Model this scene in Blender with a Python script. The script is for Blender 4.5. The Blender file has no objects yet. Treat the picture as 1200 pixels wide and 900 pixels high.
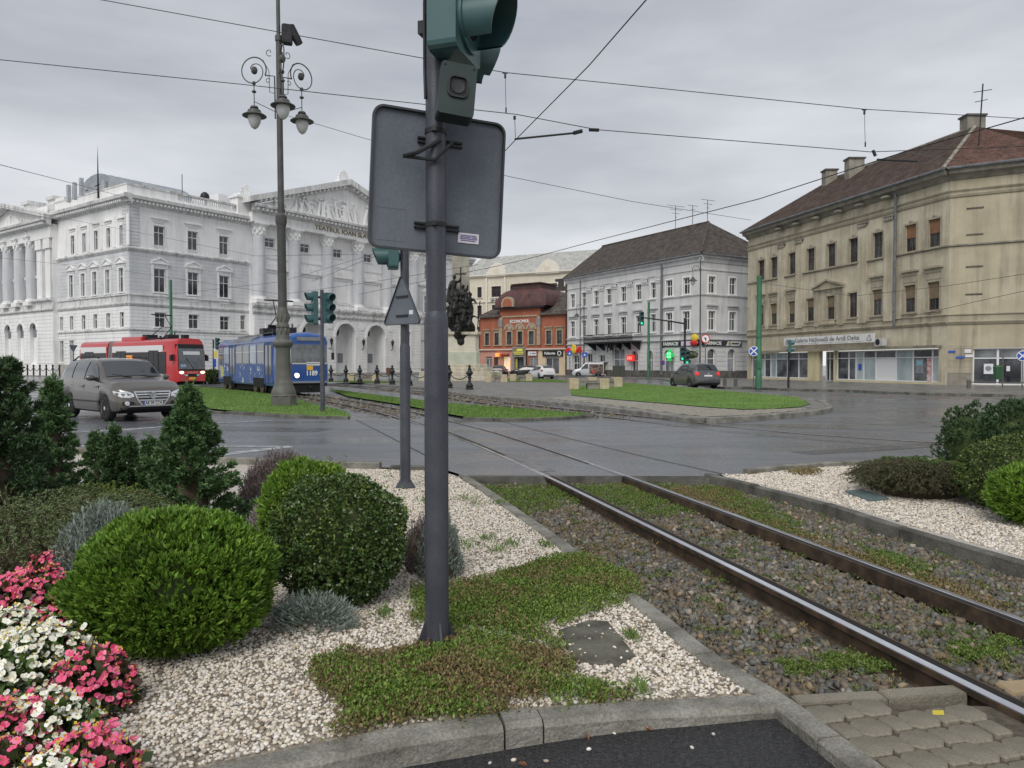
import bpy, math, random
import numpy as np
from mathutils import Vector, Matrix
random.seed(11); rng = np.random.default_rng(11)
C = bpy.context.scene.collection; SC = bpy.context.scene
PI = math.pi; rad = math.radians

# ------------------------------------------------------------ camera, sky, sun, exposure
cd_ = bpy.data.cameras.new('camera'); cam = bpy.data.objects.new('camera', cd_); C.objects.link(cam)
cam.location = (0, 0, 1.5); cam.rotation_euler = (PI/2 - math.atan(22/870), 0, 0)
cd_.sensor_width = 36; cd_.lens = 36*870/1200; cd_.clip_start = 0.05; cd_.clip_end = 3000
SC.camera = cam
SUN_EL, SUN_AZ = rad(46), rad(196)      # azimuth clockwise from +Y
W = bpy.data.worlds.new('World'); SC.world = W; W.use_nodes = True
nt = W.node_tree; nt.nodes.clear(); N = nt.nodes.new; Lk = nt.links.new
wo = N('ShaderNodeOutputWorld'); bg = N('ShaderNodeBackground'); bg.inputs[1].default_value = 0.096
sky = N('ShaderNodeTexSky'); sky.sky_type = 'NISHITA'; sky.sun_disc = False
sky.sun_elevation = SUN_EL; sky.sun_rotation = SUN_AZ; sky.air_density = 1.5; sky.dust_density = 3
tc = N('ShaderNodeTexCoord'); sx = N('ShaderNodeSeparateXYZ'); Lk(tc.outputs['Generated'], sx.inputs[0])
# a closed cloud deck: flat grey stratus, paler towards the horizon
rz = N('ShaderNodeValToRGB'); Lk(sx.outputs[2], rz.inputs[0])
rz.color_ramp.elements[0].position = 0.0; rz.color_ramp.elements[0].color = (0.66, 0.672, 0.69, 1)
rz.color_ramp.elements[1].position = 0.5; rz.color_ramp.elements[1].color = (0.385, 0.40, 0.435, 1)
e = rz.color_ramp.elements.new(0.22); e.color = (0.485, 0.50, 0.53, 1)
mp = N('ShaderNodeMapping'); mp.inputs['Scale'].default_value = (1.2, 1.2, 4.5); Lk(tc.outputs['Generated'], mp.inputs[0])
nz = N('ShaderNodeTexNoise'); nz.inputs['Scale'].default_value = 2.3; nz.inputs['Detail'].default_value = 5; nz.inputs['Roughness'].default_value = .5
Lk(mp.outputs[0], nz.inputs[0])
cr = N('ShaderNodeValToRGB'); Lk(nz.outputs[0], cr.inputs[0])
cr.color_ramp.elements[0].position = .32; cr.color_ramp.elements[0].color = (.78, .79, .815, 1)
cr.color_ramp.elements[1].position = .68; cr.color_ramp.elements[1].color = (1.17, 1.165, 1.15, 1)
mu = N('ShaderNodeMix'); mu.data_type = 'RGBA'; mu.blend_type = 'MULTIPLY'; mu.inputs[0].default_value = 1
Lk(rz.outputs[0], mu.inputs[6]); Lk(cr.outputs[0], mu.inputs[7])
sc_ = N('ShaderNodeVectorMath'); sc_.operation = 'SCALE'; sc_.inputs['Scale'].default_value = 10.0; Lk(mu.outputs[2], sc_.inputs[0])
mx = N('ShaderNodeMix'); mx.data_type = 'RGBA'; mx.inputs[0].default_value = .93
Lk(sky.outputs[0], mx.inputs[6]); Lk(sc_.outputs[0], mx.inputs[7]); Lk(mx.outputs[2], bg.inputs[0]); Lk(bg.outputs[0], wo.inputs[0])
sl = bpy.data.lights.new('sun', 'SUN'); sl.energy = 1.5; sl.angle = rad(40); sl.color = (1, .965, .92)
so = bpy.data.objects.new('sun', sl); C.objects.link(so); so.location = (0, -20, 40)
sd = Vector((math.sin(SUN_AZ)*math.cos(SUN_EL), math.cos(SUN_AZ)*math.cos(SUN_EL), math.sin(SUN_EL)))
so.rotation_euler = sd.to_track_quat('Z', 'Y').to_euler()
vs = SC.view_settings; vs.view_transform = 'Standard'; vs.look = 'None'; vs.exposure = 0.5; vs.gamma = 1; vs.use_curve_mapping = False

# ------------------------------------------------------------ materials
MATS = {}
def M(name, c, c2=None, scale=4.0, rough=.65, metal=0.0, bump=0.0, bscale=30.0, spec=.4, streak=0.0, streakc=(.12, .11, .1),
      lo=.38, hi=.62, island=None, emit=0.0, coat=0.0, rough2=None, stretch=(1, 1, 1), detail=6, fine=0.0, trans=0.0, world=False):
    if name in MATS: return MATS[name]
    m = bpy.data.materials.new(name); m.use_nodes = True; t = m.node_tree; b = t.nodes['Principled BSDF']; N = t.nodes.new; K = t.links.new
    b.inputs['Roughness'].default_value = rough; b.inputs['Metallic'].default_value = metal
    b.inputs['Specular IOR Level'].default_value = spec; b.inputs['Coat Weight'].default_value = coat; b.inputs['Coat Roughness'].default_value = .05
    tc = N('ShaderNodeTexCoord'); mp = N('ShaderNodeMapping'); mp.inputs['Scale'].default_value = stretch; K(N('ShaderNodeNewGeometry').outputs['Position'] if world else tc.outputs['Object'], mp.inputs[0])
    out = None
    def mix(a, bcol, fac, mode='MIX'):
        x = N('ShaderNodeMix'); x.data_type = 'RGBA'; x.blend_type = mode
        for s, v in ((x.inputs[6], a), (x.inputs[7], bcol), (x.inputs[0], fac)):
            if hasattr(v, 'links'): K(v, s)
            elif isinstance(v, (int, float)): s.default_value = v
            else: s.default_value = (*v, 1)
        return x.outputs[2]
    def noise(scale, detail=6, vec=None, rough=.6):
        n = N('ShaderNodeTexNoise'); n.inputs['Scale'].default_value = scale; n.inputs['Detail'].default_value = detail
        n.inputs['Roughness'].default_value = rough; K(vec or mp.outputs[0], n.inputs[0]); return n.outputs[0]
    def ramp(f, a, bb, ca=(0, 0, 0), cb=(1, 1, 1)):
        r = N('ShaderNodeValToRGB'); K(f, r.inputs[0]); r.color_ramp.elements[0].position = a; r.color_ramp.elements[1].position = bb
        r.color_ramp.elements[0].color = (*ca, 1); r.color_ramp.elements[1].color = (*cb, 1); return r.outputs[0]
    if island:
        g = N('ShaderNodeNewGeometry'); r = N('ShaderNodeValToRGB'); K(g.outputs['Random Per Island'], r.inputs[0])
        els = r.color_ramp.elements
        els[0].color = (*island[0], 1); els[0].position = 0; els[1].color = (*island[-1], 1); els[1].position = 1
        for i in range(1, len(island)-1):
            x = els.new(i/(len(island)-1)); x.color = (*island[i], 1)
        out = r.outputs[0]
        if c2: out = mix(out, c2, ramp(noise(scale), lo, hi))
    elif c2: out = ramp(noise(scale, detail), lo, hi, c, c2)
    else: b.inputs['Base Color'].default_value = (*c, 1)
    if fine:
        f = ramp(noise(bscale*1.7, 3), .3, .7, (1-fine,)*3, (1+fine,)*3); out = mix(out if out else c, f, 1.0, 'MULTIPLY')
    if streak:
        m2 = N('ShaderNodeMapping'); m2.inputs['Scale'].default_value = (1.3, 1.3, .09); K(tc.outputs['Object'], m2.inputs[0])
        f = ramp(noise(1.6, 7, m2.outputs[0], .65), .46, .74); f2 = ramp(noise(.35, 5), .3, .62)
        q = N('ShaderNodeMath'); q.operation = 'MULTIPLY'; K(f, q.inputs[0]); K(f2, q.inputs[1])
        q2 = N('ShaderNodeMath'); q2.operation = 'MULTIPLY'; K(q.outputs[0], q2.inputs[0]); q2.inputs[1].default_value = streak
        out = mix(out if out else c, streakc, q2.outputs[0])
    if out: K(out, b.inputs['Base Color'])
    if rough2 is not None:
        r = ramp(noise(scale*.7, 5), .42, .6, (rough,)*3, (rough2,)*3); K(r, b.inputs['Roughness'])
    if bump:
        bp = N('ShaderNodeBump'); bp.inputs['Strength'].default_value = bump; bp.inputs['Distance'].default_value = .02
        K(noise(bscale, 5), bp.inputs['Height']); K(bp.outputs[0], b.inputs['Normal'])
    if emit:
        b.inputs['Emission Strength'].default_value = emit
        if out: K(out, b.inputs['Emission Color'])
        else: b.inputs['Emission Color'].default_value = (*c, 1)
    if trans: b.inputs['Transmission Weight'].default_value = trans
    MATS[name] = m; return m

# ------------------------------------------------------------ mesh builder
class MB:
    def __init__(s): s.v = []; s.f = []
    def add(s, v, f):
        o = len(s.v); s.v += [tuple(p) for p in v]; s.f += [tuple(i+o for i in q) for q in f]; return s
    def box(s, x0, x1, y0, y1, z0, z1, b=0.0):
        if b <= 0:
            return s.add([(x0,y0,z0),(x1,y0,z0),(x1,y1,z0),(x0,y1,z0),(x0,y0,z1),(x1,y0,z1),(x1,y1,z1),(x0,y1,z1)],
                  [(0,3,2,1),(4,5,6,7),(0,1,5,4),(1,2,6,5),(2,3,7,6),(3,0,4,7)])
        return s.prism([(x0+b,y0),(x1-b,y0),(x1,y0+b),(x1,y1-b),(x1-b,y1),(x0+b,y1),(x0,y1-b),(x0,y0+b)], z0, z1, b)
    def prism(s, pts, z0, z1, b=0.0):
        n = len(pts); cx = sum(p[0] for p in pts)/n; cy = sum(p[1] for p in pts)/n
        v = [(x,y,z0) for x,y in pts]+[(x,y,z1-b) for x,y in pts]
        f = [tuple(range(n-1,-1,-1))]+[(i,(i+1)%n,n+(i+1)%n,n+i) for i in range(n)]
        if b > 0:
            for x,y in pts:
                d = math.hypot(x-cx,y-cy) or 1; k = max(0,1-b/d); v.append((cx+(x-cx)*k, cy+(y-cy)*k, z1))
            f += [(n+i,n+(i+1)%n,2*n+(i+1)%n,2*n+i) for i in range(n)]+[tuple(range(2*n,3*n))]
        else: f.append(tuple(range(n,2*n)))
        return s.add(v, f)
    def xz(s, pts, y0, y1):        # polygon in the x-z plane, extruded along y (y0 is the outer face)
        n = len(pts); v = [(x,y0,z) for x,z in pts]+[(x,y1,z) for x,z in pts]
        return s.add(v, [tuple(range(n)), tuple(range(2*n-1,n-1,-1))]+[(i,n+i,n+(i+1)%n,(i+1)%n) for i in range(n)])
    def yz(s, pts, x0, x1):        # profile in the y-z plane, extruded along x
        n = len(pts); v = [(x0,y,z) for y,z in pts]+[(x1,y,z) for y,z in pts]
        return s.add(v, [tuple(range(n-1,-1,-1)), tuple(range(n,2*n))]+[(i,(i+1)%n,n+(i+1)%n,n+i) for i in range(n)])
    def lathe(s, prof, n=12, c=(0,0,0), ax='z'):
        v = []; f = []
        for r, z in prof:
            for k in range(n):
                a = 2*PI*k/n; p = (r*math.cos(a), r*math.sin(a), z)
                if ax == 'y': p = (p[0], z, p[1])
                if ax == 'x': p = (z, p[0], p[1])
                v.append((c[0]+p[0], c[1]+p[1], c[2]+p[2]))
        for i in range(len(prof)-1):
            for k in range(n): f.append((i*n+k, i*n+(k+1)%n, (i+1)*n+(k+1)%n, (i+1)*n+k))
        f.append(tuple(range(n-1,-1,-1))); m = (len(prof)-1)*n; f.append(tuple(range(m, m+n)))
        return s.add(v, f)
    def tube(s, pts, r, n=6, r1=None):
        pts = [Vector(p) for p in pts]; m = len(pts); v = []; f = []; u = None
        for i, p in enumerate(pts):
            d = (pts[min(i+1,m-1)]-pts[max(i-1,0)]).normalized()
            if u is None: u = d.orthogonal().normalized()
            u = (u - d*u.dot(d)); u = u.normalized() if u.length > 1e-6 else d.orthogonal().normalized()
            w = d.cross(u); rr = r if r1 is None else r+(r1-r)*i/(m-1)
            for k in range(n):
                a = 2*PI*k/n; v.append(p+u*(rr*math.cos(a))+w*(rr*math.sin(a)))
        for i in range(m-1):
            for k in range(n): f.append((i*n+k, i*n+(k+1)%n, (i+1)*n+(k+1)%n, (i+1)*n+k))
        f.append(tuple(range(n-1,-1,-1))); f.append(tuple(range((m-1)*n, m*n)))
        return s.add(v, f)
    def ell(s, c, r, nu=12, nv=8):
        v = [(c[0],c[1],c[2]-r[2])]; f = []
        for i in range(1,nv):
            t = PI*i/nv
            for k in range(nu):
                a = 2*PI*k/nu; v.append((c[0]+r[0]*math.sin(t)*math.cos(a), c[1]+r[1]*math.sin(t)*math.sin(a), c[2]-r[2]*math.cos(t)))
        v.append((c[0],c[1],c[2]+r[2])); e = len(v)-1
        for k in range(nu):
            f.append((0,1+(k+1)%nu,1+k)); b = 1+(nv-2)*nu; f.append((e,b+k,b+(k+1)%nu))
        for i in range(nv-2):
            for k in range(nu): f.append((1+i*nu+k,1+i*nu+(k+1)%nu,1+(i+1)*nu+(k+1)%nu,1+(i+1)*nu+k))
        return s.add(v, f)
    def poly(s, pts, z=0.0): return s.add([(p[0],p[1],p[2] if len(p)>2 else z) for p in pts], [tuple(range(len(pts)))])
    def mesh(s, name, smooth=False, sharp=40):
        me = bpy.data.meshes.new(name); me.from_pydata(s.v, [], s.f); me.update()
        if smooth:
            me.polygons.foreach_set('use_smooth', [True]*len(me.polygons)); me.set_sharp_from_angle(angle=rad(sharp))
        return me
    def build(s, name, m, parent=None, loc=(0,0,0), rot=(0,0,0), smooth=False, sharp=40):
        return obj(name, s.mesh(name, smooth, sharp), m, parent, loc, rot)
def obj(name, me, m, parent=None, loc=(0,0,0), rot=(0,0,0)):
    o = bpy.data.objects.new(name, me); C.objects.link(o)
    if m is not None and not me.materials: me.materials.append(m)
    if parent is not None: o.parent = parent
    o.location = loc; o.rotation_euler = rot if isinstance(rot, (tuple, list)) else (0,0,rot)
    return o
def tag(o, label=None, cat=None, group=None, kind=None):
    if label: o['label'] = label
    if cat: o['category'] = cat
    if group: o['group'] = group
    if kind: o['kind'] = kind
    return o
def thing(name, label, cat, loc=(0,0,0), rotz=0.0, group=None, kind=None):
    o = bpy.data.objects.new(name, None); C.objects.link(o); o.location = loc; o.rotation_euler = (0,0,rotz); o.empty_display_size = .2
    return tag(o, label, cat, group, kind)
KIDS = lambda o: [c for c in o.children]
def dup(o, parent=None, loc=None, rotz=None, label=None):
    c = o.copy(); C.objects.link(c); c.parent = parent
    if loc is not None: c.location = loc
    if rotz is not None: c.rotation_euler = (0,0,rotz)
    if label: c['label'] = label
    for k in KIDS(o): dup(k, c)
    return c
def text(name, s, size, m, parent, loc, rot=(PI/2,0,0), depth=.01, align='CENTER', sx=1.0, bold=0.0):
    cu = bpy.data.curves.new(name, 'FONT'); cu.body = s; cu.size = size; cu.extrude = depth; cu.align_x = align; cu.align_y = 'CENTER'; cu.offset = bold
    o = bpy.data.objects.new(name, cu); C.objects.link(o); cu.materials.append(m)
    dg = bpy.context.evaluated_depsgraph_get(); me = bpy.data.meshes.new_from_object(o.evaluated_get(dg)); bpy.data.objects.remove(o); bpy.data.curves.remove(cu)
    me.name = name; o = obj(name, me, m, parent, loc, rot); o.scale = (sx,1,1); return o
def npmesh(name, V, F, m, parent=None, smooth=False, loc=(0,0,0)):
    me = bpy.data.meshes.new(name); n = len(V); k = F.shape[1]; nf = len(F)
    me.vertices.add(n); me.vertices.foreach_set('co', np.ascontiguousarray(V, dtype=np.float32).ravel())
    me.loops.add(nf*k); me.loops.foreach_set('vertex_index', np.ascontiguousarray(F, dtype=np.int32).ravel())
    me.polygons.add(nf); me.polygons.foreach_set('loop_start', np.arange(0, nf*k, k, dtype=np.int32))
    if smooth: me.polygons.foreach_set('use_smooth', np.ones(nf, dtype=bool))
    me.update(calc_edges=True); return obj(name, me, m, parent, loc)
def unit(a): return a/np.maximum(np.linalg.norm(a, axis=-1, keepdims=True), 1e-9)
def leaf_quads(P, D, L, Wd, up=None):      # one diamond-shaped leaf per point
    n = len(P); R = rng.normal(size=(n,3)) if up is None else up+rng.normal(size=(n,3))*.35
    S = unit(np.cross(D, R)); L = np.broadcast_to(L, (n,))[:,None]; Wd = np.broadcast_to(Wd, (n,))[:,None]
    Q = np.cross(D, S)*L*.12
    V = np.stack([P, P+D*L*.55+S*Wd*.5+Q, P+D*L, P+D*L*.55-S*Wd*.5+Q], 1).reshape(-1,3)
    return V, np.arange(4*n).reshape(n,4)
def inpoly(P, poly):
    x, y = P[:,0], P[:,1]; r = np.zeros(len(P), bool); n = len(poly)
    for i in range(n):
        x0, y0 = poly[i][:2]; x1, y1 = poly[(i+1)%n][:2]
        c = ((y0 > y) != (y1 > y)) & (x < (x1-x0)*(y-y0)/((y1-y0) or 1e-9)+x0); r ^= c
    return r
def scatter(poly, n):
    p = np.array([q[:2] for q in poly]); lo, hi = p.min(0), p.max(0)
    out = []; tot = 0
    while tot < n:
        q = rng.uniform(lo, hi, size=(n,2)); q = q[inpoly(q, poly)]; out.append(q); tot += len(q)
        if len(q) == 0: break
    return np.concatenate(out)[:n]
ICO = None
def pebbles(name, pts, z, r0, r1, m, flat=.6, sink=.3, ang=False, zfun=None):
    t = (1+5**.5)/2
    V0 = unit(np.array([(-1,t,0),(1,t,0),(-1,-t,0),(1,-t,0),(0,-1,t),(0,1,t),(0,-1,-t),(0,1,-t),(t,0,-1),(t,0,1),(-t,0,-1),(-t,0,1)], float))
    F0 = np.array([(0,11,5),(0,5,1),(0,1,7),(0,7,10),(0,10,11),(1,5,9),(5,11,4),(11,10,2),(10,7,6),(7,1,8),(3,9,4),(3,4,2),(3,2,6),(3,6,8),(3,8,9),(4,9,5),(2,4,11),(6,2,10),(8,6,7),(9,8,1)])
    if ang:
        V0 = np.array([(x,y,z) for z in (-.8,.8) for x,y in ((-.8,-.8),(.8,-.8),(.8,.8),(-.8,.8))]); F0 = np.array([(0,2,1),(0,3,2),(4,5,6),(4,6,7),(0,1,5),(0,5,4),(1,2,6),(1,6,5),(2,3,7),(2,7,6),(3,0,4),(3,4,7)])
    n = len(pts); nv = len(V0); r = r0+(r1-r0)*rng.random(n)**1.6
    Sx = rng.uniform(.75,1.3,(n,1,3)); Sx[:,:,2] *= flat
    V = V0[None]*Sx
    if ang: V = V+rng.normal(0,.27,(n,nv,3))
    a = rng.uniform(0,2*PI,n); b = rng.normal(0,.9 if ang else .35,n)
    ca, sa, cb, sb = np.cos(a), np.sin(a), np.cos(b), np.sin(b)
    R = np.zeros((n,3,3)); R[:,0,0]=ca; R[:,0,1]=-sa; R[:,1,0]=sa; R[:,1,1]=ca; R[:,2,2]=1
    Q = np.zeros((n,3,3)); Q[:,0,0]=1; Q[:,1,1]=cb; Q[:,1,2]=-sb; Q[:,2,1]=sb; Q[:,2,2]=cb
    V = np.einsum('nij,nvj->nvi', R@Q, V)*r[:,None,None]
    zz = np.full(n, z) if zfun is None else zfun(pts)
    V += np.stack([pts[:,0], pts[:,1], zz+r*flat*(1-sink)*rng.uniform(.3,1.2,n)], 1)[:,None]
    F = (F0[None]+(np.arange(n)*nv)[:,None,None]).reshape(-1,3)
    return npmesh(name, V.reshape(-1,3), F, m, smooth=not ang)
def smooth_path(P, step):
    P = [Vector(p) for p in P]; out = []
    for i in range(len(P)-1):
        a = P[max(i-1,0)]; b = P[i]; c = P[i+1]; d = P[min(i+2,len(P)-1)]; n = max(1, int((c-b).length/step))
        for k in range(n):
            t = k/n; out.append(.5*((2*b)+(c-a)*t+(2*a-5*b+4*c-d)*t*t+(3*b-a-3*c+d)*t**3))
    out.append(P[-1]); return out
def sweep(path, prof, closed=True):
    """sweep a (lateral, z) profile along a path of 3-D points; lateral is to the right of travel"""
    mb = MB(); n = len(prof); v = []; f = []
    for i, p in enumerate(path):
        d = path[min(i+1,len(path)-1)]-path[max(i-1,0)]; d.z = 0; d.normalize(); r = Vector((d.y,-d.x,0))
        for (a, z) in prof: v.append((p.x+r.x*a, p.y+r.y*a, p.z+z))
    m = n if closed else n-1
    for i in range(len(path)-1):
        for k in range(m): f.append((i*n+k, i*n+(k+1)%n, (i+1)*n+(k+1)%n, (i+1)*n+k))
    if closed: f.append(tuple(range(n-1,-1,-1))); e = (len(path)-1)*n; f.append(tuple(range(e,e+n)))
    return mb.add(v, f)
# ------------------------------------------------------------ ground, road, tracks
asphalt = M('wet_asphalt', (.092,.098,.108), (.15,.157,.168), .9, rough=.38, rough2=.11, bump=.22, bscale=60, spec=.6, fine=.4, lo=.35, hi=.68, stretch=(.28,1,1), detail=9)  # stretched bands in colour and roughness imitate reflections on the wet surface
asphalt_new = M('path_asphalt', (.022,.022,.024), (.05,.05,.052), 60, rough=.55, bump=1.0, bscale=70, fine=.75)
concrete = M('kerb_concrete', (.13,.125,.10), (.28,.27,.235), 3.2, rough=.8, bump=.6, bscale=45, fine=.3, detail=9)
concrete_d = M('damp_kerb_concrete', (.06,.059,.05), (.165,.16,.138), 2.8, rough=.75, bump=.5, bscale=45, fine=.25)
gravel_base = M('gravel_bed_fines', (.16,.13,.10), (.42,.37,.30), 38, rough=.85, bump=.8, bscale=60)
gravel_far = M('white_gravel', (.34,.30,.25), (.66,.62,.56), 55, rough=.8, bump=.9, bscale=70)
pebble_m = M('white_pebbles', (1,1,1), rough=.6, island=[(.78,.72,.62),(.62,.54,.42),(.81,.77,.69),(.46,.38,.28),(.75,.70,.61),(.70,.62,.51),(.80,.77,.72),(.12,.10,.08),(.66,.58,.46),(.78,.74,.67),(.33,.26,.18),(.81,.79,.75)])
ballast_b = M('ballast_bed', (.05,.045,.035), (.15,.13,.10), 26, rough=.85, bump=1, bscale=40)
ballast_m = M('ballast_stones', (1,1,1), rough=.62, island=[(.13,.132,.122),(.085,.085,.078),(.165,.135,.09),(.19,.15,.10),(.115,.122,.125),(.22,.19,.14),(.15,.11,.07),(.07,.068,.06),(.165,.172,.165),(.28,.26,.21)], c2=(.135,.092,.052), scale=1.6, lo=.5, hi=.8)
ballast_far = M('brown_ballast', (.10,.07,.045), (.20,.155,.11), 14, rough=.85, bump=1, bscale=14)
lawn_m = M('lawn_turf', (.075,.15,.022), (.15,.26,.042), .7, rough=.9, bump=1.0, bscale=38, fine=.35, lo=.3, hi=.7, detail=10)
blade_m = M('grass_blades', (1,1,1), rough=.7, island=[(.06,.14,.02),(.10,.21,.03),(.16,.25,.055),(.085,.18,.03),(.20,.22,.08)])
moss_m = M('sedum_leaves', (1,1,1), rough=.6, island=[(.09,.16,.025),(.13,.21,.035),(.06,.11,.02),(.18,.22,.05),(.10,.16,.03)])
sed_m = M('sedum_tips', (1,1,1), rough=.6, island=[(.11,.19,.025),(.16,.26,.04),(.07,.13,.02),(.22,.29,.06),(.13,.21,.03),(.05,.09,.018)])
moss_b = M('browned_sedum_leaves', (1,1,1), rough=.7, island=[(.20,.14,.06),(.26,.18,.085),(.10,.13,.03),(.32,.24,.13),(.13,.08,.045),(.13,.16,.04)])
rail_m = M('rail_iron', (.055,.04,.03), (.13,.09,.06), 7, rough=.6, metal=.4, bump=.2)
steel_m = M('polished_rail', (.80,.81,.84), (.62,.62,.65), 3, rough=.14, metal=1.0)
groove_m = M('rail_groove', (.012,.011,.01), rough=.8)
paint_m = M('road_paint', (.42,.43,.44), (.20,.205,.21), 5, rough=.6, lo=.4, hi=.6)
pink_m = M('red_lane_paint', (.30,.15,.14), (.16,.10,.10), 5, rough=.6)
paver_m = M('plaza_paving', (.13,.127,.115), (.20,.195,.175), 1.5, rough=.6, rough2=.4, bump=.4, bscale=12, fine=.2)
pavement_m = M('wet_pavement', (.13,.128,.12), (.20,.195,.185), .8, rough=.5, rough2=.25, bump=.3, bscale=25, fine=.2)
soil_m = M('soil', (.05,.037,.026), (.085,.065,.045), 12, rough=.95, bump=.8)

def sheet(name, pts, z, m, kind='structure', label=None):
    o = MB().poly(pts, z).build(name, m); o['kind'] = kind
    if label: o['label'] = label
    return o
MB().poly([(-1500,-200),(1500,-200),(1500,2500),(-1500,2500)], -.45).build('ground', soil_m)['kind'] = 'structure'
sheet('road', [(-900,-50),(-60,-50),(-30,22),(-14,16),(-9,13.5),(-5.5,11.8),(-2.77,10.98),(-1.0,10.72),(-.66,10.06),(2.89,10.0),(3.19,10.26),(4.41,10.96),(5.87,11.34),(8.04,11.64),(14,12.1),(40,13),(80,13),(900,13),(900,1800),(-900,1800)], 0, asphalt)
EDGE = [(1.8,1.0),(1.375,2.77),(1.255,3.27),(1.06,3.79),(.86,4.65),(.39,6.5),(.17,7.29),(-.18,8.57),(-.61,10.05)]
KR = [(2.72,10.15),(3.39,8.16),(3.63,6.87),(3.91,5.67),(4.25,4.3),(4.6,2.6),(4.8,.8)]
FK = [(-3.2,1.75),(-2.2,2.22),(-1.3,2.68),(-.83,2.9),(-.42,3.08),(.1,3.22),(.47,3.29),(.8,3.32),(1.15,3.36)]
bedL = [(-.75,10.05)]+[(x-.1,y) for x,y in EDGE[::-1]][1:-2]+FK[::-1]+[(-9,1.2),(-16,4),(-14,16),(-9,13.5),(-5.5,11.8),(-2.77,10.94),(-1.05,10.68)]
sheet('gravel_bed', bedL, -.012, gravel_base)
sheet('gravel_bed', [(-1.5,2.6),(-2.4,2.9),(-2.6,4.5),(-2.4,7),(-2.6,9.6),(-2.77,10.94),(-5.5,11.8),(-9,13.5),(-14,16),(-16,4),(-9,1.2),(-2.3,2.2)], -.006, gravel_far)
bedR = [(x+.03,y) for x,y in KR]+[(14,.8),(22,4),(22,12.3),(14,12.0),(8.04,11.55),(5.87,11.25),(4.41,10.88),(3.25,10.2)]
sheet('gravel_bed', bedR, 0.0, gravel_far)
sheet('track_bed', [(1.2,3.32),(.9,4.6),(.3,6.5),(-.25,8.57),(-.72,10.06),(2.9,10.06),(3.45,8.16),(3.7,6.87),(4.0,5.67),(4.3,4.3),(4.6,3.0),(2.2,3.3)], -.128, ballast_b)
def pathz(x): return -.10+.055*min(1,max(0,(x+.2)/1.3))
pa = MB()
xs = [-8,-4,-2,-1,-.2,.3,.7,1.05,1.3]
for i in range(len(xs)-1):
    pa.add([(xs[i],-3,pathz(xs[i])),(xs[i+1],-3,pathz(xs[i+1])),(xs[i+1],3.42,pathz(xs[i+1])),(xs[i],3.42,pathz(xs[i]))],[(0,1,2,3)])
pa.build('asphalt_path', asphalt_new)['kind'] = 'structure'

def kerb(name, path, w, z0, z1, L, m, step=.08, bev=.012, jit=.004):
    root = thing(name, None, None, kind='structure')
    P = smooth_path([(x,y,0) for x,y in path], step); acc = [P[0]]; d = 0; k = 0; LL = L*rng.uniform(.85,1.15) if not isinstance(L,list) else L[0]
    for i in range(1, len(P)):
        d += (P[i]-P[i-1]).length; acc.append(P[i])
        if d >= LL or i == len(P)-1:
            if len(acc) >= 2 and d > .05:
                g = .006; a = acc[0]+(acc[1]-acc[0]).normalized()*g; b = acc[-1]+(acc[-2]-acc[-1]).normalized()*g
                q = [a]+acc[1:-1]+[b]; t = z1+rng.normal(0,jit)
                if len(q) > 6: q = q[::max(1,len(q)//6)]+[q[-1]] if q[::max(1,len(q)//6)][-1] != q[-1] else q[::max(1,len(q)//6)]
                sweep(q, [(0,z0),(w,z0),(w,t-bev),(w-bev,t),(bev,t),(0,t-bev)][::-1]).build('kerb_stone', m, root)
            acc = [P[i]]; d = 0; k += 1
            LL = L*rng.uniform(.85,1.15) if not isinstance(L,list) else L[min(k,len(L)-1)]
    return root
kerb('edging_kerb', [(x-.12,y) for x,y in EDGE], .12, -.25, .012, .95, concrete)
kerb('bed_kerb', KR, .1, -.25, .02, 1.15, concrete_d)
kerb('bed_kerb', [(3.19,10.22),(4.41,10.92),(5.87,11.3),(8.04,11.6),(14,12.05),(22,12.4)], .1, -.2, .07, 1.0, concrete)
kerb('front_kerb', FK, .15, -.2, .008, [.95,.9,1.42,.09,2], concrete, bev=.022)
kerb('back_kerb', [(-14,16.05),(-9,13.55),(-5.5,11.85),(-2.77,11.0),(-1.9,10.83)], .12, -.2, .09, 1.0, concrete)
kerb('back_kerb', [(-1.75,10.78),(-1.0,10.66)], .1, -.2, .05, .7, concrete_d)
# slab edge between the track bed and the road
MB().box(-.62,2.75,9.99,10.07,-.2,-.004).build('road_edge_strip', concrete_d)['kind'] = 'structure'

# ---- rails
L1 = [(3.05,0,0),(2.55,2.0,0),(2.18,3.31,0),(1.86,4.58,0),(1.07,7.69,0),(.38,10.35,0),(-.5,13.35,.006),(-1.41,16.29,.006),(-2.2,18.35,.006),(-3.0,20.37,.02),(-3.9,22.4,.05),(-5.93,26.83,.05),(-9.79,34.33,.05),(-14.1,40.9,.05),(-18.0,46.2,.05),(-22.8,51.0,.05),(-32.4,57.5,.05),(-45,64,.05),(-70,75,.05)]
R2 = [(-38.5,77,.05),(-23,67,.05),(-13,55.5,.05),(-7.1,45.4,.05),(-3.1,37.1,.05),(-1.49,32.35,.05),(1.09,26.27,.05),(3.1,22.6,.04),(4.16,20.75,.02),(5.25,18.2,.006),(6.6,15.9,.006),(8.7,14.1,.006),(12,13.1,.006),(22,12.9,.006)][::-1]
HEAD = [(-.035,0),(.035,0),(.035,-.03),(.012,-.045),(.012,-.12),(.07,-.135),(.07,-.16),(-.07,-.16),(-.07,-.135),(-.012,-.12),(-.012,-.045),(-.035,-.03)]
def offs(path, a):
    out = []
    for i, p in enumerate(path):
        d = path[min(i+1,len(path)-1)]-path[max(i-1,0)]; d.z = 0; d.normalize(); out.append(Vector((p.x+d.y*a, p.y-d.x*a, p.z)))
    return out
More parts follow.
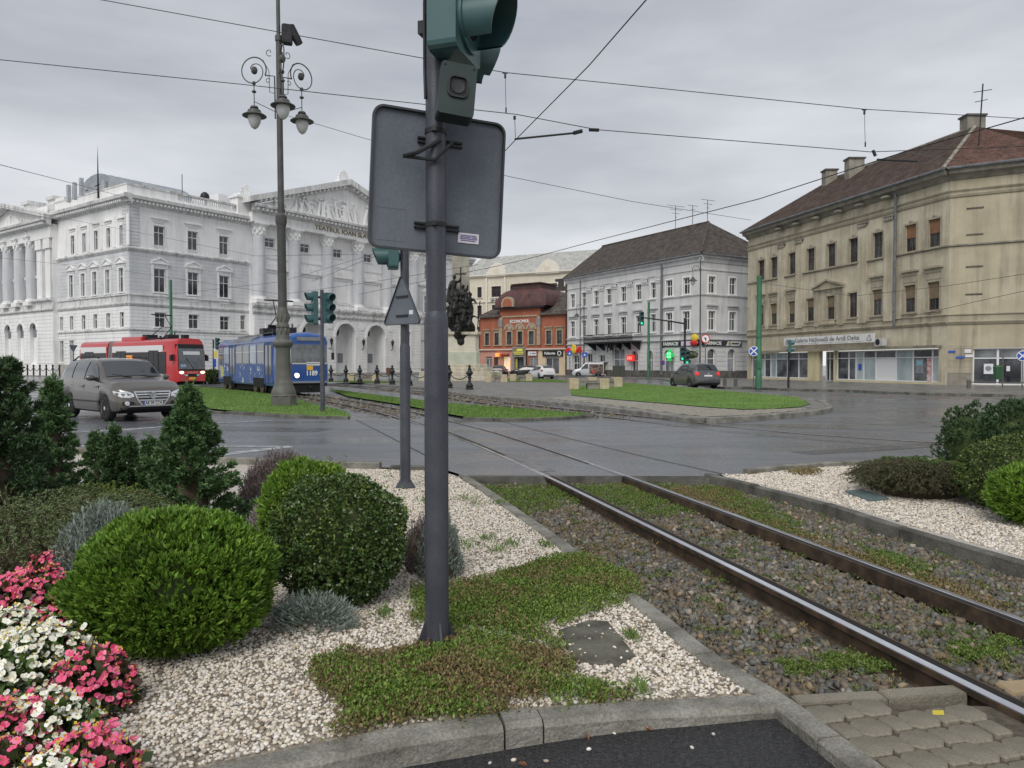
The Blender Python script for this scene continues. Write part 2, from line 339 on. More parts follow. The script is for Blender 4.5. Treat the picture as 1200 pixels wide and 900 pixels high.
def track(name, left, label):
    root = thing(name, label, None, kind='structure')
    for a, gs in ((0,1),(1.06,-1)):
        p = offs(left, a)
        r = sweep(p, [(x,z-.002) for x,z in HEAD]).build('rail', rail_m, root)
        sweep(p, [(-.026,.0),(-.02,.0035),(.02,.0035),(.026,.0)], False).build('running_surface', steel_m, r)
        sweep(p, [(gs*.037,-.001),(gs*.075,-.001)][::gs], False).build('groove', groove_m, r)
        sweep(p, [(gs*.076,.001),(gs*.09,.001),(gs*.09,-.10),(gs*.076,-.10)], True).build('guard_lip', rail_m, r)
    return root
Lp = smooth_path(L1, .6); track('tram_track', Lp, 'metre gauge tram track running from the foreground under the blue tram')
Rp = smooth_path(R2, .6); L2p = offs(Rp, -1.06); track('tram_track', L2p, 'second tram track curving along the stone platform edge')
for pth in ([p for p in offs(Lp, .53) if p.y > 20.45], [p for p in offs(L2p, .53) if p.y > 20.6]):
    sweep([p-Vector((0,0,.075)) for p in pth], [(1.02,0),(-1.02,0)], False).build('ballast_strip', ballast_far)['kind'] = 'structure'
    c = np.array([(p.x,p.y,p.z-.085) for p in pth if p.y < 47]); k = rng.integers(0,len(c)-1,2600); t = rng.random((2600,1)); q = c[k]*(1-t)+c[k+1]*t
    dd = unit((c[k+1]-c[k])[:,:2]); lat = rng.uniform(-1.0,1.0,(2600,1)); keep = (abs(abs(lat[:,0])-.53) > .07)
    q[:,:2] += np.stack([dd[:,1],-dd[:,0]],1)*lat; q = q[keep]
    pebbles('ballast_stones', q[:,:2], 0, .03, .07, ballast_m, .7, .3, True, zfun=lambda P, zz=q[:,2]: zz)['kind'] = 'stuff'
# seams of the track slab in the crossing, patched asphalt
for s in ([(-4.29,20.37),(-1.51,12.52),(-.94,10.84)],[(-.3,19.75),(1.82,13.15),(2.9,10.2)],[(7.5,20.3),(10,18.2),(14,16.5),(20,15.5)],[(5.2,19.3),(8,17.2),(12,15.6),(18,14.8)]):
    sweep(smooth_path([(x,y,.004) for x,y in s],.5), [(.012,0),(-.012,0)], False).build('asphalt_seam', groove_m)['kind'] = 'structure'
sweep(smooth_path([(-.75,14.2,.003),(-.1,11.9,.003),(.3,10.4,.003)],.5), [(-.06,0),(-.34,0)][::-1], False).build('concrete_patch', M('patch',(.2,.195,.19),(.13,.13,.13),4,rough=.6))['kind'] = 'structure'
# painted markings
def mark(pts, m=paint_m, name='road_marking'): sheet(name, pts, .0045, m)
mark([(-8.2,13.62),(-4.0,13.55),(-4.15,13.75),(-8.2,13.8)]); mark([(-5.4,11.95),(-4.95,11.98),(-3.95,13.55),(-4.3,13.55)])
mark([(-10.2,16.2),(-8.9,17.1),(-7.9,18.7),(-8.1,18.75),(-9.2,17.3)]); mark([(-7.6,19.2),(-6.4,20.0),(-6.5,20.15),(-7.8,19.35)])
for i in range(13):
    t = i/12; x = 15.5+t*11.5; y = 36.5-t*8.2
    mark([(x,y),(x+.5,y-.3),(x+.62,y+.12),(x+.12,y+.42)], pink_m if i < 8 else paint_m)
    mark([(x+.4,y+.75),(x+.9,y+.45),(x+1.0,y+.8),(x+.5,y+1.1)], pink_m if i < 7 else paint_m)
for i in range(6):
    x = 23.5+i*1.0; y = 33.6-i*.35; mark([(x,y-.2),(x+.45,y-.35),(x+.8,y+1.3),(x+.35,y+1.4)])
mark([(14,31.8),(22,27.2),(22.1,27.33),(14.1,31.95)])
mark([(19.0,37.6),(20.0,37.1),(20.2,37.4),(19.2,37.9)])

# ---- lawns, plaza, platform, pavements
A = [(-25.5,54.4),(-17.0,38.5),(-10.05,24.6),(-8.5,23.1),(-7.12,22.1),(-5.6,21.1),(-4.55,20.72),(-4.7,21.6),(-5.4,23.6),(-7.1,27.0),(-10.4,34.3),(-14.6,40.9),(-18.6,46.5),(-23.2,51.4)]
B = [(-11.0,44.6),(-6.4,35.3),(-2.6,28.2),(1.0,23.4),(2.25,21.73),(1.7,20.9),(.94,20.37),(0,20.05),(-1.2,20.4),(-1.75,21.6),(-3.9,26.83),(-7.6,34.33)]
Cc = [(2.7, 33.54), (4.33, 28.98), (5.46, 26.38), (6.34, 23.95), (7.08, 22.79), (8.08, 23.01), (9.41, 24.2), (10.5, 26.08), (12.06, 31.31), (11.25, 39.14), (10.26, 46.98), (9.0, 55.93), (6.75, 58.73), (3.4, 43.49)]
D = [(-14, 64), (-8.6, 50.5), (-4.6, 44), (-1.61, 35.04), (1.63, 28.36), (2.92, 25.34), (3.95, 22.9), (4.65, 20.18), (5.0, 19.2), (6.5, 20.18), (8.22, 21.65), (9.49, 22.9), (10.38, 24.31), (11.08, 26.18), (12.14, 30.16), (12.18, 37.83), (10.75, 46.74), (8.0, 60), (4.6, 69), (2, 77), (-12, 77)]
for poly, z, nm in ((A,.07,'lawn'),(B,.07,'lawn'),(Cc,.152,'lawn'),([(-.9,62),(6.0,57.6),(4.4,67),(2.0,75),(-.6,73)],.152,'lawn'),([(-16,60),(-10,57.3),(-9,60),(-14,64)],.152,'lawn')):
    sheet(nm, poly, z, lawn_m)
    n = {.07:9000}.get(z, 6000); p = scatter(poly, n); pz = np.full(n, z)
    D3 = unit(np.stack([rng.normal(0,.35,n), rng.normal(0,.35,n), np.ones(n)],1))
    V, F = leaf_quads(np.column_stack([p,pz-.01]), D3, rng.uniform(.04,.09,n), .018); npmesh('grass', V, F, blade_m)['kind'] = 'stuff'
def skirt(poly, z, name, m):
    MB().prism(poly, -.1, z).build(name, m)['kind'] = 'structure'
skirt(D, .13, 'plaza', paver_m)
for nm, pts, w, z, L in (('lawn_kerb',[(-17.1,38.6),(-10.15,24.6),(-8.55,23.0),(-7.15,22.0),(-5.6,21.0),(-4.5,20.64)],.14,.08,1.0),('lawn_kerb',[(-1.3,20.4),(0,19.98),(.94,20.3),(1.72,20.85),(2.3,21.73),(1.0,23.5)][::1],.13,.08,.9)):
    kerb(nm, pts, w, -.1, z, L, concrete_d, .15)
kerb('platform_edge', [(-4.64, 43.85), (-1.63, 34.99), (1.61, 28.31), (2.9, 25.29), (3.93, 22.85), (4.63, 20.13), (4.98, 19.15)], .3, -.1, .145, 1.1, M('rough_platform_stone',(.13,.125,.11),(.25,.24,.215),3,rough=.85,bump=.8,bscale=9), .15, .03)
kerb('plaza_kerb', [(5.0, 19.14), (6.5, 20.12), (8.22, 21.59), (9.39, 22.84), (10.28, 24.25), (10.98, 26.12), (12.04, 30.1), (12.08, 37.77), (10.65, 46.68), (8.1, 60)], .18, -.1, .145, 1.0, concrete, .2)
# sett paving on the island rim: each stone on the near rim is a piece
rimpoly = [(1.41, 30.55), (3.05, 26.47), (4.18, 22.68), (4.8, 20.35), (5.32, 19.68), (6.62, 20.53), (8.25, 22.05), (9.59, 23.82), (8.12, 23.12), (6.98, 22.47), (6.24, 23.58), (5.3, 25.61), (4.19, 28.03), (2.59, 32.2)]
rim = thing('sett_paving', None, None, kind='structure')
sheet('sett_joints', rimpoly, .134, M('dark_joint',(.045,.043,.035),(.08,.085,.045),6,rough=.9))
sm_ = [MB().box(-.105,.105,-.072,.072,0,.03,.012).mesh('sett') for _ in range(1)]
stm = M('pale_setts', (.22,.205,.165), (.33,.31,.26), 1.2, rough=.65, bump=.3); sm_[0].materials.append(stm)
cells = []
for i in range(-40,60):
    for j in range(-60,80):
        u = i*.27; v = j*.2+(.1 if i%2 else 0); a = -1.12; x = 6+u*math.cos(a)-v*math.sin(a); y = 23+u*math.sin(a)+v*math.cos(a); cells.append((x,y))
cp = np.array(cells); cp = cp[inpoly(cp, rimpoly)]; cp = cp[np.argsort(cp[:,1])]
for x, y in cp[:300]:
    o = obj('sett', sm_[0], None, rim, (x,y,.12+rng.normal(0,.004)), -1.12+rng.normal(0,.03))
mb = MB()
for x, y in cp[300:]:
    ca, sa = math.cos(-1.12), math.sin(-1.12); mb.prism([(x+ca*a-sa*b, y+sa*a+ca*b) for a,b in ((-.105,-.072),(.105,-.072),(.105,.072),(-.105,.072))], .12, .15, .01)
mb.build('setts', stm, rim)['kind'] = 'stuff'
skirt([(13.4,48),(15.1,47),(16.1,44.2),(19,41.4),(20.6,37.3),(24.3,35.3),(34,33),(60,30),(60,90),(10,110),(-12,124),(-14,119),(-6.5,109),(3.5,99.5),(15.2,77),(14.2,62)], .12, 'pavement', pavement_m)
kerb('pavement_kerb', [(14.2,62),(13.35,48),(15.1,46.9),(16.05,44.1),(18.95,41.3),(20.5,37.2),(24.3,35.2),(34,32.9)], .15, -.1, .135, 1.6, concrete_d, .4)
skirt([(-120,150),(-75,108),(-47.5,86.5),(-44,86.5),(-14,122),(-2,150)], .1, 'pavement', pavement_m)

# ---- foreground stones: every pebble real out to the far edge of the beds
vis = [(-.75,10.05),(-.3,8.57),(.07,7.29),(.29,6.5),(.76,4.65),(.96,3.79),(1.12,3.38),(.47,3.31),(.1,3.24),(-.42,3.1),(-.83,2.93),(-1.5,2.62),(-2.4,2.9),(-2.6,4.5),(-2.4,7),(-2.6,9.6),(-2.7,10.85),(-1.05,10.6)]
p = scatter(vis, 84000); d = p[:,1]; p = p[rng.random(len(p)) < np.clip(1.15-(d-2.6)/14, .35, 1)]
pebbles('white_gravel', p, -.012, .0062, .0128, pebble_m, .7, .15)['kind'] = 'stuff'
visR = [(x+.1,y) for x,y in KR[:4]]+[(6.2,5.6),(7.5,8),(7.5,11.4),(5.87,11.2),(4.41,10.84),(3.3,10.15)]
p = scatter(visR, 36000); pebbles('white_gravel', p, .0, .0075, .0145, pebble_m, .7, .2)['kind'] = 'stuff'
tb = [(1.27,3.42),(.93,4.6),(.44,6.5),(-.13,8.57),(-.55,9.98),(2.75,9.98),(3.35,8.16),(3.6,6.87),(3.88,5.67),(4.2,4.3),(4.4,3.5),(2.2,3.45)]
p = scatter(tb, 34000)
def clear_rails(p, w=.085):
    k = np.ones(len(p), bool)
    for a in (0, 1.06):
        q = np.array([(v.x,v.y) for v in offs(Lp, a) if v.y < 12]); xi = np.interp(p[:,1], q[:,1], q[:,0]); k &= abs(p[:,0]-xi) > w
    return p[k]
p = clear_rails(p, .1); pebbles('ballast_gravel', p, -.128, .009, .025, ballast_m, .75, .1, True)['kind'] = 'stuff'
p = clear_rails(scatter(tb, 420), .13); pebbles('pale_ballast', p, -.105, .011, .023, M('pale_stones',(1,1,1),rough=.7,island=[(.34,.29,.2),(.28,.2,.12),(.4,.37,.32)]), .75, .2, True)['kind'] = 'stuff'

def cover(name, poly, n, z, m, hmax, L, Wd, mound=0.0, noise=1.5, kind='stuff', edge=.25, holes=0):
    p = scatter(poly, n); c = np.array([q[:2] for q in poly]); dmin = np.full(len(p), 9.)
    for i in range(len(c)):
        a = c[i]; b = c[(i+1)%len(c)]; ab = b-a; t = np.clip(((p-a)@ab)/(ab@ab),0,1); dmin = np.minimum(dmin, np.linalg.norm(p-(a+t[:,None]*ab),axis=1))
    f1 = np.sin(p[:,0]*5.1*noise+1.3*np.sin(p[:,1]*7*noise))*np.cos(p[:,1]*4.3*noise+np.sin(p[:,0]*6*noise))
    f2 = np.sin(p[:,0]*23+2*np.sin(p[:,1]*17))*np.sin(p[:,1]*27+2*np.cos(p[:,0]*19)); keep = rng.random(len(p)) < np.clip((dmin+.09*f1+.05*f2)/edge+.12+.2*f2, .02, 1)*(1 if not holes else np.clip(1+holes*(f1-.1),0,1)); p = p[keep]; f1 = f1[keep]; dmin = dmin[keep]
    j = rng.random(len(p)) < .3; p = p+rng.normal(0,.035,p.shape)*j[:,None]
    n = len(p); zz = z+rng.random(n)*hmax+mound*np.clip(dmin/.35,0,1)*(.75+.25*f1)
    D3 = unit(np.stack([rng.normal(0,.6,n), rng.normal(0,.6,n), np.abs(rng.normal(.6,.4,n))],1))
    V, F = leaf_quads(np.column_stack([p,zz]), D3, L*rng.uniform(.6,1.3,n), Wd)
    return tag(npmesh(name, V, F, m), None, None, None, kind)
def G(px, py, z=0.0):       # only used to carry measured spots of the photograph over to the ground plan
    a = math.atan(22/870); u = (450-py)/870; w = -math.sin(a)+math.cos(a)*u; t = (z-1.5)/w; return ((px-600)/870*t, (math.cos(a)+math.sin(a)*u)*t)
# creeping sedum round the pole, green towards the rails and browned near the kerb
s1 = [G(*q) for q in ((480,690),(540,682),(600,668),(650,652),(690,650),(740,675),(757,692),(735,708),(690,720),(655,738),(668,770),(640,762),(560,748),(535,742),(480,735))]
s2 = [G(*q) for q in ((365,775),(400,762),(450,768),(500,755),(540,740),(620,755),(672,770),(672,795),(745,815),(735,822),(640,832),(480,850),(390,868),(385,855),(405,838),(365,800))]
cover('sedum', s1, 52000, -.005, sed_m, .035, .02, .011, .035); cover('sedum', s1, 16000, .0, moss_b, .034, .019, .011, .035, 1.1, holes=1.8)
cover('dry_sedum', s2, 46000, -.005, moss_b, .035, .021, .010, .03, holes=.6); cover('sedum', s2, 30000, .0, sed_m, .034, .02, .011, .032, 1.3, holes=1.5)
for q in (((545,560),(690,560),(720,572),(600,600),(575,590)),((660,560),(790,558),(830,590),(760,600),(700,585)),((790,560),(850,561),(920,590),(960,620),(900,612),(850,585))):
    cover('moss', [G(*w) for w in q], 26000, -.10, moss_m, .022, .02, .013, 0, 2.6, edge=.7, holes=.9)
for q in (((720,560),(860,562),(900,600),(980,640),(1120,690),(1190,700),(1080,670),(960,625),(850,590)),((880,585),(960,618),(1080,655),(1190,695),(1195,715),(1080,680),(960,640),(890,600))):
    cover('rusty_moss', [G(*w) for w in q], 26000, -.102, moss_b, .02, .02, .013, 0, 2.3, edge=.35, holes=1.0)
for q in (((900,785),(1000,770),(1060,790),(1000,805),(920,800)),((1090,765),(1195,750),(1199,780),(1120,785)),((1000,640),(1100,670),(1080,690),(1020,665))):
    cover('moss', [G(*w,-.14) for w in q], 14000, -.105, moss_m, .02, .015, .010, 0, 2.9, edge=.3, holes=.9)
cover('moss', [G(*w) for w in ((920,552),(945,547),(966,553),(960,559),(930,559))], 1500, .0, moss_b, .03, .03, .016, .02)
qs = scatter(tb, 560); qs = clear_rails(qs, .06)      # small weeds rooted all along the ballast
for lim, m_, nm in ((0,moss_m,'ballast_weeds'),(1,moss_b,'dry_ballast_weeds')):
    P = np.repeat(qs[lim::2],26,0); P = P+rng.normal(0,.03,P.shape); n = len(P); V, F = leaf_quads(np.column_stack([P,-.11+rng.random(n)*.02]), unit(np.stack([rng.normal(0,.6,n),rng.normal(0,.6,n),np.ones(n)*.6],1)), rng.uniform(.012,.04,n), .009); npmesh(nm, V, F, m_)['kind'] = 'stuff'
tuP = []
for (x, y, r_) in ((548,640,9),(600,638,7),(585,645,8),(570,632,6),(560,590,10),(545,585,9),(585,590,7),(640,640,7),(520,755,10),(450,720,8),(395,690,5),(750,810,8),(742,748,6),(500,588,6)):
    cx, cy = G(x,y); n = 60; tuP.append(np.column_stack([cx+rng.normal(0,r_*cy/870*.8,n), cy+rng.normal(0,r_*cy/870*1.2,n), np.zeros(n)]))
P = np.concatenate(tuP); n = len(P); V, F = leaf_quads(P, unit(np.stack([rng.normal(0,.6,n),rng.normal(0,.6,n),np.ones(n)],1)), rng.uniform(.03,.08,n), .008); npmesh('grass_tufts', V, F, blade_m)['kind'] = 'stuff'

p = scatter(vis, 900); n = len(p); V, F = leaf_quads(np.column_stack([p,np.full(n,.012)]), unit(np.stack([rng.normal(0,1,n),rng.normal(0,1,n),rng.normal(.1,.2,n)],1)), rng.uniform(.01,.035,n), .008)
npmesh('gravel_litter', V, F, M('dry_litter',(1,1,1),rough=.8,island=[(.16,.09,.05),(.22,.14,.08),(.08,.05,.035),(.28,.20,.11)]))['kind'] = 'stuff'
sheet('asphalt_patch', [(-7.5,17.2),(-4.4,16.6),(-4.2,17.5),(-7.4,18.3)], .003, M('patched_asphalt',(.055,.057,.06),(.09,.092,.095),3,rough=.35,rough2=.2,bump=.2,bscale=50)); sheet('asphalt_patch', [(5.0,12.4),(9.5,14.3),(9.2,14.8),(4.8,12.8)], .003, MATS['patched_asphalt']); sheet('asphalt_patch', [(10.5,17.5),(16.5,18.6),(16.3,19.5),(10.3,18.3)], .003, MATS['patched_asphalt'])
# ---- pavers at the lower right corner
pav = thing('paver_field', None, None, kind='structure')
sheet('paver_joint_sand', [(1.25,3.34),(1.375,2.77),(1.8,1.0),(2.1,-.5),(5,-.5),(4.6,3.0),(2.2,3.3)], -.034, M('joint_sand',(.07,.06,.045),(.12,.10,.075),20,rough=.95,bump=.6))
pm = M('concrete_pavers', (.14,.127,.095), (.235,.215,.165), 2.2, rough=.7, bump=.45, bscale=60, fine=.2)
def oct_mesh(w, h, c): return MB().prism([(-w/2+c,-h/2),(w/2-c,-h/2),(w/2,-h/2+c),(w/2,h/2-c),(w/2-c,h/2),(-w/2+c,h/2),(-w/2,h/2-c),(-w/2,-h/2+c)], -.05, 0, .006).mesh('paver')
mo, ms = oct_mesh(.156,.141,.034), oct_mesh(.090,.118,.010); mo.materials.append(pm); ms.materials.append(pm)
ang = math.atan2(.5,-.125)-PI/2; ca, sa = math.cos(ang), math.sin(ang)
pp = [(1.30,3.27),(1.43,2.75),(1.86,1.0),(2.03,.3),(2.8,.3),(2.5,1.6),(2.06,3.28)]
for i in range(-4,20):
    for j in range(-26,8):
        for k, me in ((0,mo),(.121,ms)):
            u = i*.242+k+(.121 if j%2 else 0); v = j*.1425; x = 1.36+u*ca-v*sa; y = 3.2+u*sa+v*ca
            if inpoly(np.array([(x,y)]), pp)[0]:
                obj('paver', me, None, pav, (x,y,-.018+rng.normal(0,.004)), (rng.normal(0,.015),rng.normal(0,.015),ang+rng.normal(0,.02)))
for x0, x1, y0 in ((1.30,1.72,3.31),(1.73,2.12,3.37)):
    MB().prism([(x0,y0),(x1,y0+.05),(x1-.01,y0+.13),(x0-.01,y0+.08)], -.2, -.022, .01).build('border_slab', pm, pav)
MB().prism([(2.42,3.55),(3.4,3.72),(3.38,3.85),(2.42,3.68)], -.2, -.085, .012).build('border_slab', M('tan_slab',(.33,.25,.15),(.42,.34,.22),5,rough=.8,bump=.5), pav)
MB().prism([(2.45,3.2),(3.3,3.35),(3.3,3.5),(2.45,3.4)], -.2, -.09, .012).build('border_slab', pm, pav)
# flagstone and green cover plate lying in the beds
fl = [G(*q) for q in ((655,738),(690,727),(712,728),(745,768),(725,780),(672,775))]
tag(MB().prism(fl, -.05, .004, .006).build('flagstone', M('dark_flagstone',(.07,.067,.052),(.14,.135,.105),5,rough=.85,bump=.5)), 'flat grey flagstone lying between the sedum mat and the white gravel', 'flagstone')
cv = [G(*q) for q in ((990,578),(1010,577),(1042,587),(1020,589))]
tag(MB().prism(cv, -.03, .035, .006).build('cover_plate', M('teal_cover',(.10,.15,.15),(.14,.19,.19),6,rough=.5)), 'flat teal service cover plate lying in the white gravel', 'cover plate')
pebbles('stray_pebbles', np.array([G(x,y) for x,y in ((672,745),(690,735),(705,748),(720,760),(735,765),(698,770),(680,762),(728,772),(715,738),(668,757))]), .004, .006, .012, pebble_m, .6, .1)['kind'] = 'stuff'
# litter
leafm = M('dead_leaf', (.22,.09,.045), (.32,.16,.08), 20, rough=.7)
for i, (x, y, sz, lab) in enumerate(((690,867,.05,'curled brown dead leaf lying close against the front kerb'),(753,855,.045,'brown dead leaf on the asphalt nearest the edging stone'),(618,893,.04,'dead leaf lying on the asphalt at the bottom picture edge'))):
    cx, cy = G(x,y,-.07); mb = MB(); a = rng.uniform(0,6)
    pts = [(0,0,.004),(.3,.16,.018),(.7,.12,.02),(1,0,.006),(.7,-.13,.012),(.3,-.15,.016)]
    mb.add([(cx+sz*(p[0]*math.cos(a)-p[1]*math.sin(a)), cy+sz*(p[0]*math.sin(a)+p[1]*math.cos(a)), pathz(cx)+p[2]) for p in pts]+[(cx+sz*.5*math.cos(a),cy+sz*.5*math.sin(a),pathz(cx)+.002)], [(0,1,6),(1,2,6),(2,3,6),(3,4,6),(4,5,6),(5,0,6)])
    tag(mb.build('fallen_leaf', leafm), lab, 'leaf')
x0, y0 = G(1098,838,-.02); mb = MB(); mb.add([(x0-.025,y0-.012,-.012),(x0+.02,y0-.02,-.010),(x0+.035,y0+.012,-.004),(x0-.01,y0+.02,-.008)],[(0,1,2,3)]); tag(mb.build('fallen_leaf', M('yellow_leaf',(.55,.45,.05),rough=.6)), 'yellow fallen leaf lying on the concrete pavers', 'leaf')
p = np.array([G(x,y,-.08) for x,y in ((574,890),(602,888),(640,891),(720,862),(811,882),(836,868),(745,858),(690,880),(912,834),(905,836))])
pebbles('stray_pebbles', p, -.06, .008, .013, pebble_m, .6, .1, zfun=lambda P: np.array([pathz(q[0]) for q in P]))['kind'] = 'stuff'
# ------------------------------------------------------------ planting
twig_m = M('twigs', (.06,.045,.03), (.10,.075,.05), 8, rough=.9)
def leafmat(name, cols, rough=.5, spec=.4, c2=None): return M(name, (1,1,1), rough=rough, spec=spec, island=cols, c2=c2, scale=7, lo=.48, hi=.66)
thuja_m = leafmat('thuja_sprays', [(.15,.28,.03),(.11,.23,.024),(.22,.37,.045),(.16,.30,.03),(.08,.16,.02),(.27,.42,.06)], .55, .4, (.08,.16,.022))
box_m = leafmat('boxwood_leaves', [(.045,.095,.02),(.065,.125,.026),(.034,.072,.02),(.10,.165,.04),(.05,.105,.024),(.15,.21,.055)], .35, .5, (.07,.10,.025))
spruce_m = leafmat('spruce_needles', [(.06,.13,.045),(.085,.17,.06),(.12,.22,.08),(.045,.095,.035),(.17,.28,.115),(.065,.14,.05)], .5)
yew_m = leafmat('yew_needles', [(.045,.095,.04),(.06,.125,.05),(.085,.16,.06),(.035,.07,.032),(.075,.085,.04)], .5)
juni_m = leafmat('juniper_sprays', [(.11,.16,.055),(.14,.20,.075),(.08,.12,.042),(.20,.24,.11),(.125,.11,.055)], .55)
juni2_m = leafmat('brownish_juniper_sprays', [(.07,.09,.035),(.09,.105,.045),(.095,.075,.045),(.055,.065,.028),(.13,.11,.06)], .6)
silv_m = leafmat('silver_foliage', [(.19,.24,.20),(.25,.30,.27),(.15,.19,.15),(.30,.35,.33)], .7)
heath_m = leafmat('dry_heather', [(.17,.13,.12),(.22,.18,.17),(.11,.08,.075),(.28,.25,.24),(.13,.10,.09)], .8)
yel_m = leafmat('yellowgreen_leaves', [(.12,.17,.02),(.16,.21,.03),(.09,.14,.02)], .5)

def fan(P, D, L, Wd, k=5, spread=.5):       # little fans of k leaflets around every direction
    n = len(P); D2 = np.repeat(D, k, 0); P2 = np.repeat(P, k, 0); L2 = np.repeat(np.broadcast_to(L,(n,)), k)
    side = unit(np.cross(D, rng.normal(size=(n,3)))); t = np.tile(np.linspace(-1,1,k), n)[:,None]
    S2 = np.repeat(side, k, 0); D2 = unit(D2+S2*t*spread+rng.normal(size=D2.shape)*.12)
    return leaf_quads(P2+D2*(rng.random((n*k,1))*.01), D2, L2*rng.uniform(.6,1.1,n*k), Wd)
def cat_vf(L):
    V = []; F = []; o = 0
    for v, f in L: V.append(v); F.append(f+o); o += len(v)
    return np.concatenate(V), np.concatenate(F)
def lump(D, k, amp, seed, sg=.16):                  # smooth irregular radius
    r = np.random.default_rng(seed); f = np.zeros(len(D))
    for _ in range(k):
        c = unit(r.normal(size=3)); f += r.normal()*np.exp(-((D-c)**2).sum(1)/sg)
    return 1+amp*f
def globe(name, label, x, y, rx, ry, h, m, style, n, seed, group=None, L=.05, Wd=.02, amp=.05, base=.0, cat='shrub', z=0.0, core=.8, skirt=True):
    root = thing(name, label, cat, (x,y,z), 0, group)
    D = unit(rng.normal(size=(n,3))); D = D[D[:,2] > -.93]; n = len(D); lf = lump(D, 90, amp, seed, .05)
    gp = lump(D, 46, 1.0, seed+9, .025)-1; kp = rng.random(n) < np.clip(1.05-np.maximum(gp,0)*1.0, .22, 1); D = D[kp]; lf = lf[kp]; n = len(D)
    sh = np.where(rng.random(n) < .62, rng.uniform(.93,1.03,n), rng.uniform(.70,.95,n))*lf
    cz = h*.5+base; Q = D.copy(); lo = Q[:,2] < 0
    if skirt:      # the lower half keeps its width down to the ground
        hr = np.linalg.norm(Q[:,:2],axis=1); want = (1-np.abs(Q[:,2])**2.5)**.5; Q[:,:2] *= np.where(lo, want/np.maximum(hr,1e-3), 1)[:,None]
        up = ~lo; want = (1-np.abs(Q[:,2])**2.05)**.5; Q[:,:2] *= np.where(up, want/np.maximum(hr,1e-3), 1)[:,None]
    P = Q*np.array([rx,ry,h*.5])*sh[:,None]+np.array([0,0,cz]); P[:,2] = np.maximum(P[:,2], .012)
    if style == 'thuja':
        d = unit(D*.65+np.array([0,0,.7])+rng.normal(size=D.shape)*.24); V, F = fan(P, d, L*rng.uniform(.7,1.35,n), Wd, 7, .7)
    elif style == 'box':
        d = unit(D*.6+rng.normal(size=D.shape)*.7); V, F = fan(P, d, L*rng.uniform(.8,1.25,n), Wd, 4, 1.0)
    npmesh('foliage', V, F, m, root)
    MB().ell((0,0,cz), (rx*core,ry*core,h*.5*core), 20, 12).build('shade_core', M('shaded_box_twigs',(.035,.05,.018),(.055,.07,.025),9,rough=.9) if style != 'thuja' else M('shaded_twigs',(.03,.05,.014),(.05,.075,.02),9,rough=.9), root)  # dark solid core; the bush's inner shade is put into its colour
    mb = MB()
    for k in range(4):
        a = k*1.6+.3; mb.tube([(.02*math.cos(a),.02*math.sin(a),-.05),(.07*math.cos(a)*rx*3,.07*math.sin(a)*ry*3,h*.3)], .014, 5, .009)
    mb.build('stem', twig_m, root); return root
def shoots(root, rx, ry, h, n, m, L=.03, Wd=.014):      # young upright shoots standing out of a clipped bush
    D = unit(rng.normal(size=(n,3))*np.array([1,1,.6])+np.array([0,-.4,.35])); out = []
    P0 = D*np.array([rx,ry,h*.5])*.97+np.array([0,0,h*.5])
    for k in range(5):
        P = P0+np.array([0,0,1])*(.022*k)+D*.006*k; out.append(fan(P, unit(rng.normal(size=D.shape)*.6+np.array([0,0,.8])+D*.4), L, Wd, 2, 1.0))
    V, F = cat_vf(out); npmesh('young_shoots', V, F, m, root)['kind'] = 'stuff'
def conifer(name, label, x, y, h, r, m, n, seed, group=None, lean=0.0, L=.055, Wd=.012, shape=.85, cat='conifer', z=0.0):
    root = thing(name, label, cat, (x,y,z), 0, group); r_ = np.random.default_rng(seed); brs = MB(); out = []
    nb = int(26*h/.6*max(.7,r/.3)); 
    brs.tube([(0,0,-.05),(0,0,h*.5),(lean,0,h*.93)], .022, 6, .006)
    for b in range(nb):
        t = (b+r_.random())/nb; zb = h*(.02+.91*t**1.15); a = b*2.4+r_.normal(0,.3); R = r*(1-t)**shape*r_.uniform(.72,1.12)+.03; up = .28+.6*t+r_.normal(0,.1)
        tip = np.array([R*math.cos(a)+lean*t, R*math.sin(a), zb+R*up]); o = np.array([lean*t*.9,0,zb]); brs.tube([o, (o+tip)/2-np.array([0,0,.01]), tip], .007, 4, .002)
        k = max(4, int(n*2.2/nb)); s = r_.random(k)**.55; P = o+(tip-o)*s[:,None]+r_.normal(size=(k,3))*(.035*(1.15-s))[:,None]
        d = unit((tip-o)/np.linalg.norm(tip-o)*.8+r_.normal(size=(k,3))*.5+np.array([0,0,.35])); out.append(fan(P, d, L*.85, Wd, 7, .9))
    MB().lathe([(.02,.03),(r*.22,.1),(r*.30,h*.22),(r*.16,h*.5),(.02,h*.8)], 12).build('shade_core', twig_m, root)  # solid cone in dark twig colour, standing in for the shaded interior
    k = 12; P = np.array([[lean,0,h*.9]])+r_.normal(size=(k,3))*.012+np.array([0,0,1])*np.linspace(0,h*.1,k)[:,None]; out.append(fan(P, unit(r_.normal(size=(k,3))*.4+np.array([0,0,1])), L, Wd, 5, .8))
    V, F = cat_vf(out); npmesh('foliage', V, F, m, root); brs.build('branches', twig_m, root); return root
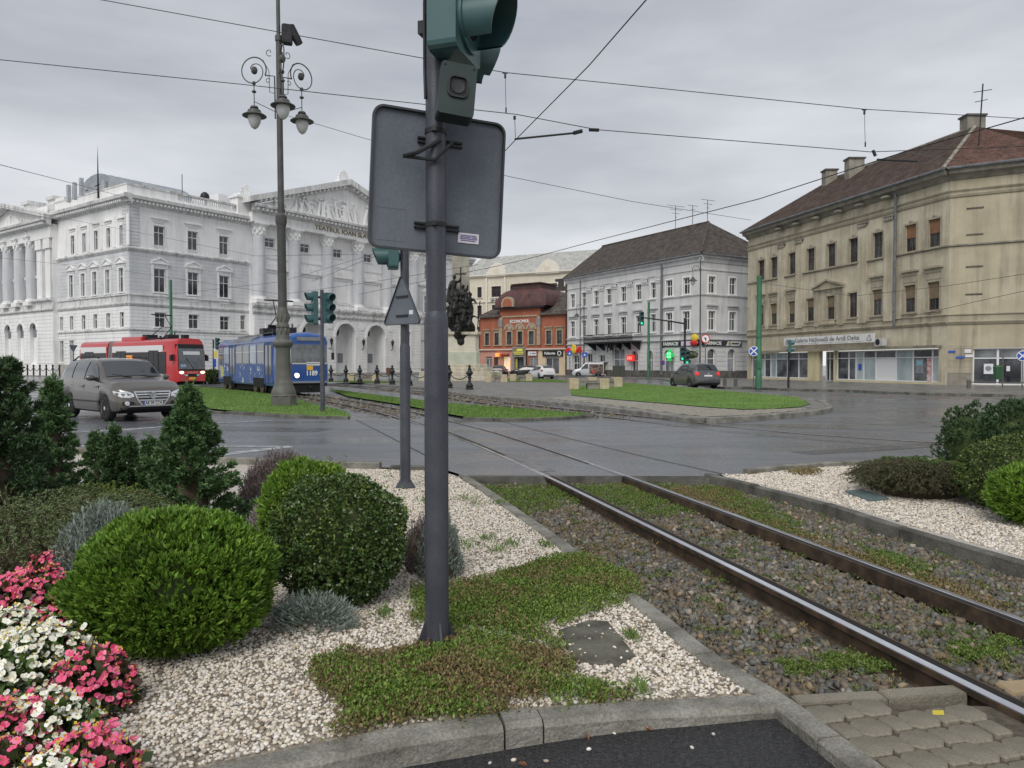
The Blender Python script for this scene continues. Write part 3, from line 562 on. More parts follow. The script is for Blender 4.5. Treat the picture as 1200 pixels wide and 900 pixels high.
def spreader(name, label, x, y, rx, ry, h, m, n, seed, dirx=0.0, group=None, L=.045, Wd=.011, Lb=(.25,.5), z=0.0, up=.35, cat='shrub'):
    """arching twigs set with short leaves"""
    root = thing(name, label, cat, (x,y,z), 0, group); r_ = np.random.default_rng(seed); out = []; brs = MB()
    for b in range(n):
        a = r_.uniform(0,2*PI); q = math.sqrt(r_.random()); bx, by = rx*q*math.cos(a)*.85, ry*q*math.sin(a)*.85; zt = h*math.sqrt(max(.05,1-q*q))*r_.uniform(.55,1.0)
        ln = r_.uniform(*Lb); d = np.array([bx/rx+dirx+r_.normal(0,.45), by/ry+r_.normal(0,.45), 0]); d /= max(.2,np.linalg.norm(d)); t = np.linspace(0,1,9)
        P = np.array([bx,by,zt*.55])+np.outer(t*ln, d)+np.outer(np.sin(t*PI*.75)*ln*up, [0,0,1]); P[:,2] = np.maximum(P[:,2], .015)
        if b%3 == 0: brs.tube(P[::2], .005, 3, .002)
        k = 64; s = r_.random(k)*8; i = s.astype(int); f = (s-i)[:,None]; Q = P[i]*(1-f)+P[np.minimum(i+1,8)]*f
        dd = unit(P[np.minimum(i+1,8)]-P[np.maximum(i-1,0)]); out.append(leaf_quads(Q, unit(dd*.8+r_.normal(size=dd.shape)*.5), L*r_.uniform(.6,1.2,k), Wd))
    V, F = cat_vf(out); npmesh('foliage', V, F, m, root); brs.build('twigs', twig_m, root)
    MB().ell((0,0,h*.12), (rx*.7,ry*.7,h*.36), 18, 10).build('shade_core', twig_m, root); return root  # dark filler core painted to stand for the shaded middle
def tuftbush(name, label, x, y, rx, ry, h, m, n, seed, L=.07, Wd=.008, group=None, tilt=.5, core=True, z=0.0, cat='shrub'):
    """many upright fine stems, lavender or heather like"""
    root = thing(name, label, cat, (x,y,z), 0, group); r_ = np.random.default_rng(seed); a = r_.uniform(0,2*PI,n); q = np.sqrt(r_.random(n)); out = []
    bx, by = q*np.cos(a), q*np.sin(a); zt = h*np.sqrt(np.maximum(.04,1-q*q))*r_.uniform(.7,1.05,n)
    D = unit(np.stack([bx*tilt+r_.normal(0,.2,n), by*tilt+r_.normal(0,.2,n), np.ones(n)],1)); tip = np.stack([bx*rx,by*ry,zt],1)
    V1, F1 = leaf_quads(tip-D*(L*1.9), D, L*2.2, Wd*.8); out.append((V1,F1)); k = 5; P = np.repeat(tip,k,0)-np.repeat(D,k,0)*r_.uniform(0,L*1.8,(n*k,1))
    out.append(leaf_quads(P, unit(np.repeat(D,k,0)+r_.normal(size=(n*k,3))*.55), L*.55, Wd)); V, F = cat_vf(out); npmesh('foliage', V, F, m, root)
    if core: MB().ell((0,0,h*.25), (rx*.8,ry*.8,h*.5), 16, 9).build('shade_core', twig_m, root)  # dark core colour stands for the shade between the stems
    return root
# --- left bed
globe('thuja_globe', 'large round bright green thuja globe behind the begonias', -1.80, 3.95, .485, .42, .70, thuja_m, 'thuja', 9500, 3, L=.042, Wd=.0125, amp=.055)
o = globe('boxwood_ball', 'dark green clipped boxwood ball left of the sign post', -1.12, 4.75, .42, .41, .78, box_m, 'box', 9000, 5, L=.024, Wd=.016, amp=.075)
shoots(o, .445, .42, .82, 70, yel_m, .024, .013)
globe('thuja_globe', 'smaller green thuja globe partly hidden behind the dark boxwood ball', -1.66, 6.05, .38, .36, .70, thuja_m, 'thuja', 4600, 7, L=.045, Wd=.013, amp=.055)
conifer('dwarf_spruce', 'conical dwarf spruce in front of the gravel with the brown heather beside it', -2.76, 6.35, 1.34, .52, spruce_m, 2700, 21, shape=1.0, L=.065)
conifer('dwarf_spruce', 'dark dense yew at the left edge of the bed, tallest of its row', -4.12, 5.95, 1.58, .46, yew_m, 2600, 22, shape=.5, L=.075, Wd=.011)
conifer('dwarf_spruce', 'narrow dark spruce with brown inner needles right of the yew', -4.45, 7.2, 1.40, .30, spruce_m, 1300, 23, shape=.7, L=.065)
conifer('dwarf_spruce', 'low bushy light green spruce in front of the parked SUV rear wheel', -4.6, 7.3, .92, .30, spruce_m, 1800, 24, shape=.6)
for i, (px, y, h, r, lab) in enumerate(((132,8.0,.84,.11,'thin sparse young spruce under the SUV front wheel'),(152,8.0,.72,.16,'low dark young spruce, left of a pair behind the yellow-green shrub'),(174,7.8,.74,.14,'low dark young spruce, right of a pair beside the conical spruce'),(112,8.5,.72,.15,'small young spruce beside the low bushy spruce'))):
    conifer('young_spruce', lab, (px-600)/870*y, y, h, r, spruce_m, 700, 30+i, 'young spruces at the back of the bed', shape=.6)
spreader('spreading_juniper', 'wide dark spreading juniper filling the left of the bed', -3.55, 5.35, 1.0, .62, .62, juni_m, 900, 41, .2, L=.026, Wd=.008, Lb=(.3,.62), up=.45)
spreader('spreading_juniper', 'second dark spreading juniper behind, at the left picture edge', -4.6, 6.6, .9, .6, .6, juni_m, 520, 42, .2, L=.026, Wd=.008)
spreader('low_evergreen_shrub', 'yellow-green low shrub behind the spreading juniper', -3.75, 6.6, .62, .45, .70, yel_m, 420, 43, 0, L=.026, Wd=.012, Lb=(.12,.25))
tuftbush('silver_shrub', 'silver grey cotton lavender between the juniper and the thuja globe', -2.66, 4.85, .38, .34, .60, silv_m, 2400, 51)
tuftbush('silver_shrub', 'sprawling silver lavender sprigs at the foot of the boxwood ball', -1.14, 4.22, .28, .17, .20, silv_m, 420, 52, tilt=1.7, L=.065, core=False)
tuftbush('silver_shrub', 'small silver shrub beside the thick sign post', -.52, 5.3, .17, .3, .44, silv_m, 700, 53)
tuftbush('silver_shrub', 'pale grey shrub at the back kerb behind the heather', -2.45, 8.6, .3, .25, .45, silv_m, 520, 54)
tuftbush('dry_heather', 'brown dry heather clump between boxwood and silver shrub', -.66, 5.5, .16, .25, .38, heath_m, 520, 55)
tuftbush('dry_heather', 'grey brown faded heather behind the conical spruce', -2.22, 7.1, .44, .36, .68, heath_m, 2200, 56, L=.08)
tuftbush('dry_heather', 'paler faded heather in front, beside the smaller thuja globe', -2.02, 6.35, .26, .24, .40, M('pale_heather',(1,1,1),rough=.8,island=[(.27,.23,.22),(.34,.31,.30),(.2,.16,.15)]), 1000, 57, L=.08)
MB().ell((-3.6,6.6,-.12),(1.8,1.9,.15),20,8).build('bed_soil', soil_m)['kind'] = 'structure'
# --- right bed
globe('boxwood_ball', 'clipped boxwood ball with yellowish tips in the right bed', 5.3, 7.75, .6, .5, .76, M('tipped_box',(1,1,1),rough=.4,island=[(.05,.10,.02),(.09,.14,.03),(.16,.19,.05),(.035,.07,.018),(.12,.16,.04)]), 'box', 6800, 61, L=.028, Wd=.018, amp=.045)
globe('thuja_globe', 'bright green thuja cut by the right picture edge', 5.05, 6.95, .52, .4, .57, thuja_m, 'thuja', 4200, 62, L=.06, Wd=.012, amp=.045)
globe('dark_evergreen', 'dark green rounded evergreen behind the boxwood at right', 6.9, 9.6, .9, .6, 1.1, yew_m, 'thuja', 4200, 63, L=.06, Wd=.016, amp=.09)
globe('dark_evergreen', 'small upright dark evergreen left of the rounded one', 5.95, 9.7, .32, .32, .93, yew_m, 'thuja', 1400, 64, L=.05, Wd=.014, amp=.1)
spreader('spreading_juniper', 'low spreading juniper with brown tips in the right gravel bed', 4.72, 8.55, .62, .5, .52, juni2_m, 900, 65, -.3, L=.026, Wd=.008, Lb=(.2,.42))
spreader('low_evergreen_shrub', 'fresh green low shrub on top of the brown juniper', 5.0, 9.2, .5, .4, .56, M('freshgreen',(1,1,1),rough=.5,island=[(.07,.14,.02),(.10,.18,.03),(.05,.10,.02)]), 420, 66, 0, L=.03, Wd=.013, Lb=(.12,.25))
# --- begonias
pink_m_ = M('pink_petals', (1,1,1), rough=.45, island=[(.74,.06,.20),(.84,.14,.30),(.62,.03,.12),(.86,.24,.40),(.78,.08,.17)])
white_m_ = M('cream_petals', (1,1,1), rough=.45, island=[(.86,.86,.78),(.80,.80,.66),(.88,.88,.84),(.78,.80,.60)])
bleaf = leafmat('begonia_leaves', [(.05,.10,.02),(.08,.15,.03),(.12,.19,.05),(.04,.07,.02)], .3, .5)
bleafd = leafmat('bronze_begonia_leaves', [(.04,.07,.02),(.07,.06,.025),(.05,.09,.025),(.09,.05,.03)], .3, .5)
stam = M('stamens', (.75,.55,.08), rough=.6)
def begonia(lab, x, y, r, h, pink, nf, seed, rim=True):
    root = thing('begonia', lab, 'flower', (x,y,0), 0, 'begonias in the corner of the bed'); r_ = np.random.default_rng(seed)
    n = 620; D = unit(r_.normal(size=(n,3))); D[:,2] = abs(D[:,2])*1.0; P = D*np.array([r,r,h*.92])*r_.uniform(.5,.97,(n,1))
    d = unit(D*.7+r_.normal(size=D.shape)*.5+np.array([0,0,.25])); V, F = leaf_quads(P, d, r_.uniform(.035,.06,n), .042); npmesh('foliage', V, F, bleafd if pink else bleaf, root)
    D = unit(r_.normal(size=(nf,3))+np.array([0,-.25,.55])); D[:,2] = abs(D[:,2]); P = D*np.array([r,r,h])*r_.uniform(.88,1.12,(nf,1))
    A = unit(D+r_.normal(size=D.shape)*.45+np.array([0,-.25,.15])); T = unit(np.cross(A, r_.normal(size=A.shape))); B = np.cross(A,T); Vs = []; Fs = []; o = 0; sz = r_.uniform(.007,.0155,nf)
    for dirv, ln, w in ((T,1.25,1.5),(-T,1.25,1.5),(B,.9,.95),(-B,.9,.95)):     # two broad and two narrow petals, cupped
        S = np.cross(A, dirv); s = sz[:,None]; e = A*.35
        ring = [P+A*s*.05, P+(dirv*.35*ln-S*.55*w+e*.3)*s, P+(dirv*.9*ln-S*.55*w+e)*s, P+(dirv*1.18*ln+e*1.3)*s, P+(dirv*.9*ln+S*.55*w+e)*s, P+(dirv*.35*ln+S*.55*w+e*.3)*s]
        Vq = np.stack(ring,1).reshape(-1,3); base = np.arange(nf)[:,None]*6; Vs.append(Vq)
        Fs.append(np.concatenate([base+np.array([[0,1,2,3]]), base+np.array([[0,3,4,5]])])+o); o += len(Vq)
    npmesh('blossoms', np.concatenate(Vs), np.concatenate(Fs), pink_m_ if pink else white_m_, root)['kind'] = 'stuff'
    V, F = leaf_quads(P+A*.004, A, .014, .012); npmesh('stamens', V, F, stam, root)['kind'] = 'stuff'
    mb = MB()
    for k in range(5): a = k*1.3; mb.tube([(0,0,0),(.5*r*math.cos(a),.5*r*math.sin(a),h*.7)], .006, 5, .004)
    mb.build('stems', M('begonia_stem',(.16,.10,.04),rough=.5), root)
for i, (px, py, r, h, pk, nf, lab) in enumerate(((38,690,.27,.30,1,90,'pink begonia at the back of the flower patch, next to the juniper'),(5,700,.22,.30,1,50,'pink begonia in the left rear corner of the flower patch'),
    (48,752,.25,.26,0,120,'white begonia in the middle of the patch, behind the inner pink one'),(5,770,.2,.26,0,60,'white begonia at the left picture edge'),
    (108,775,.17,.25,1,62,'pink begonia at the right rear, below the thuja globe'),(60,830,.17,.25,0,70,'white begonia right of the inner pink one'),
    (20,838,.17,.25,1,60,'pink begonia in the inner left of the patch, ringed by white ones'),(105,880,.17,.26,1,80,'pink begonia at the right front corner beside the gravel'),
    (55,910,.17,.25,0,70,'white begonia in the front, left of the corner pink one'),(8,890,.15,.26,1,34,'pink begonia at the left picture edge, in front'),(15,960,.17,.26,0,50,'white begonia nearest the camera at the left edge'),(60,668,.2,.30,1,70,'pink begonia at the top of the patch against the silver shrub'),(82,722,.17,.27,1,50,'pink begonia between the rear white one and the thuja globe'),(20,735,.2,.29,0,80,'white begonia in the upper left of the patch'),(88,960,.15,.22,0,40,'low white begonia at the bottom picture edge'))):
    x, y = G(px, py, .2); begonia(lab, x, y, r*1.06, h, pk, int(nf*3.4), 70+i)
# small rounded bushes beside the tram stop, far
for x, y, r, lab in ((-24.2,60,1.0,'dark clipped bush between the two trams'),(-22.6,61,.8,'smaller clipped bush at the tail of the blue tram')):
    globe('clipped_bush', lab, x, y, r, r, r*1.1, box_m, 'box', 1400, int(x*-10), L=.14, Wd=.1, amp=.06)
# ------------------------------------------------------------ street furniture
steelp = M('grey_pole_paint', (.040,.045,.060), (.062,.068,.085), 5, rough=.36, rough2=.55, bump=.12, bscale=90, spec=.5, streak=.55, streakc=(.12,.12,.12), fine=.22, detail=9)
signback = M('sign_back', (.095,.113,.14), (.135,.153,.182), 2.6, rough=.42, rough2=.6, spec=.5, streak=.6, streakc=(.17,.175,.19), fine=.12, detail=9)
darkm = M('dark_iron', (.02,.021,.024), (.035,.037,.04), 6, rough=.5, metal=.3)
teal = M('signal_green_plastic', (.035,.095,.098), (.05,.12,.122), 3, rough=.38, spec=.5, streak=.25, streakc=(.10,.14,.14))
teal_d = M('visor_inside', (.018,.026,.030), rough=.6)
lensm = M('signal_lens', (.03,.02,.02), rough=.15)
green_lit = M('lit_green', (.05,1.0,.45), emit=.7)
castg = M('cast_iron_grey', (.10,.10,.088), (.135,.135,.12), 3, rough=.55, bump=.15, bscale=20, streak=.3)
castd = M('cast_iron_lamp', (.062,.063,.06), (.085,.086,.082), 4, rough=.5, bump=.1)
milk = M('frosted_lamp_glass', (.62,.63,.62), (.55,.56,.56), 2, rough=.35, spec=.5)
gpole = M('green_mast_paint', (.03,.13,.07), (.045,.17,.09), 2, rough=.5, streak=.4, streakc=(.1,.1,.08))
white_p = M('white_sticker', (.75,.75,.76), (.6,.6,.64), 60, rough=.6)

def rrect(w, h, r, n=5):
    out = []
    for cx, cz, a0 in ((w/2-r,h/2-r,0),(-w/2+r,h/2-r,90),(-w/2+r,-h/2+r,180),(w/2-r,-h/2+r,270)):
        for k in range(n+1):
            a = rad(a0+90*k/n); out.append((cx+r*math.cos(a), cz+r*math.sin(a)))
    return out
def signal_head(label, loc, yaw, n=3, d=.2, lit=None, group=None, scale=1.0, cat='traffic light'):
    """front faces local -Y, lamps stacked; loc is the middle of the housing"""
    t = thing('traffic_signal', label, cat, loc, yaw, group); p = d*1.42; H = n*p; w = d*1.35
    mb = MB(); mb.xz(rrect(w, H, w*.12, 3), -d*.05, d*.55)
    mb.build('housing', teal, t)
    mb = MB(); mb.box(-.03,.03,d*.55,d*.55+.12,H*.3,H*.36); mb.box(-.03,.03,d*.55,d*.55+.12,-H*.36,-H*.3); mb.build('bracket', darkm, t)
    for k in range(n):
        zc = H/2-p*(k+.5)
        v = MB(); R = d*.54; m = 18; ring = []
        for j in range(m+1):
            a = rad(-52)+rad(284)*j/m; ring.append((R*math.cos(a), R*math.sin(a), a))
        vv = []; ff = []; 
        for j,(x,z,a) in enumerate(ring):
            L = d*(.55+.42*(.5+.5*math.sin(a)))
            for (rr,y) in ((1,-d*.05),(1,-d*.05-L),(.94,-d*.05-L),(.94,-d*.05)): vv.append((x*rr, y, zc+z*rr))
        for j in range(m):
            for q in range(3): ff.append((j*4+q,(j+1)*4+q,(j+1)*4+q+1,j*4+q+1))
        v.add(vv, ff); v.build('visor', teal, t, smooth=True)
        lp = MB(); lp.lathe([(d*.53,-d*.055),(d*.5,-d*.09),(d*.25,-d*.14),(.002,-d*.15)], 20, (0,0,zc), 'y'); le = lp.build('lens', (green_lit if lit == k else lensm), t, smooth=True)
        rg = MB(); rg.lathe([(d*.52,-d*.04),(d*.6,-d*.05),(d*.6,-d*.12),(d*.52,-d*.12)], 20, (0,0,zc), 'y'); rg.build('lamp_rim', teal, t, smooth=True)
        hb = MB(); hb.ell((0,d*.4,zc), (d*.46,d*.32,d*.46), 14, 8); hb.build('housing_dome', teal, t, smooth=True)
    return t
# thick post in the foreground
P0 = (-.405, 3.97)
post = thing('sign_post', 'thick dark grey steel post in the foreground with a stepped lower sleeve', 'post', (*P0,0))
MB().lathe([(.0535,1.70),(.0535,4.7)], 28).build('upper_tube', steelp, post, smooth=True)
MB().lathe([(.064,-.1),(.064,1.73),(.062,1.755),(.054,1.785)], 32).build('lower_sleeve', steelp, post, smooth=True, sharp=50)
mb = MB()
for k in range(4):
    a = k*PI/2+.35; ca, sa = math.cos(a), math.sin(a)
    q = [(.055,0),(.105,0),(.105,.02),(.064,.13),(.055,.13)]
    mb.add([(r*ca-s*.006*sa, r*sa+s*.006*ca, z) for s in (1,-1) for r,z in q], [(0,1,2,3,4),(9,8,7,6,5)]+[(i,5+i,5+(i+1)%5,(i+1)%5) for i in range(5)])
mb.lathe([(.11,-.05),(.11,.012),(.066,.014)], 24); mb.build('base_flange', steelp, post)
for k in range(4): a = k*PI/2+1.13; MB().lathe([(.014,.0),(.014,.03),(.008,.03),(.008,.05),(0,.052)], 6, (.088*math.cos(a),.088*math.sin(a),.008)).build('bolt', M('rusty_bolt',(.12,.07,.04),(.2,.13,.08),30,rough=.7,metal=.3), post)
mb = MB(); n = 10
for r0 in (.0655,):
    v = []
    for z in (.98,1.33):
        for k in range(n+1): a = rad(-160)+rad(72)*k/n; v.append((r0*math.cos(a), r0*math.sin(a), z))
    mb.add(v, [(k,k+1,n+2+k,n+1+k) for k in range(n)])
mb.build('service_door', steelp, post)
MB().tube([(-.0,-.05,4.0),(-.055,-.03,3.4),(-.056,-.02,3.05),(-.05,-.035,2.9)], .008, 6).build('cable', darkm, post)
for zc, lab in ((2.735,0),(2.245,0)):
    mb = MB(); mb.lathe([(.056,zc-.012),(.0585,zc-.012),(.0585,zc+.012),(.056,zc+.012)], 24); mb.box(-.012,.012,-.075,-.055,zc-.012,zc+.012); mb.build('pipe_clamp', darkm, post)
mb = MB(); mb.tube([(.03,-.05,2.68),(-.09,-.10,2.60),(-.16,-.09,2.585)], .012, 6); mb.tube([(-.16,-.09,2.585),(0,-.07,2.57),(.10,-.08,2.66)], .009, 6); mb.build('bracket_arm', darkm, post)
# back of the square sign
yaw = rad(20)
sg = thing('road_sign', 'back of the large square grey road sign on the thick foreground post', 'road sign', (-.405,4.09,2.49), 0); sg.rotation_euler = (rad(0),rad(2.6),yaw)
mb = MB(); mb.xz(rrect(.74,.755,.06,6), 0, .003); mb.build('plate', signback, sg)
mb = MB(); o_ = rrect(.745,.76,.062,6); i_ = rrect(.722,.737,.052,6); n = len(o_)
mb.add([(x,-.022,z) for x,z in o_]+[(x,.004,z) for x,z in o_]+[(x,-.022,z) for x,z in i_]+[(x,-.001,z) for x,z in i_], [(i,(i+1)%n,n+(i+1)%n,n+i) for i in range(n)]+[(i,2*n+i,2*n+(i+1)%n,(i+1)%n) for i in range(n)]+[(2*n+i,3*n+i,3*n+(i+1)%n,2*n+(i+1)%n) for i in range(n)])
mb.build('folded_rim', M('rim_paint',(.04,.046,.055),(.06,.066,.075),5,rough=.45), sg)
for zc in (.225,-.235):
    for dz in (.011,-.011): MB().box(-.125,.125,-.02,-.001,zc+dz-.005,zc+dz+.005).build('channel_bar', darkm, sg)
st = MB().box(.125,.245,-.0045,-.0005,-.305,-.25).build('sticker', white_p, sg); 
mb = MB()
for i, (a, b, z) in enumerate(((.14,.23,-.263),(.135,.20,-.272),(.135,.235,-.281),(.14,.225,-.291),(.205,.235,-.272))): mb.box(a,b,-.006,-.004,z-.0028,z+.0028)
mb.build('print', M('purple_print',(.18,.14,.32),rough=.6), st)
mb = MB()
for a,b,c,d in ((-.33,-.17,-.16,-.157),(-.33,-.17,-.333,-.33),(-.33,-.327,-.33,-.16),(-.173,-.17,-.33,-.16)): mb.box(a,b,-.0012,.0,c,d)
mb.build('embossed_frame', signback, sg)
h1 = signal_head('large teal traffic light with a wide visor at the top of the thick post', (-.24,3.93,3.66), rad(72), 3, .262)
h2 = signal_head('dark teal traffic light mostly hidden behind the large one, facing away', (-.27,4.24,3.50), rad(112), 3, .2)
det = thing('detector_box', 'dark teal box with a rounded square speaker grille clamped to the thick post', 'signal box', (-.29,3.86,2.895)); det.rotation_euler = (rad(-6),rad(6),rad(14))
MB().xz(rrect(.185,.275,.018,4), -.06, .05).build('case', M('box_green',(.016,.032,.03),(.026,.045,.042),4,rough=.45), det)
o_ = rrect(.105,.115,.03,5); i_ = rrect(.088,.098,.024,5); n = len(o_); mb = MB()
mb.add([(x,-.061,z+.01) for x,z in o_]+[(x,-.071,z+.01) for x,z in o_]+[(x,-.071,z+.01) for x,z in i_]+[(x,-.0615,z+.01) for x,z in i_], [(a*n+i,a*n+(i+1)%n,(a+1)*n+(i+1)%n,(a+1)*n+i) for a in range(3) for i in range(n)]); mb.build('grille_frame', darkm, det)
MB().xz(i_ and [(x,z+.01) for x,z in i_], -.0618, -.0605).build('grille', M('grille_black',(.01,.011,.012),rough=.7), det)
MB().lathe([(.036,-.062),(.034,-.066),(.012,-.063),(.001,-.064)], 18, (0,0,.01), 'y').build('speaker_cone', M('cone',(.022,.024,.028),rough=.5), det, smooth=True)
MB().tube([(0,.05,.12),(-.03,.08,.17),(-.06,.06,.21)], .012, 6).build('conduit', teal, det)
mb = MB()
for sx_, sz_ in ((-1,1),(1,1)): mb.lathe([(.006,-.061),(.006,-.064)], 8, (sx_*.075,0,sz_*.12), 'y')
mb.build('screws', darkm, det)
# second post
P1 = (-1.31, 9.09)
p2 = thing('sign_post', 'thinner grey post in the white gravel carrying the triangular sign', 'post', (*P1,0))
MB().lathe([(.053,1.70),(.053,3.75)], 20).build('upper_tube', steelp, p2, smooth=True)
MB().lathe([(.064,-.1),(.064,1.72),(.054,1.76)], 20).build('lower_sleeve', steelp, p2, smooth=True, sharp=50)
mb = MB(); mb.lathe([(.13,-.05),(.12,.01),(.066,.10)], 4); mb.build('base_flange', steelp, p2)
tr = thing('warning_sign', 'back of a triangular sign on the thinner grey post', 'road sign', (-1.33,9.02,2.2)); tr.rotation_euler = (0,0,rad(-42))
def rtri(s, r):
    out = []; R = s/math.sqrt(3)
    for k in range(3):
        a = rad(90+120*k); c = ((R-2*r)*math.cos(a),(R-2*r)*math.sin(a))
        for j in range(-3,4): b = a+rad(20*j); out.append((c[0]+r*math.cos(b), c[1]+r*math.sin(b)))
    return out
MB().xz(rtri(.72,.04), 0, .004).build('plate', signback, tr)
o_ = rtri(.725,.042); i_ = rtri(.70,.035); n = len(o_); mb = MB()
mb.add([(x,-.018,z) for x,z in o_]+[(x,.005,z) for x,z in o_]+[(x,-.018,z) for x,z in i_], [(i,(i+1)%n,n+(i+1)%n,n+i) for i in range(n)]+[(i,2*n+i,2*n+(i+1)%n,(i+1)%n) for i in range(n)]); mb.build('folded_rim', MATS['rim_paint'], tr)
for zc in (.13,-.10): MB().box(-.11,.11,-.014,-.001,zc-.012,zc+.012).build('channel_bar', darkm, tr)
MB().box(.13,.20,-.003,0,-.09,-.04).build('sticker', white_p, tr)
signal_head('teal traffic light on the thinner post, peeping out left of the big sign', (-1.50,9.08,3.1), rad(-78), 3, .2)
# third post with two lights by the blue tram
p3 = thing('signal_post', 'slim grey signal post standing on the lawn in front of the blue tram', 'post', (-5.84,22.87,.06))
MB().lathe([(.075,0),(.07,1.7),(.056,1.74),(.056,3.75),(.0,3.76)], 14).build('tube', steelp, p3, smooth=True)
signal_head('teal traffic light on the left of the slim post by the blue tram', (-6.13,22.87,3.26), rad(-60), 3, .24)
signal_head('dark traffic light on the right of the slim post by the blue tram', (-5.63,22.9,3.26), rad(50), 3, .22)

# ornate lamp
def scroll(c, r0, r1, a0, a1, u, n=26):     # spiral in the vertical plane of direction u
    out = []
    for k in range(n+1):
        t = k/n; a = a0+(a1-a0)*t; r = r0+(r1-r0)*t; out.append((c[0]+u[0]*r*math.cos(a), c[1]+u[1]*r*math.cos(a), c[2]+r*math.sin(a)))
    return out
def pendant(root, x, y, z, s=1.0):
    l = MB().lathe([(.03*s,z+.50*s),(.12*s,z+.48*s),(.15*s,z+.42*s),(.10*s,z+.40*s),(.22*s,z+.34*s),(.26*s,z+.24*s),(.42*s,z+.15*s),(.42*s,z+.13*s),(.25*s,z+.14*s)], 18, (x,y,0)).build('lamp_shade', castd, root, smooth=True, sharp=25)
    MB().lathe([(.23*s,z+.14*s),(.23*s,z+.02*s),(.20*s,z-.10*s),(.12*s,z-.26*s),(.02*s,z-.33*s)], 16, (x,y,0)).build('lamp_glass', milk, l, smooth=True)
    return l
lm = thing('street_lamp', 'tall ornate three armed street lamp standing on the lawn beside the blue tram', 'street lamp', (-8.18,26.6,.06)); lm.rotation_euler = (0,-.007,0)
prof = [(.46,0),(.46,.36),(.43,.40),(.43,.48),(.40,.56),(.35,.68),(.33,.74),(.33,.80),(.30,.86),(.285,.92),(.27,1.0),(.245,1.98),(.26,2.02),(.26,2.06),(.34,2.14),(.36,2.20),(.36,2.26),(.25,2.36),(.22,2.5),(.20,2.75),(.23,2.8),(.23,2.86),(.19,2.95),(.19,3.3),(.155,3.5)]
MB().lathe(prof[:2], 8).build('plinth', castg, lm)
MB().lathe(prof[1:], 20).build('pedestal', castg, lm, smooth=True, sharp=28)
mb = MB()
for k in range(8):
    a = k*PI/4; mb.ell((.2*math.cos(a),.2*math.sin(a),2.65),(.05,.05,.14),6,5); mb.ell((.19*math.cos(a),.19*math.sin(a),3.12),(.045,.045,.16),6,5)
mb.build('leaf_ornaments', castg, lm, smooth=True)
MB().lathe([(.155,3.4),(.15,6.35),(.17,6.42),(.20,6.55),(.20,6.75),(.13,6.85),(.14,7.0)], 16).build('lower_shaft', castd, lm, smooth=True, sharp=30)
MB().lathe([(.112,6.9),(.105,10.4),(.12,10.42),(.12,10.6),(.10,10.62),(.095,12.9),(.12,12.92),(.12,13.1),(.07,13.15),(.065,16.2),(0,16.25)], 14).build('upper_shaft', castd, lm, smooth=True, sharp=30)
for k, a in enumerate((rad(172),rad(52),rad(-66))):
    u = (math.cos(a), math.sin(a)); R = .92; cz = 11.95; c = (u[0]*.95, u[1]*.95, cz)
    mb = MB(); P = scroll(c, .47, .45, rad(205), rad(-95), u)+scroll(c, .45, .13, rad(-95), rad(-335), u, 16)[1:]
    mb.tube([(u[0]*.16,u[1]*.16,10.2),(u[0]*.17,u[1]*.17,11.7),P[0]], .028, 6); mb.tube(P, .026, 6, .016)
    mb.ell((c[0]-u[0]*.02,c[1]-u[1]*.02,cz+.0),(.12,.12,.14),8,6)
    mb.tube(scroll((u[0]*.36,u[1]*.36,12.55), .14, .05, rad(-120), rad(200), u, 12), .014, 5); mb.tube(scroll((u[0]*.42,u[1]*.42,11.55), .10, .04, rad(150), rad(-160), u, 10), .012, 5)
    mb.tube([(u[0]*.2,u[1]*.2,11.1),(u[0]*.36,u[1]*.36,11.15),(u[0]*.38,u[1]*.38,11.9),(u[0]*.6,u[1]*.6,12.3)], .014, 5)
    arm = mb.build('scroll_arm', castd, lm, smooth=True)
    mb = MB(); x, y = u[0]*.95, u[1]*.95; mb.tube([(x,y,11.52),(x,y,10.62)], .018, 6); mb.ell((x,y,11.5),(.07,.07,.07),8,6); mb.ell((x,y,11.2),(.085,.085,.05),8,6); mb.tube([(x,y,10.85),(u[0]*.1,u[1]*.1,10.42)], .014, 5); mb.build('hanger', castd, lm, smooth=True)
    pendant(lm, x, y, 10.2)
lsp = thing('loudspeaker', 'dark horn loudspeaker strapped near the top of the ornate lamp', 'loudspeaker', (-8.2,26.55,13.0)); lsp.rotation_euler = (0,0,rad(20))
mb = MB(); mb.box(.05,.42,-.16,.16,-.1,.55,.04); mb.build('case', darkm, lsp); mb = MB(); mb.lathe([(.14,-.35),(.16,-.1),(.16,.3),(.1,.34)], 12, (.55,0,0)); o = mb.build('horn', darkm, lsp, smooth=True); o.rotation_euler = (0,rad(-28),0)
def small_lamp(label, x, y, zt, side, reach=.9):
    r = thing('street_lamp', label, 'street lamp', (x,y,.1)); MB().lathe([(.2,0),(.2,.5),(.12,.7),(.10,1.4),(.08,1.5),(.06,zt),(.03,zt+.3),(0,zt+.32)], 10).build('shaft', castd, r, smooth=True, sharp=35)
    u = (side,0); c = (side*reach*.62,0,zt-.75); mb = MB(); mb.tube([(0,0,zt-1.6),(side*.08,0,zt-.8)]+scroll(c,.38,.34,rad(180),rad(0-30),u,14),.03,5); mb.tube(scroll(c,.2,.06,rad(200),rad(-120),u,10),.02,5); mb.tube([(side*reach,0,zt-.95),(side*reach,0,zt-1.5)],.025,5); mb.build('scroll_arm', castd, r)
    pendant(r, side*reach, 0, zt-2.0, 1.0); return r
small_lamp('ornate street lamp at the corner of the white building with one arm to the left', 18.6, 73.5, 11.6, -1, .75)
small_lamp('ornate street lamp in front of the left end of the white building', 9.0, 93, 9.4, -1, .9)
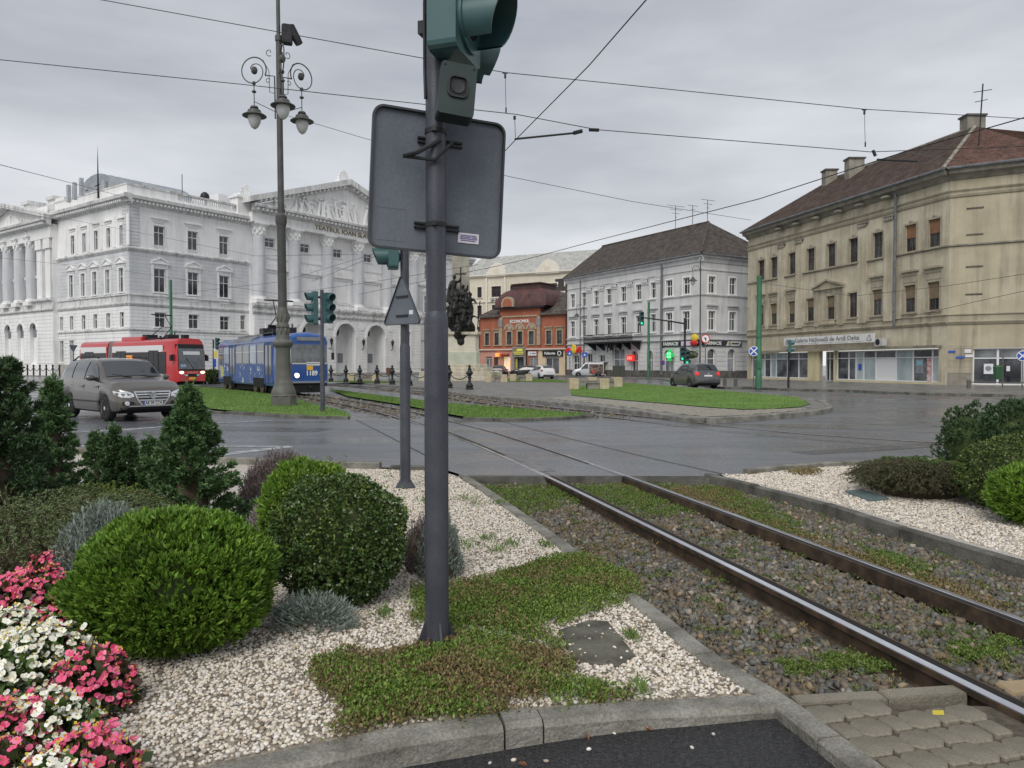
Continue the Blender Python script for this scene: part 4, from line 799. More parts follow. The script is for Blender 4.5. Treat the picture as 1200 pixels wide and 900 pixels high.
# catenary masts
for i, (x, y, h, lab) in enumerate(((-35.2,76.8,10.2,'green catenary mast behind the red tram'),(14.95,45,6.8,'green catenary mast on the pavement in front of the beige gallery'),(15.0,81.6,8.3,'green catenary mast in front of the white building'))):
    r = thing('catenary_mast', lab, 'mast', (x,y,.1), 0, 'green tramway masts'); w = .19 if i == 1 else .17
    MB().lathe([(w,0),(w,.9),(w*.86,.95),(w*.78,h),(0,h+.02)], 14).build('tube', gpole, r, smooth=True, sharp=40); MB().lathe([(w*1.02,h*.45),(w*1.02,h*.45+.08)], 14).build('band', gpole, r)
    mb = MB(); mb.box(-.14,.14,-.03-w,-w+.02,1.2,1.7); mb.build('cable_box', gpole, r)
r = thing('signal_gantry', 'dark signal mast with a long horizontal arm in front of the white building', 'signal mast', (13.95,60,.1))
MB().lathe([(.12,0),(.11,3.0),(.09,3.1),(.09,5.2),(0,5.22)], 12).build('mast', darkm, r, smooth=True)
MB().tube([(0,0,4.75),(-1.2,0,4.95),(-3.45,0,5.25)], .07, 8, .05).build('arm', darkm, r, smooth=True)
signal_head('lit green traffic light hanging at the end of the gantry arm', (10.45,59.9,5.25), rad(0), 3, .26, 2)
signal_head('lit green traffic light left on the gantry mast', (13.72,59.85,2.4), rad(0), 3, .26, 2)
signal_head('lit green traffic light right on the gantry mast', (14.1,59.8,2.1), rad(0), 3, .26, 2)
r = thing('signal_post', 'dark signal post on the pavement in front of the gallery shop windows', 'post', (16.76,45,.1)); MB().lathe([(.07,0),(.06,2.1),(0,3.0)], 10).build('tube', darkm, r)
signal_head('dark traffic light on the post in front of the gallery', (16.85,44.9,2.65), rad(70), 2, .28)
r = thing('signal_post', 'slim post with a yellow and blue banner between the trams', 'post', (-23.3,58,.1)); MB().lathe([(.07,0),(.06,3.4),(0,3.42)], 8).build('tube', darkm, r)
MB().box(.02,.42,-.05,-.03,1.9,2.75).build('white_board', white_p, r); MB().box(.05,.35,-.06,-.051,2.0,2.5).build('yellow_field', M('banner_yellow',(.65,.55,.12),rough=.6), r); MB().box(-.05,.2,-.06,-.03,1.25,1.9).build('blue_board', M('sign_blue',(.03,.09,.42),(.04,.10,.45),3,rough=.4), r)
signal_head('small dark traffic light on the banner post between the trams', (-22.95,57.9,3.2), rad(60), 3, .2)
# round and square signs
sblue = MATS['sign_blue']; swhite = M('sign_white', (.78,.78,.78), rough=.4); sred = M('sign_red', (.55,.03,.03), rough=.4)
def pole_sign(label, x, y, h, kind, R=.3, z0=.1, group=None):
    r = thing('road_sign', label, 'road sign', (x,y,z0), -math.atan2(x,y), group); MB().lathe([(.035,0),(.03,h+R*.8),(0,h+R*.8+.01)], 8).build('pole', castg, r)
    f = -.045; d = lambda rr, yy: MB().lathe([(rr,yy+.012),(rr,yy),(.001,yy-.001)], 24, (0,0,h), 'y')
    if kind == 'nostop':
        d(R,f).build('disc', swhite, r); d(R*.88,f-.008).build('field', sblue, r); mb = MB()
        for a in (45,135):
            ca, sa = math.cos(rad(a)), math.sin(rad(a)); L = R*.86; w = R*.11; mb.xz([(L*ca-w*sa,h+L*sa+w*ca),(-L*ca-w*sa,h-L*sa+w*ca),(-L*ca+w*sa,h-L*sa-w*ca),(L*ca+w*sa,h+L*sa-w*ca)], f-.022-a*.00003, f-.0125)
        mb.build('white_cross', swhite, r)
    elif kind == 'nopark':
        d(R,f).build('disc', M('sign_red_dark',(.32,.03,.08),rough=.4), r); d(R*.82,f-.008).build('field', M('sign_blue_dark',(.03,.06,.25),rough=.4), r)
    elif kind == 'noturn':
        d(R,f).build('disc', sred, r); d(R*.78,f-.008).build('field', swhite, r); mb = MB(); mb.box(-.03,.06,f-.022,f-.0125,h-.16,h+.06); mb.box(-.13,.06,f-.022,f-.0125,h+.02,h+.09); mb.build('turn_arrow', darkm, r)
    elif kind == 'blue_square':
        MB().box(-R,R,f-.01,f+.01,h-R,h+R).build('plate', sblue, r); MB().xz([(-.14,h-.12),(.14,h-.12),(0,h+.15)], f-.02, f-.0105).build('white_triangle', swhite, r)
    return r
pole_sign('blue no-stopping sign left of the green mast by the gallery', 14.65,45.0,2.25,'nostop')
pole_sign('blue no-stopping sign in front of the corner shop at the right edge', 29.9,43.5,1.95,'nostop',.3)
pole_sign('small no-parking sign on a thin pole left of the pharmacy door', 15.4,76,1.65,'nopark',.26)
pole_sign('round red and white no-turn sign high on the gantry corner', 15.7,60.3,3.55,'noturn',.36)
pole_sign('blue square pedestrian sign in front of the toy shop', 9.0,92.0,2.7,'blue_square',.3)
pole_sign('blue square pedestrian sign left of the toy shop', 7.25,93.5,2.9,'blue_square',.3)
# give-way sign seen from behind, far left
r = thing('road_sign', 'dark back of a give-way triangle in front of the theatre at left', 'road sign', (-42.5,72,.1)); MB().lathe([(.05,0),(.04,3.3),(0,3.31)], 8).build('pole', castg, r); MB().xz([(-.42,3.35),(.42,3.35),(0,2.62)], -.02, .0).build('plate', M('sign_back_dark',(.04,.05,.075),rough=.5), r)
# iron bollards with chains before the monument
bm = MB().lathe([(.24,0),(.24,.05),(.19,.10),(.2,.18),(.22,.22),(.12,.36),(.08,.42),(.075,.62),(.12,.66),(.12,.70),(.085,.74),(.12,.82),(.2,.90),(.22,.93),(.2,.97),(.12,1.05),(.10,1.12),(.13,1.16),(.07,1.2),(.06,1.27),(.10,1.30),(.05,1.36),(.0,1.42)], 12).mesh('bollard', True, 30); bm.materials.append(darkm)
BP = [(-14.8,60.7),(-13.2,59.0),(-11.75,57.3),(-10.0,55.0),(-8.5,52.7),(-6.9,50.0),(-5.3,47.1),(-3.75,44.3),(-2.4,42.0)]
ordn = ['leftmost, nearest the blue tram','second from the blue tram','third from the blue tram','fourth from the blue tram','fourth from the right end','just left of the thinner post','hidden by the thick post','left of the monument steps','rightmost, before the monument']
for i, (x, y) in enumerate(BP):
    tag(obj('iron_bollard', bm, None, None, (x,y,.13)), 'dark ornate cast iron bollard of the chained row, '+ordn[i], 'bollard', 'chained iron bollards before the monument')
for i in range(len(BP)-1):
    a, b = BP[i], BP[i+1]; P = [(a[0]+(b[0]-a[0])*t, a[1]+(b[1]-a[1])*t, 1.05-.38*(1-(2*t-1)**2)) for t in np.linspace(.07,.93,11)]
    tag(MB().tube(P, .028, 5).build('chain', darkm), 'hanging chain between two iron bollards, between number %s and %s from the left' % (['one','two','three','four','five','six','seven','eight'][i],['two','three','four','five','six','seven','eight','nine'][i]), 'chain', 'chains of the bollard row')
# low posts with rails in front of the corner shop
for i, (x, y) in enumerate(((27.2,44.2),(29.6,42.4),(31.8,40.8),(14.2,49.5),(14.35,47.6),(33.8,39.4))):
    tag(MB().lathe([(.12,0),(.12,.5),(.09,.54),(0,.55)], 10).build('low_post', castg, None, (x,y,.1)), ['short grey post left of three by the corner shop','short grey post in the middle by the corner shop','short grey post at right by the corner shop','short grey kerb post behind the parked minivan','short grey kerb post beside the no-stopping sign','short grey post hidden behind the right hedge'][i], 'post', 'low kerb posts')
for i, (a, b) in enumerate((((27.2,44.2),(29.6,42.4)),((29.6,42.4),(31.8,40.8)))):
    tag(MB().tube([(a[0]+.1,a[1],.5),(b[0]-.1,b[1],.5)], .03, 6).build('guard_rail', castg), ['low grey rail left between the corner shop posts','low grey rail right between the corner shop posts'][i], 'rail')
r = thing('litter_bin', 'green litter bin on a pole before the corner shop', 'litter bin', (29.0,44.3,.1)); MB().lathe([(.22,.55),(.26,1.25),(.28,1.27),(.2,1.4),(0,1.42)], 10).build('bin', M('bin_green',(.03,.09,.04),rough=.5), r); MB().lathe([(.04,0),(.04,1.9)], 6, (.28,0,0)).build('pole', castg, r)
# stone benches on the island
bst = M('bench_stone', (.38,.31,.20), (.52,.45,.32), 3, rough=.8, bump=.4, bscale=12, streak=.4); bgr = M('bench_slab', (.16,.15,.13), (.26,.24,.21), 3, rough=.7)
def bench(label, x, y, rz, L=2.0):
    r = thing('stone_bench', label, 'bench', (x,y,.13), rz); MB().box(-L/2,-L/2+.55,-.28,.28,0,.62,.02).build('end_block', bst, r); MB().box(L/2-.55,L/2,-.28,.28,0,.62,.02).build('end_block', bst, r)
    MB().box(-L/2+.54,L/2-.54,-.25,.25,.34,.52,.02).build('seat_slab', bgr, r); MB().box(-.1,L/2-.56,-.2,.2,0,.33).build('under_block', bgr, r)
bench('stone block bench on the island, the nearer one', 4.35,42.2,rad(6),2.3); bench('stone block bench on the island, behind and right of the nearer one', 5.75,46.2,rad(12),2.2)
bench('stone block bench at the grass strip near the monument, right one', .75,63,rad(5),1.9); bench('stone block bench beside the monument steps', -1.3,60.5,rad(5),1.8); bench('low stone bench on the lawn between the chained bollards and the theatre', -12.6,63,rad(0),2.6)
r = thing('litter_bin', 'slim double litter bin on two posts beside the stone benches', 'litter bin', (6.95,48.3,.13), 0)
for x in (-.22,.22): MB().lathe([(.03,0),(.03,.75)], 6, (x,0,0)).build('leg', darkm, r); MB().box(x-.17,x+.17,-.14,.14,.65,1.35,.02).build('bin', M('bin_dark',(.05,.055,.045),rough=.6), r)
r = thing('info_board', 'small dark information stand behind the chained bollards', 'sign', (-10.6,64,.13)); MB().box(-.24,.24,-.03,.03,.6,1.15).build('panel', M('board_brown',(.12,.05,.03),rough=.6), r); MB().lathe([(.04,0),(.04,.6)], 6).build('leg', darkm, r)
# overhead wires
wire = M('wire', (.025,.026,.028), rough=.5)
def Dp(px, py, Y):
    a = math.atan(22/870); u = (450-py)/870; y = math.cos(a)+math.sin(a)*u; t = Y/y; return ((px-600)/870*t, Y, 1.5+(-math.sin(a)+math.cos(a)*u)*t)
def run(label, pts, r=.007, kind='wire', sag=.0):
    P = [Vector(Dp(*p)) if len(p) == 3 else Vector(p[:3]) for p in pts]
    if sag:
        Q = []
        for a, b in zip(P[:-1], P[1:]):
            for t in np.linspace(0,1,9)[:-1]: q = a.lerp(b,t); q.z -= sag*4*t*(1-t); Q.append(q)
        P = Q+[P[-1]]
    return tag(MB().tube(P, r, 5).build('overhead_wire', wire), label, 'wire', 'overhead tramway wires')
run('upper span wire across the top, passing behind the big sign post light', ((-140,-42,13.5),(120,0,13.5),(500,69,13.5),(592,85,13.5),(1013,128,15),(1350,148,17)), .0075)
run('lower span wire across the picture, ending at the right contact wire', ((-120,58,13.5),(0,70,13.5),(285,99,13.5),(430,115,13.4),(605,134,13.3),(700,152,13.4),(1020,178,14.5),(1300,168,17)), .0075)
run('steep contact wire running up over the foreground track', ((820,-75,7.0),(757,0,8.1),(690,77,10.0),(603,165,13.2)), .008)
run('contact wire of the near track continuing behind the big sign to the blue tram', ((603,165,13.2),(570,200,15.5),(440,300,25),(365,330,36)), .008)
run('contact wire over the far track, from the right edge to the monument', ((1300,90,11.2),(1200,138,12.4),(1060,178,13.9),(890,233,17.8),(700,281.6,24.5),(616,304,28.5),(577,313,31),(420,345,46)), .011)
run('thin wire from behind the big sign to the beige building', ((331,134,26.4),(380,148,24),(430,163,22),(597,207,22),(740,236,24),(880,258,30)), .008)
run('thin wire at the left picture edge running to the theatre', ((-80,175,40),(0,193,42),(82,214,60),(150,232,89)), .02)
run('short wire from the right contact wire to the beige building front', ((1060,178,13.9),(1130,190,30),(1200,206,50)), .01)
run('feeder wire in front of the beige chamfer, upper', ((880,330,60),(1000,347,50),(1110,335,48),(1260,312,40)), .014)
run('feeder wire in front of the beige chamfer, lower', ((1050,375,48),(1150,352,44),(1260,328,40)), .014)
run('thin wire low across the theatre front', ((-20,300,70),(150,318,70),(330,345,62),(440,330,50),(560,310,40)), .012)
run('second thin wire low across the theatre front', ((-20,238,70),(150,270,70),(300,300,60),(420,298,50)), .012)
run('wire fanning from the mast behind the red tram', ((200,345,76),(330,330,60),(470,288,40)), .012)
for i, (px, y0, y1, Y) in enumerate(((592,85,132,13.5),(1013,128,172,14.7))):
    r = thing('wire_hanger', ['hanger between the two span wires right of the traffic light','hanger between the two span wires above the white building gap'][i], 'hanger', (0,0,0), 0, 'span wire hangers'); a, b = Dp(px,y0,Y), Dp(px+1,y1,Y)
    MB().tube([a,b], .005, 5).build('drop_wire', wire, r); mb = MB(); mb.tube([a,(a[0],a[1],a[2]-.10)], .02, 6); mb.tube([(a[0]-.05,a[1],a[2]-.01),(a[0]+.05,a[1],a[2]-.01)], .012, 5); mb.tube([b,(b[0],b[1],b[2]+.09)], .014, 6); mb.build('insulator', darkm, r)
r = thing('wire_clamp', 'dark contact wire support arm above the road right of the sign', 'wire clamp', (0,0,0)); a, b = Dp(603,163,13.25), Dp(672,156,13.35); MB().tube([a,b], .018, 6).build('tube', wire, r); mb = MB(); mb.tube([b,Dp(682,153.5,13.4)], .035, 6); mb.tube([Dp(690,152,13.4),Dp(702,152.5,13.4)], .03, 6); c = Dp(603,136,13.3); mb.tube([c,(c[0],c[1],c[2]-.06)], .025, 6); mb.build('insulator', darkm, r); MB().tube([c,Dp(604,161,13.27)], .006, 5).build('drop_wire', wire, r)
r = thing('wire_clamp', 'support arm of the right contact wire below the span wire', 'wire clamp', (0,0,0)); MB().tube([Dp(1028,187,14.4),Dp(1075,189,14.6)], .02, 6).build('tube', wire, r); mb = MB(); mb.tube([Dp(1023,176,14.4),Dp(1026,183,14.4)], .03, 6); mb.build('insulator', darkm, r)
# ------------------------------------------------------------ buildings: facades in their own x (along), y (inwards), z frame
class Fac:
    def __init__(s, root, ox, oy, ang): s.root = root; s.o = Vector((ox,oy,0)); s.a = ang
    def put(s, mb, name, m, smooth=False, sharp=40): return mb.build(name, m, s.root, s.o, s.a, smooth, sharp)
    def at(s, me, name, m, x, z, y=0.0):
        ca, sa = math.cos(s.a), math.sin(s.a); return obj(name, me, m, s.root, (s.o.x+x*ca-y*sa, s.o.y+x*sa+y*ca, z), s.a)
    def text(s, name, t, size, m, x, z, y, **k):
        ca, sa = math.cos(s.a), math.sin(s.a); return text(name, t, size, m, s.root, (s.o.x+x*ca-y*sa, s.o.y+x*sa+y*ca, z), (PI/2,0,s.a), **k)
    def thing(s, name, label, cat, x, z, y=0.0, group=None):
        ca, sa = math.cos(s.a), math.sin(s.a); b = s.root.location; return thing(name, label, cat, (b.x+s.o.x+x*ca-y*sa, b.y+s.o.y+x*sa+y*ca, z), s.a, group)
def wall(x0, x1, z0, z1, ops, dp=.3, y=0.0):
    """wall face with rectangular openings (x0,x1,z0,z1) and their reveals"""
    xs = sorted({x0,x1,*[min(max(v,x0),x1) for o in ops for v in o[:2]]}); zs = sorted({z0,z1,*[min(max(v,z0),z1) for o in ops for v in o[2:4]]}); mb = MB()
    for i in range(len(xs)-1):
        for j in range(len(zs)-1):
            cx, cz = (xs[i]+xs[i+1])/2, (zs[j]+zs[j+1])/2
            if any(o[0] < cx < o[1] and o[2] < cz < o[3] for o in ops): continue
            mb.add([(xs[i],y,zs[j]),(xs[i+1],y,zs[j]),(xs[i+1],y,zs[j+1]),(xs[i],y,zs[j+1])], [(0,1,2,3)])
    for a, b, c, d in [o[:4] for o in ops]:
        if b <= x0 or a >= x1 or d <= z0 or c >= z1: continue
        mb.add([(a,y,c),(b,y,c),(b,y,d),(a,y,d),(a,y+dp,c),(b,y+dp,c),(b,y+dp,d),(a,y+dp,d)], [(0,4,5,1),(1,5,6,2),(2,6,7,3),(3,7,4,0)])
    return mb
def courses(x0, x1, z0, z1, pitch, ops, proud=.05, gap=.06, y=0.0):
    mb = MB(); z = z0
    while z < z1-.05:
        a, b = z+gap/2, min(z+pitch, z1)-gap/2; cuts = sorted([(max(o[0],x0),min(o[1],x1)) for o in ops if o[2] < b and o[3] > a and o[1] > x0 and o[0] < x1]); x = x0
        for c0, c1 in cuts+[(x1,x1)]:
            if c0 > x+.05: mb.add([(x,y-proud,a),(c0,y-proud,a),(c0,y-proud,b),(x,y-proud,b),(x,y,a-.02),(c0,y,a-.02),(c0,y,b+.02),(x,y,b+.02)], [(0,1,2,3),(0,4,5,1),(1,5,6,2),(2,6,7,3),(3,7,4,0)])
            x = max(x, c1)
        z += pitch
    return mb
def cornice(x0, x1, prof, y=0.0): return MB().yz([(y-p, z) for p, z in prof], x0, x1)
def dentils(x0, x1, z0, z1, y0, y1, w, p):
    mb = MB(); x = x0
    while x+w <= x1: mb.box(x, x+w, y0, y1, z0, z1); x += p
    return mb
glass = M('painted_reflection_glass', (.012,.015,.02), (.10,.11,.125), .55, rough=.06, spec=.8, world=True, lo=.42, hi=.7)  # pale patches in the base colour imitate reflections in the panes
glass_l = M('curtained_reflection_glass', (.07,.08,.10), (.30,.32,.34), .6, rough=.1, spec=.7, world=True)  # pale as curtains; its patches also imitate reflections by colour
frame_w = M('white_window_frame', (.70,.70,.68), rough=.5)
WM = {}
def win_mesh(kind, w, h, **k):
    key = (kind, round(w,2), round(h,2), tuple(sorted(k.items())))
    if key in WM: return WM[key]
    mb = MB(); y0, y1 = k.get('y',.14), k.get('y',.14)+.06; b = k.get('b',.08)
    if kind == 'frame':
        mb.box(-w/2,-w/2+b,y0,y1,0,h); mb.box(w/2-b,w/2,y0,y1,0,h); mb.box(-w/2+b,w/2-b,y0,y1,0,b); mb.box(-w/2+b,w/2-b,y0,y1,h-b,h)
        nv = k.get('nv',1); zt = h*k.get('t',.66); mw = b*.8
        for i in range(nv): x = -w/2+w*(i+1)/(nv+1); mb.box(x-mw/2,x+mw/2,y0+.004,y1,b,h-b)
        if k.get('t',.66) > 0: mb.box(-w/2+b,w/2-b,y0-.006,y1-.006,zt-mw*.6,zt+mw*.6)
    elif kind == 'pane': mb.box(-w/2+b*.5,w/2-b*.5,y1-.02,y1+.01,b*.5,h-b*.5)
    elif kind == 'surround':
        s, p = k.get('s',.18), k.get('p',.07); mb.box(-w/2-s,-w/2,-p,.02,-.0,h+s); mb.box(w/2,w/2+s,-p,.02,-.0,h+s); mb.box(-w/2,w/2,-p,.02,h,h+s)
    elif kind == 'sill': s = k.get('s',.22); mb.box(-w/2-s,w/2+s,-.16,.05,-.14,-.002)
    elif kind == 'flat': s = k.get('s',.35); mb.box(-w/2-s*.6,w/2+s*.6,-.10,.02,0,.28); mb.box(-w/2-s,w/2+s,-.26,.02,.28,.42)
    elif kind == 'ped':
        s = k.get('s',.4); a = w/2+s; mb.box(-a*.9,a*.9,-.10,.02,-.30,-.0); mb.box(-a,a,-.3,.02,0,.14); r = k.get('r',.55); mb.xz([(-a,.14),(a,.14),(0,.14+r)], -.14, .02); mb.xz([(-a,.16),(-a,.30),(0,.30+r),(0,.16+r)], -.3, .02); mb.xz([(a,.16),(0,.16+r),(0,.30+r),(a,.30)], -.3, .02)
    elif kind == 'bracket': 
        for x in (-1,1): mb.yz([(-.24,.0),(-.20,-.15),(-.10,-.6),(.02,-.6),(.02,0)], x*(w/2+.12)-.09, x*(w/2+.12)+.09)
    elif kind == 'arch':
        n = 10; r = w/2; s = k.get('s',.2); 
        for i in range(n):
            a, c = PI*i/n, PI*(i+1)/n; mb.xz([(r*math.cos(a),r*math.sin(a)),((r+s)*math.cos(a),(r+s)*math.sin(a)),((r+s)*math.cos(c),(r+s)*math.sin(c)),(r*math.cos(c),r*math.sin(c))], -.08, .02)
    elif kind == 'spandrel':       # fills the corners above a round head; w wide, top at w/2
        n = 8; r = w/2
        for sg in (-1,1): mb.xz([(sg*r,0),(sg*r,r)]+[(0,r)]+[(sg*r*math.cos(PI/2-PI/2*i/n), r*math.sin(PI/2-PI/2*i/n)) for i in range(1,n)], -.0015, .25)
    me = mb.mesh(kind); WM[key] = me; return me
def window(f, x, z, w, h, m=frame_w, g=glass, trim=None, hood=None, sill=True, s=.18, hz=.1, t=.66, nv=1, y=0.0, br=False, hm=None, b=.08, ps=None, label=None):
    o = f.at(win_mesh('frame', w, h, t=t, nv=nv, b=b, mm=m.name), 'window', m, x, z, y)
    if label: o['label'] = label
    obj('pane', win_mesh('pane', w, h, b=b, mm=g.name), g, o)
    if trim:
        obj('surround', win_mesh('surround', w, h, s=s, **({'mm':trim.name})), trim, o)
        if sill: obj('sill', win_mesh('sill', w, h, **({'mm':trim.name})), trim, o)
        if hood: obj('hood', win_mesh(hood, w, h, mm=(hm or trim).name, **({'s':ps} if ps else {})), hm or trim, o, (0,0,h+s+hz))
        if br: obj('bracket', win_mesh('bracket', w, h, mm=trim.name), trim, o, (0,0,h+s+hz))
    return o

# ============================================================ theatre
tw = M('theatre_white_plaster', (.80,.80,.79), (.86,.86,.85), .5, rough=.8, bump=.1, bscale=8, streak=.5, streakc=(.34,.34,.33))
tg = M('theatre_grey_plaster', (.55,.565,.58), (.66,.665,.675), .5, rough=.85, bump=.1, bscale=8, streak=.5, streakc=(.30,.30,.30))
tdirt = M('theatre_cornice', (.62,.62,.61), (.74,.74,.73), .9, rough=.85, streak=1.0, streakc=(.14,.14,.135))
groove_d = M('joint_shadow_plaster', (.46,.47,.485), (.52,.53,.545), .6, rough=.9)
troof = M('pale_metal_roof', (.30,.33,.36), (.42,.45,.47), .6, rough=.45, metal=.3, streak=.5)
iron = M('black_door', (.012,.012,.013), (.02,.02,.02), 4, rough=.5)
gold = M('bronze_letters', (.20,.15,.08), (.28,.22,.12), 6, rough=.45, metal=.4)
TH = thing('theatre', 'grand white neoclassical theatre with columned porticoes behind the trams', 'theatre', (-46.24,90,0))
aR = math.atan2(.815,.58); aL = aR-PI/2; LL = 46.0
fR = Fac(TH, 0, 0, aR); fL = Fac(TH, -.815*LL, .58*LL, aL)
tw_kw = dict(trim=tw)
W1 = [(3.8,),(8.3,),(12.8,)]
def ops_of(l): return [(x-w/2,x+w/2,z,z+h) for x,z,w,h in l]
wr = [(x,16.4,1.4,2.45) for x in (3.8,8.3,12.8)]+[(x,10.6,1.5,2.95) for x in (3.8,8.3,12.8)]+[(x,6.25,1.4,1.85) for x in (3.8,8.3,12.8)]+[(15.6,6.4,.75,2.0)]+[(x,2.0,1.4,2.6) for x in (3.8,8.3,12.8)]
wr2 = [(x,16.9,1.3,2.6) for x in (53.4,58,62.6)]+[(x,10.9,1.45,3.0) for x in (53.4,58,62.6)]+[(x,6.25,1.4,1.85) for x in (53.4,58,62.6)]+[(x,2.0,1.4,2.6) for x in (53.4,58,62.6)]
po = [(x,18.3,1.7,1.3) for x in (20.1,26.3,32.6,39.0,45.6)]
hid = [(x,z,w,h) for x,z,w,h in wr+wr2]
oR = ops_of(hid)
fR.put(wall(0,16.6,-.3,22,[o for o in oR if o[1] < 16.6]), 'wall', tg); fR.put(wall(50.4,66.5,-.3,22,[o for o in oR if o[0] > 50]), 'wall', tg)
fR.put(wall(16.6,50.4,10.2,22,ops_of(po),.25), 'portico_back_wall', tw)
for x, z, w, h in hid:
    up = z > 16; mid = 10 < z < 12
    window(fR, x, z, w, h, trim=tw, hood=('flat' if up else 'ped' if mid else None), s=.2 if not mid else .3, hz=.35 if up else .25, br=mid, sill=not up, ps=.45 if up else .4, b=.09, g=glass if (x*7+z)%3 > .9 else glass_l)
    if mid: fR.put(MB().box(x-.75,x+.75,-.10,.02,9.75,10.35), 'panel', tw)
for x, z, w, h in po: window(fR, x, z, w, h, trim=tw, s=.15, b=.1, g=glass, sill=True)
# grey main storey, whiter top storey, rusticated base
for x0, x1 in ((0,16.6),(50.4,66.5)):
    oo = [o for o in oR]
    fR.put(courses(x0,x1,16.0,20.85,.4042,oo,.03,.0), 'top_storey_face', tw)['kind'] = 'stuff'
    fR.put(courses(x0,x1,10.25,15.35,.46,oo,.035,.035), 'coursed_face', tg)['kind'] = 'stuff'
    fR.put(courses(x0,x1,.9,5.7,.5,oo,.07,.07), 'rustication', tw)['kind'] = 'stuff'; fR.put(courses(x0,x1,6.1,8.7,.43,oo,.05,.055), 'rustication', tw)['kind'] = 'stuff'
    fR.put(MB().box(x0-.1,x1,-.18,.02,-.3,.9), 'plinth', M('stone_plinth',(.33,.32,.28),(.42,.40,.36),1.5,rough=.85,streak=.5))
    for pr in ([(0,5.7),(.12,5.7),(.22,5.85),(.22,5.98),(0,6.05)],[(0,8.75),(.12,8.8),(.25,9.0),(.25,9.15),(.06,9.2),(.06,10.0),(.22,10.05),(.22,10.2),(0,10.25)],[(0,15.35),(.1,15.4),(.3,15.65),(.3,15.8),(.05,15.95),(0,16.0)]): fR.put(cornice(x0-.2,x1,pr), 'string_course', tdirt)
    fR.put(cornice(x0-.3,x1,[(0,20.85),(.10,20.9),(.14,21.1),(.45,21.15),(.5,21.5),(.95,21.6),(1.0,21.95),(.9,22.1),(0,22.15)]), 'cornice', tdirt)
    fR.put(dentils(x0+.1,x1,21.2,21.46,-.78,-.44,.22,.5), 'dentils', tw)['kind'] = 'stuff'
    fR.put(MB().box(x0-.25,x1,-.3,.3,22.15,22.45), 'parapet_base', tw); fR.put(MB().box(x0-.25,x1,-.35,.35,23.2,23.42), 'parapet_coping', tdirt)
    spans = ((x0-.25,x0+6.2),(x0+10.3,x0+11.0),(x0+14.6,x1)) if x0 == 0 else ((x0,x1),)
    for a, b in spans: fR.put(MB().box(a,b,-.26,.26,22.45,23.2), 'parapet_block', tw)
    if x0 == 0:
        bal = MB()
        for a, b in ((6.3,10.25),(11.05,14.55)):
            x = a+.12
            while x < b: bal.lathe([(.08,22.45),(.12,22.65),(.06,22.95),(.10,23.2)], 6, (x,0,0)); x += .3
        fR.put(bal, 'balusters', tw)
# corner quoins (banded grey pilaster)
for f, s0, s1 in ((fR,.02,1.3),(fL,LL-1.3,LL-.02)):
    f.put(courses(s0,s1,16.0,20.8,.42,[],.10,.05), 'corner_quoins', tg); 
# portico
cc = [17.9,24.0,30.2,36.5,42.9,49.3]; xa, xb = 16.6, 50.4; yq = -1.2
ar = [26.7,33.2,39.7]; aw = 4.1; ao = [(x-aw/2,x+aw/2,.3,8.05) for x in ar]+[(45.3,47.7,2.1,7.2),(18.8,21.0,2.1,7.2)]
fR.put(wall(xa,xb,-.3,10.2,ao,2.6,yq), 'portico_base', tw)
fR.put(courses(xa,xb,.9,8.6,.5,ao,.06,.06,yq), 'rustication', tw)['kind'] = 'stuff'
fR.put(MB().box(xa+.02,xb-.02,1.35,1.5,-.3,10.1), 'porch_back_wall', M('porch_plaster',(.72,.72,.70),(.78,.78,.76),1,rough=.8))
fR.put(MB().box(xa-.1,xa+.01,yq,.1,-.3,10.2), 'portico_side', tw); fR.put(MB().box(xb-.01,xb+.1,yq,.1,-.3,10.2), 'portico_side', tw)
for x in ar:
    fR.at(win_mesh('spandrel', aw, 1, q=2), 'arch_spandrel', tw, x, 6.0, yq-.0); fR.at(win_mesh('arch', aw, 1, s=.42), 'archivolt', tw, x, 6.0, yq-.07)
    fR.put(MB().box(x-aw/2+.15,x-aw/2+1.5,1.25,1.36,.3,4.7), 'door', iron); fR.put(MB().box(x+.55,x+1.6,1.3,1.36,1.9,3.4), 'notice_case', M('notice',(.18,.19,.22),(.28,.28,.3),5,rough=.4))
    fR.put(MB().lathe([(.05,7.6),(.06,7.3),(.34,6.9),(.28,6.3),(.1,6.2),(.02,6.0)], 8, (x-.9,-.2,0)), 'porch_lantern', darkm)
    fR.put(MB().box(x-aw/2-.35,x-aw/2,yq-.16,yq,5.8,6.05), 'impost', tw); fR.put(MB().box(x+aw/2,x+aw/2+.35,yq-.16,yq,5.8,6.05), 'impost', tw)
for x in (23.4,29.9,36.5,43.0):
    f_ = MB(); f_.tube([(x,yq-.06,4.0),(x,yq-.5,4.15),(x,yq-.5,4.6)], .06, 5); f_.lathe([(.1,4.6),(.26,5.3),(.30,5.35),(.1,5.65),(.02,5.8)], 6, (x,yq-.5,0)); fR.put(f_, 'wall_lantern', darkm)
    fR.put(MB().lathe([(.55,-.1),(.5,0)], 18, (x,yq-.06,7.6), 'y'), 'roundel', tw)
for x in (46.5,19.9):
    mb = MB(); mb.box(x-1.2,x+1.2,yq+.2,yq+.25,2.1,7.2); fR.put(mb, 'grille_window', glass)
    mb = MB()
    for k in range(9): mb.box(x-1.2+k*.3-.025,x-1.2+k*.3+.025,yq+.1,yq+.14,2.1,7.2)
    for k in range(6): mb.box(x-1.2,x+1.2,yq+.09,yq+.13,2.1+k*1.0,2.16+k*1.0)
    fR.put(mb, 'window_grille', darkm); fR.at(win_mesh('surround', 2.4, 5.1, s=.3, p=.1), 'surround', tw, x, 2.1, yq-.06)
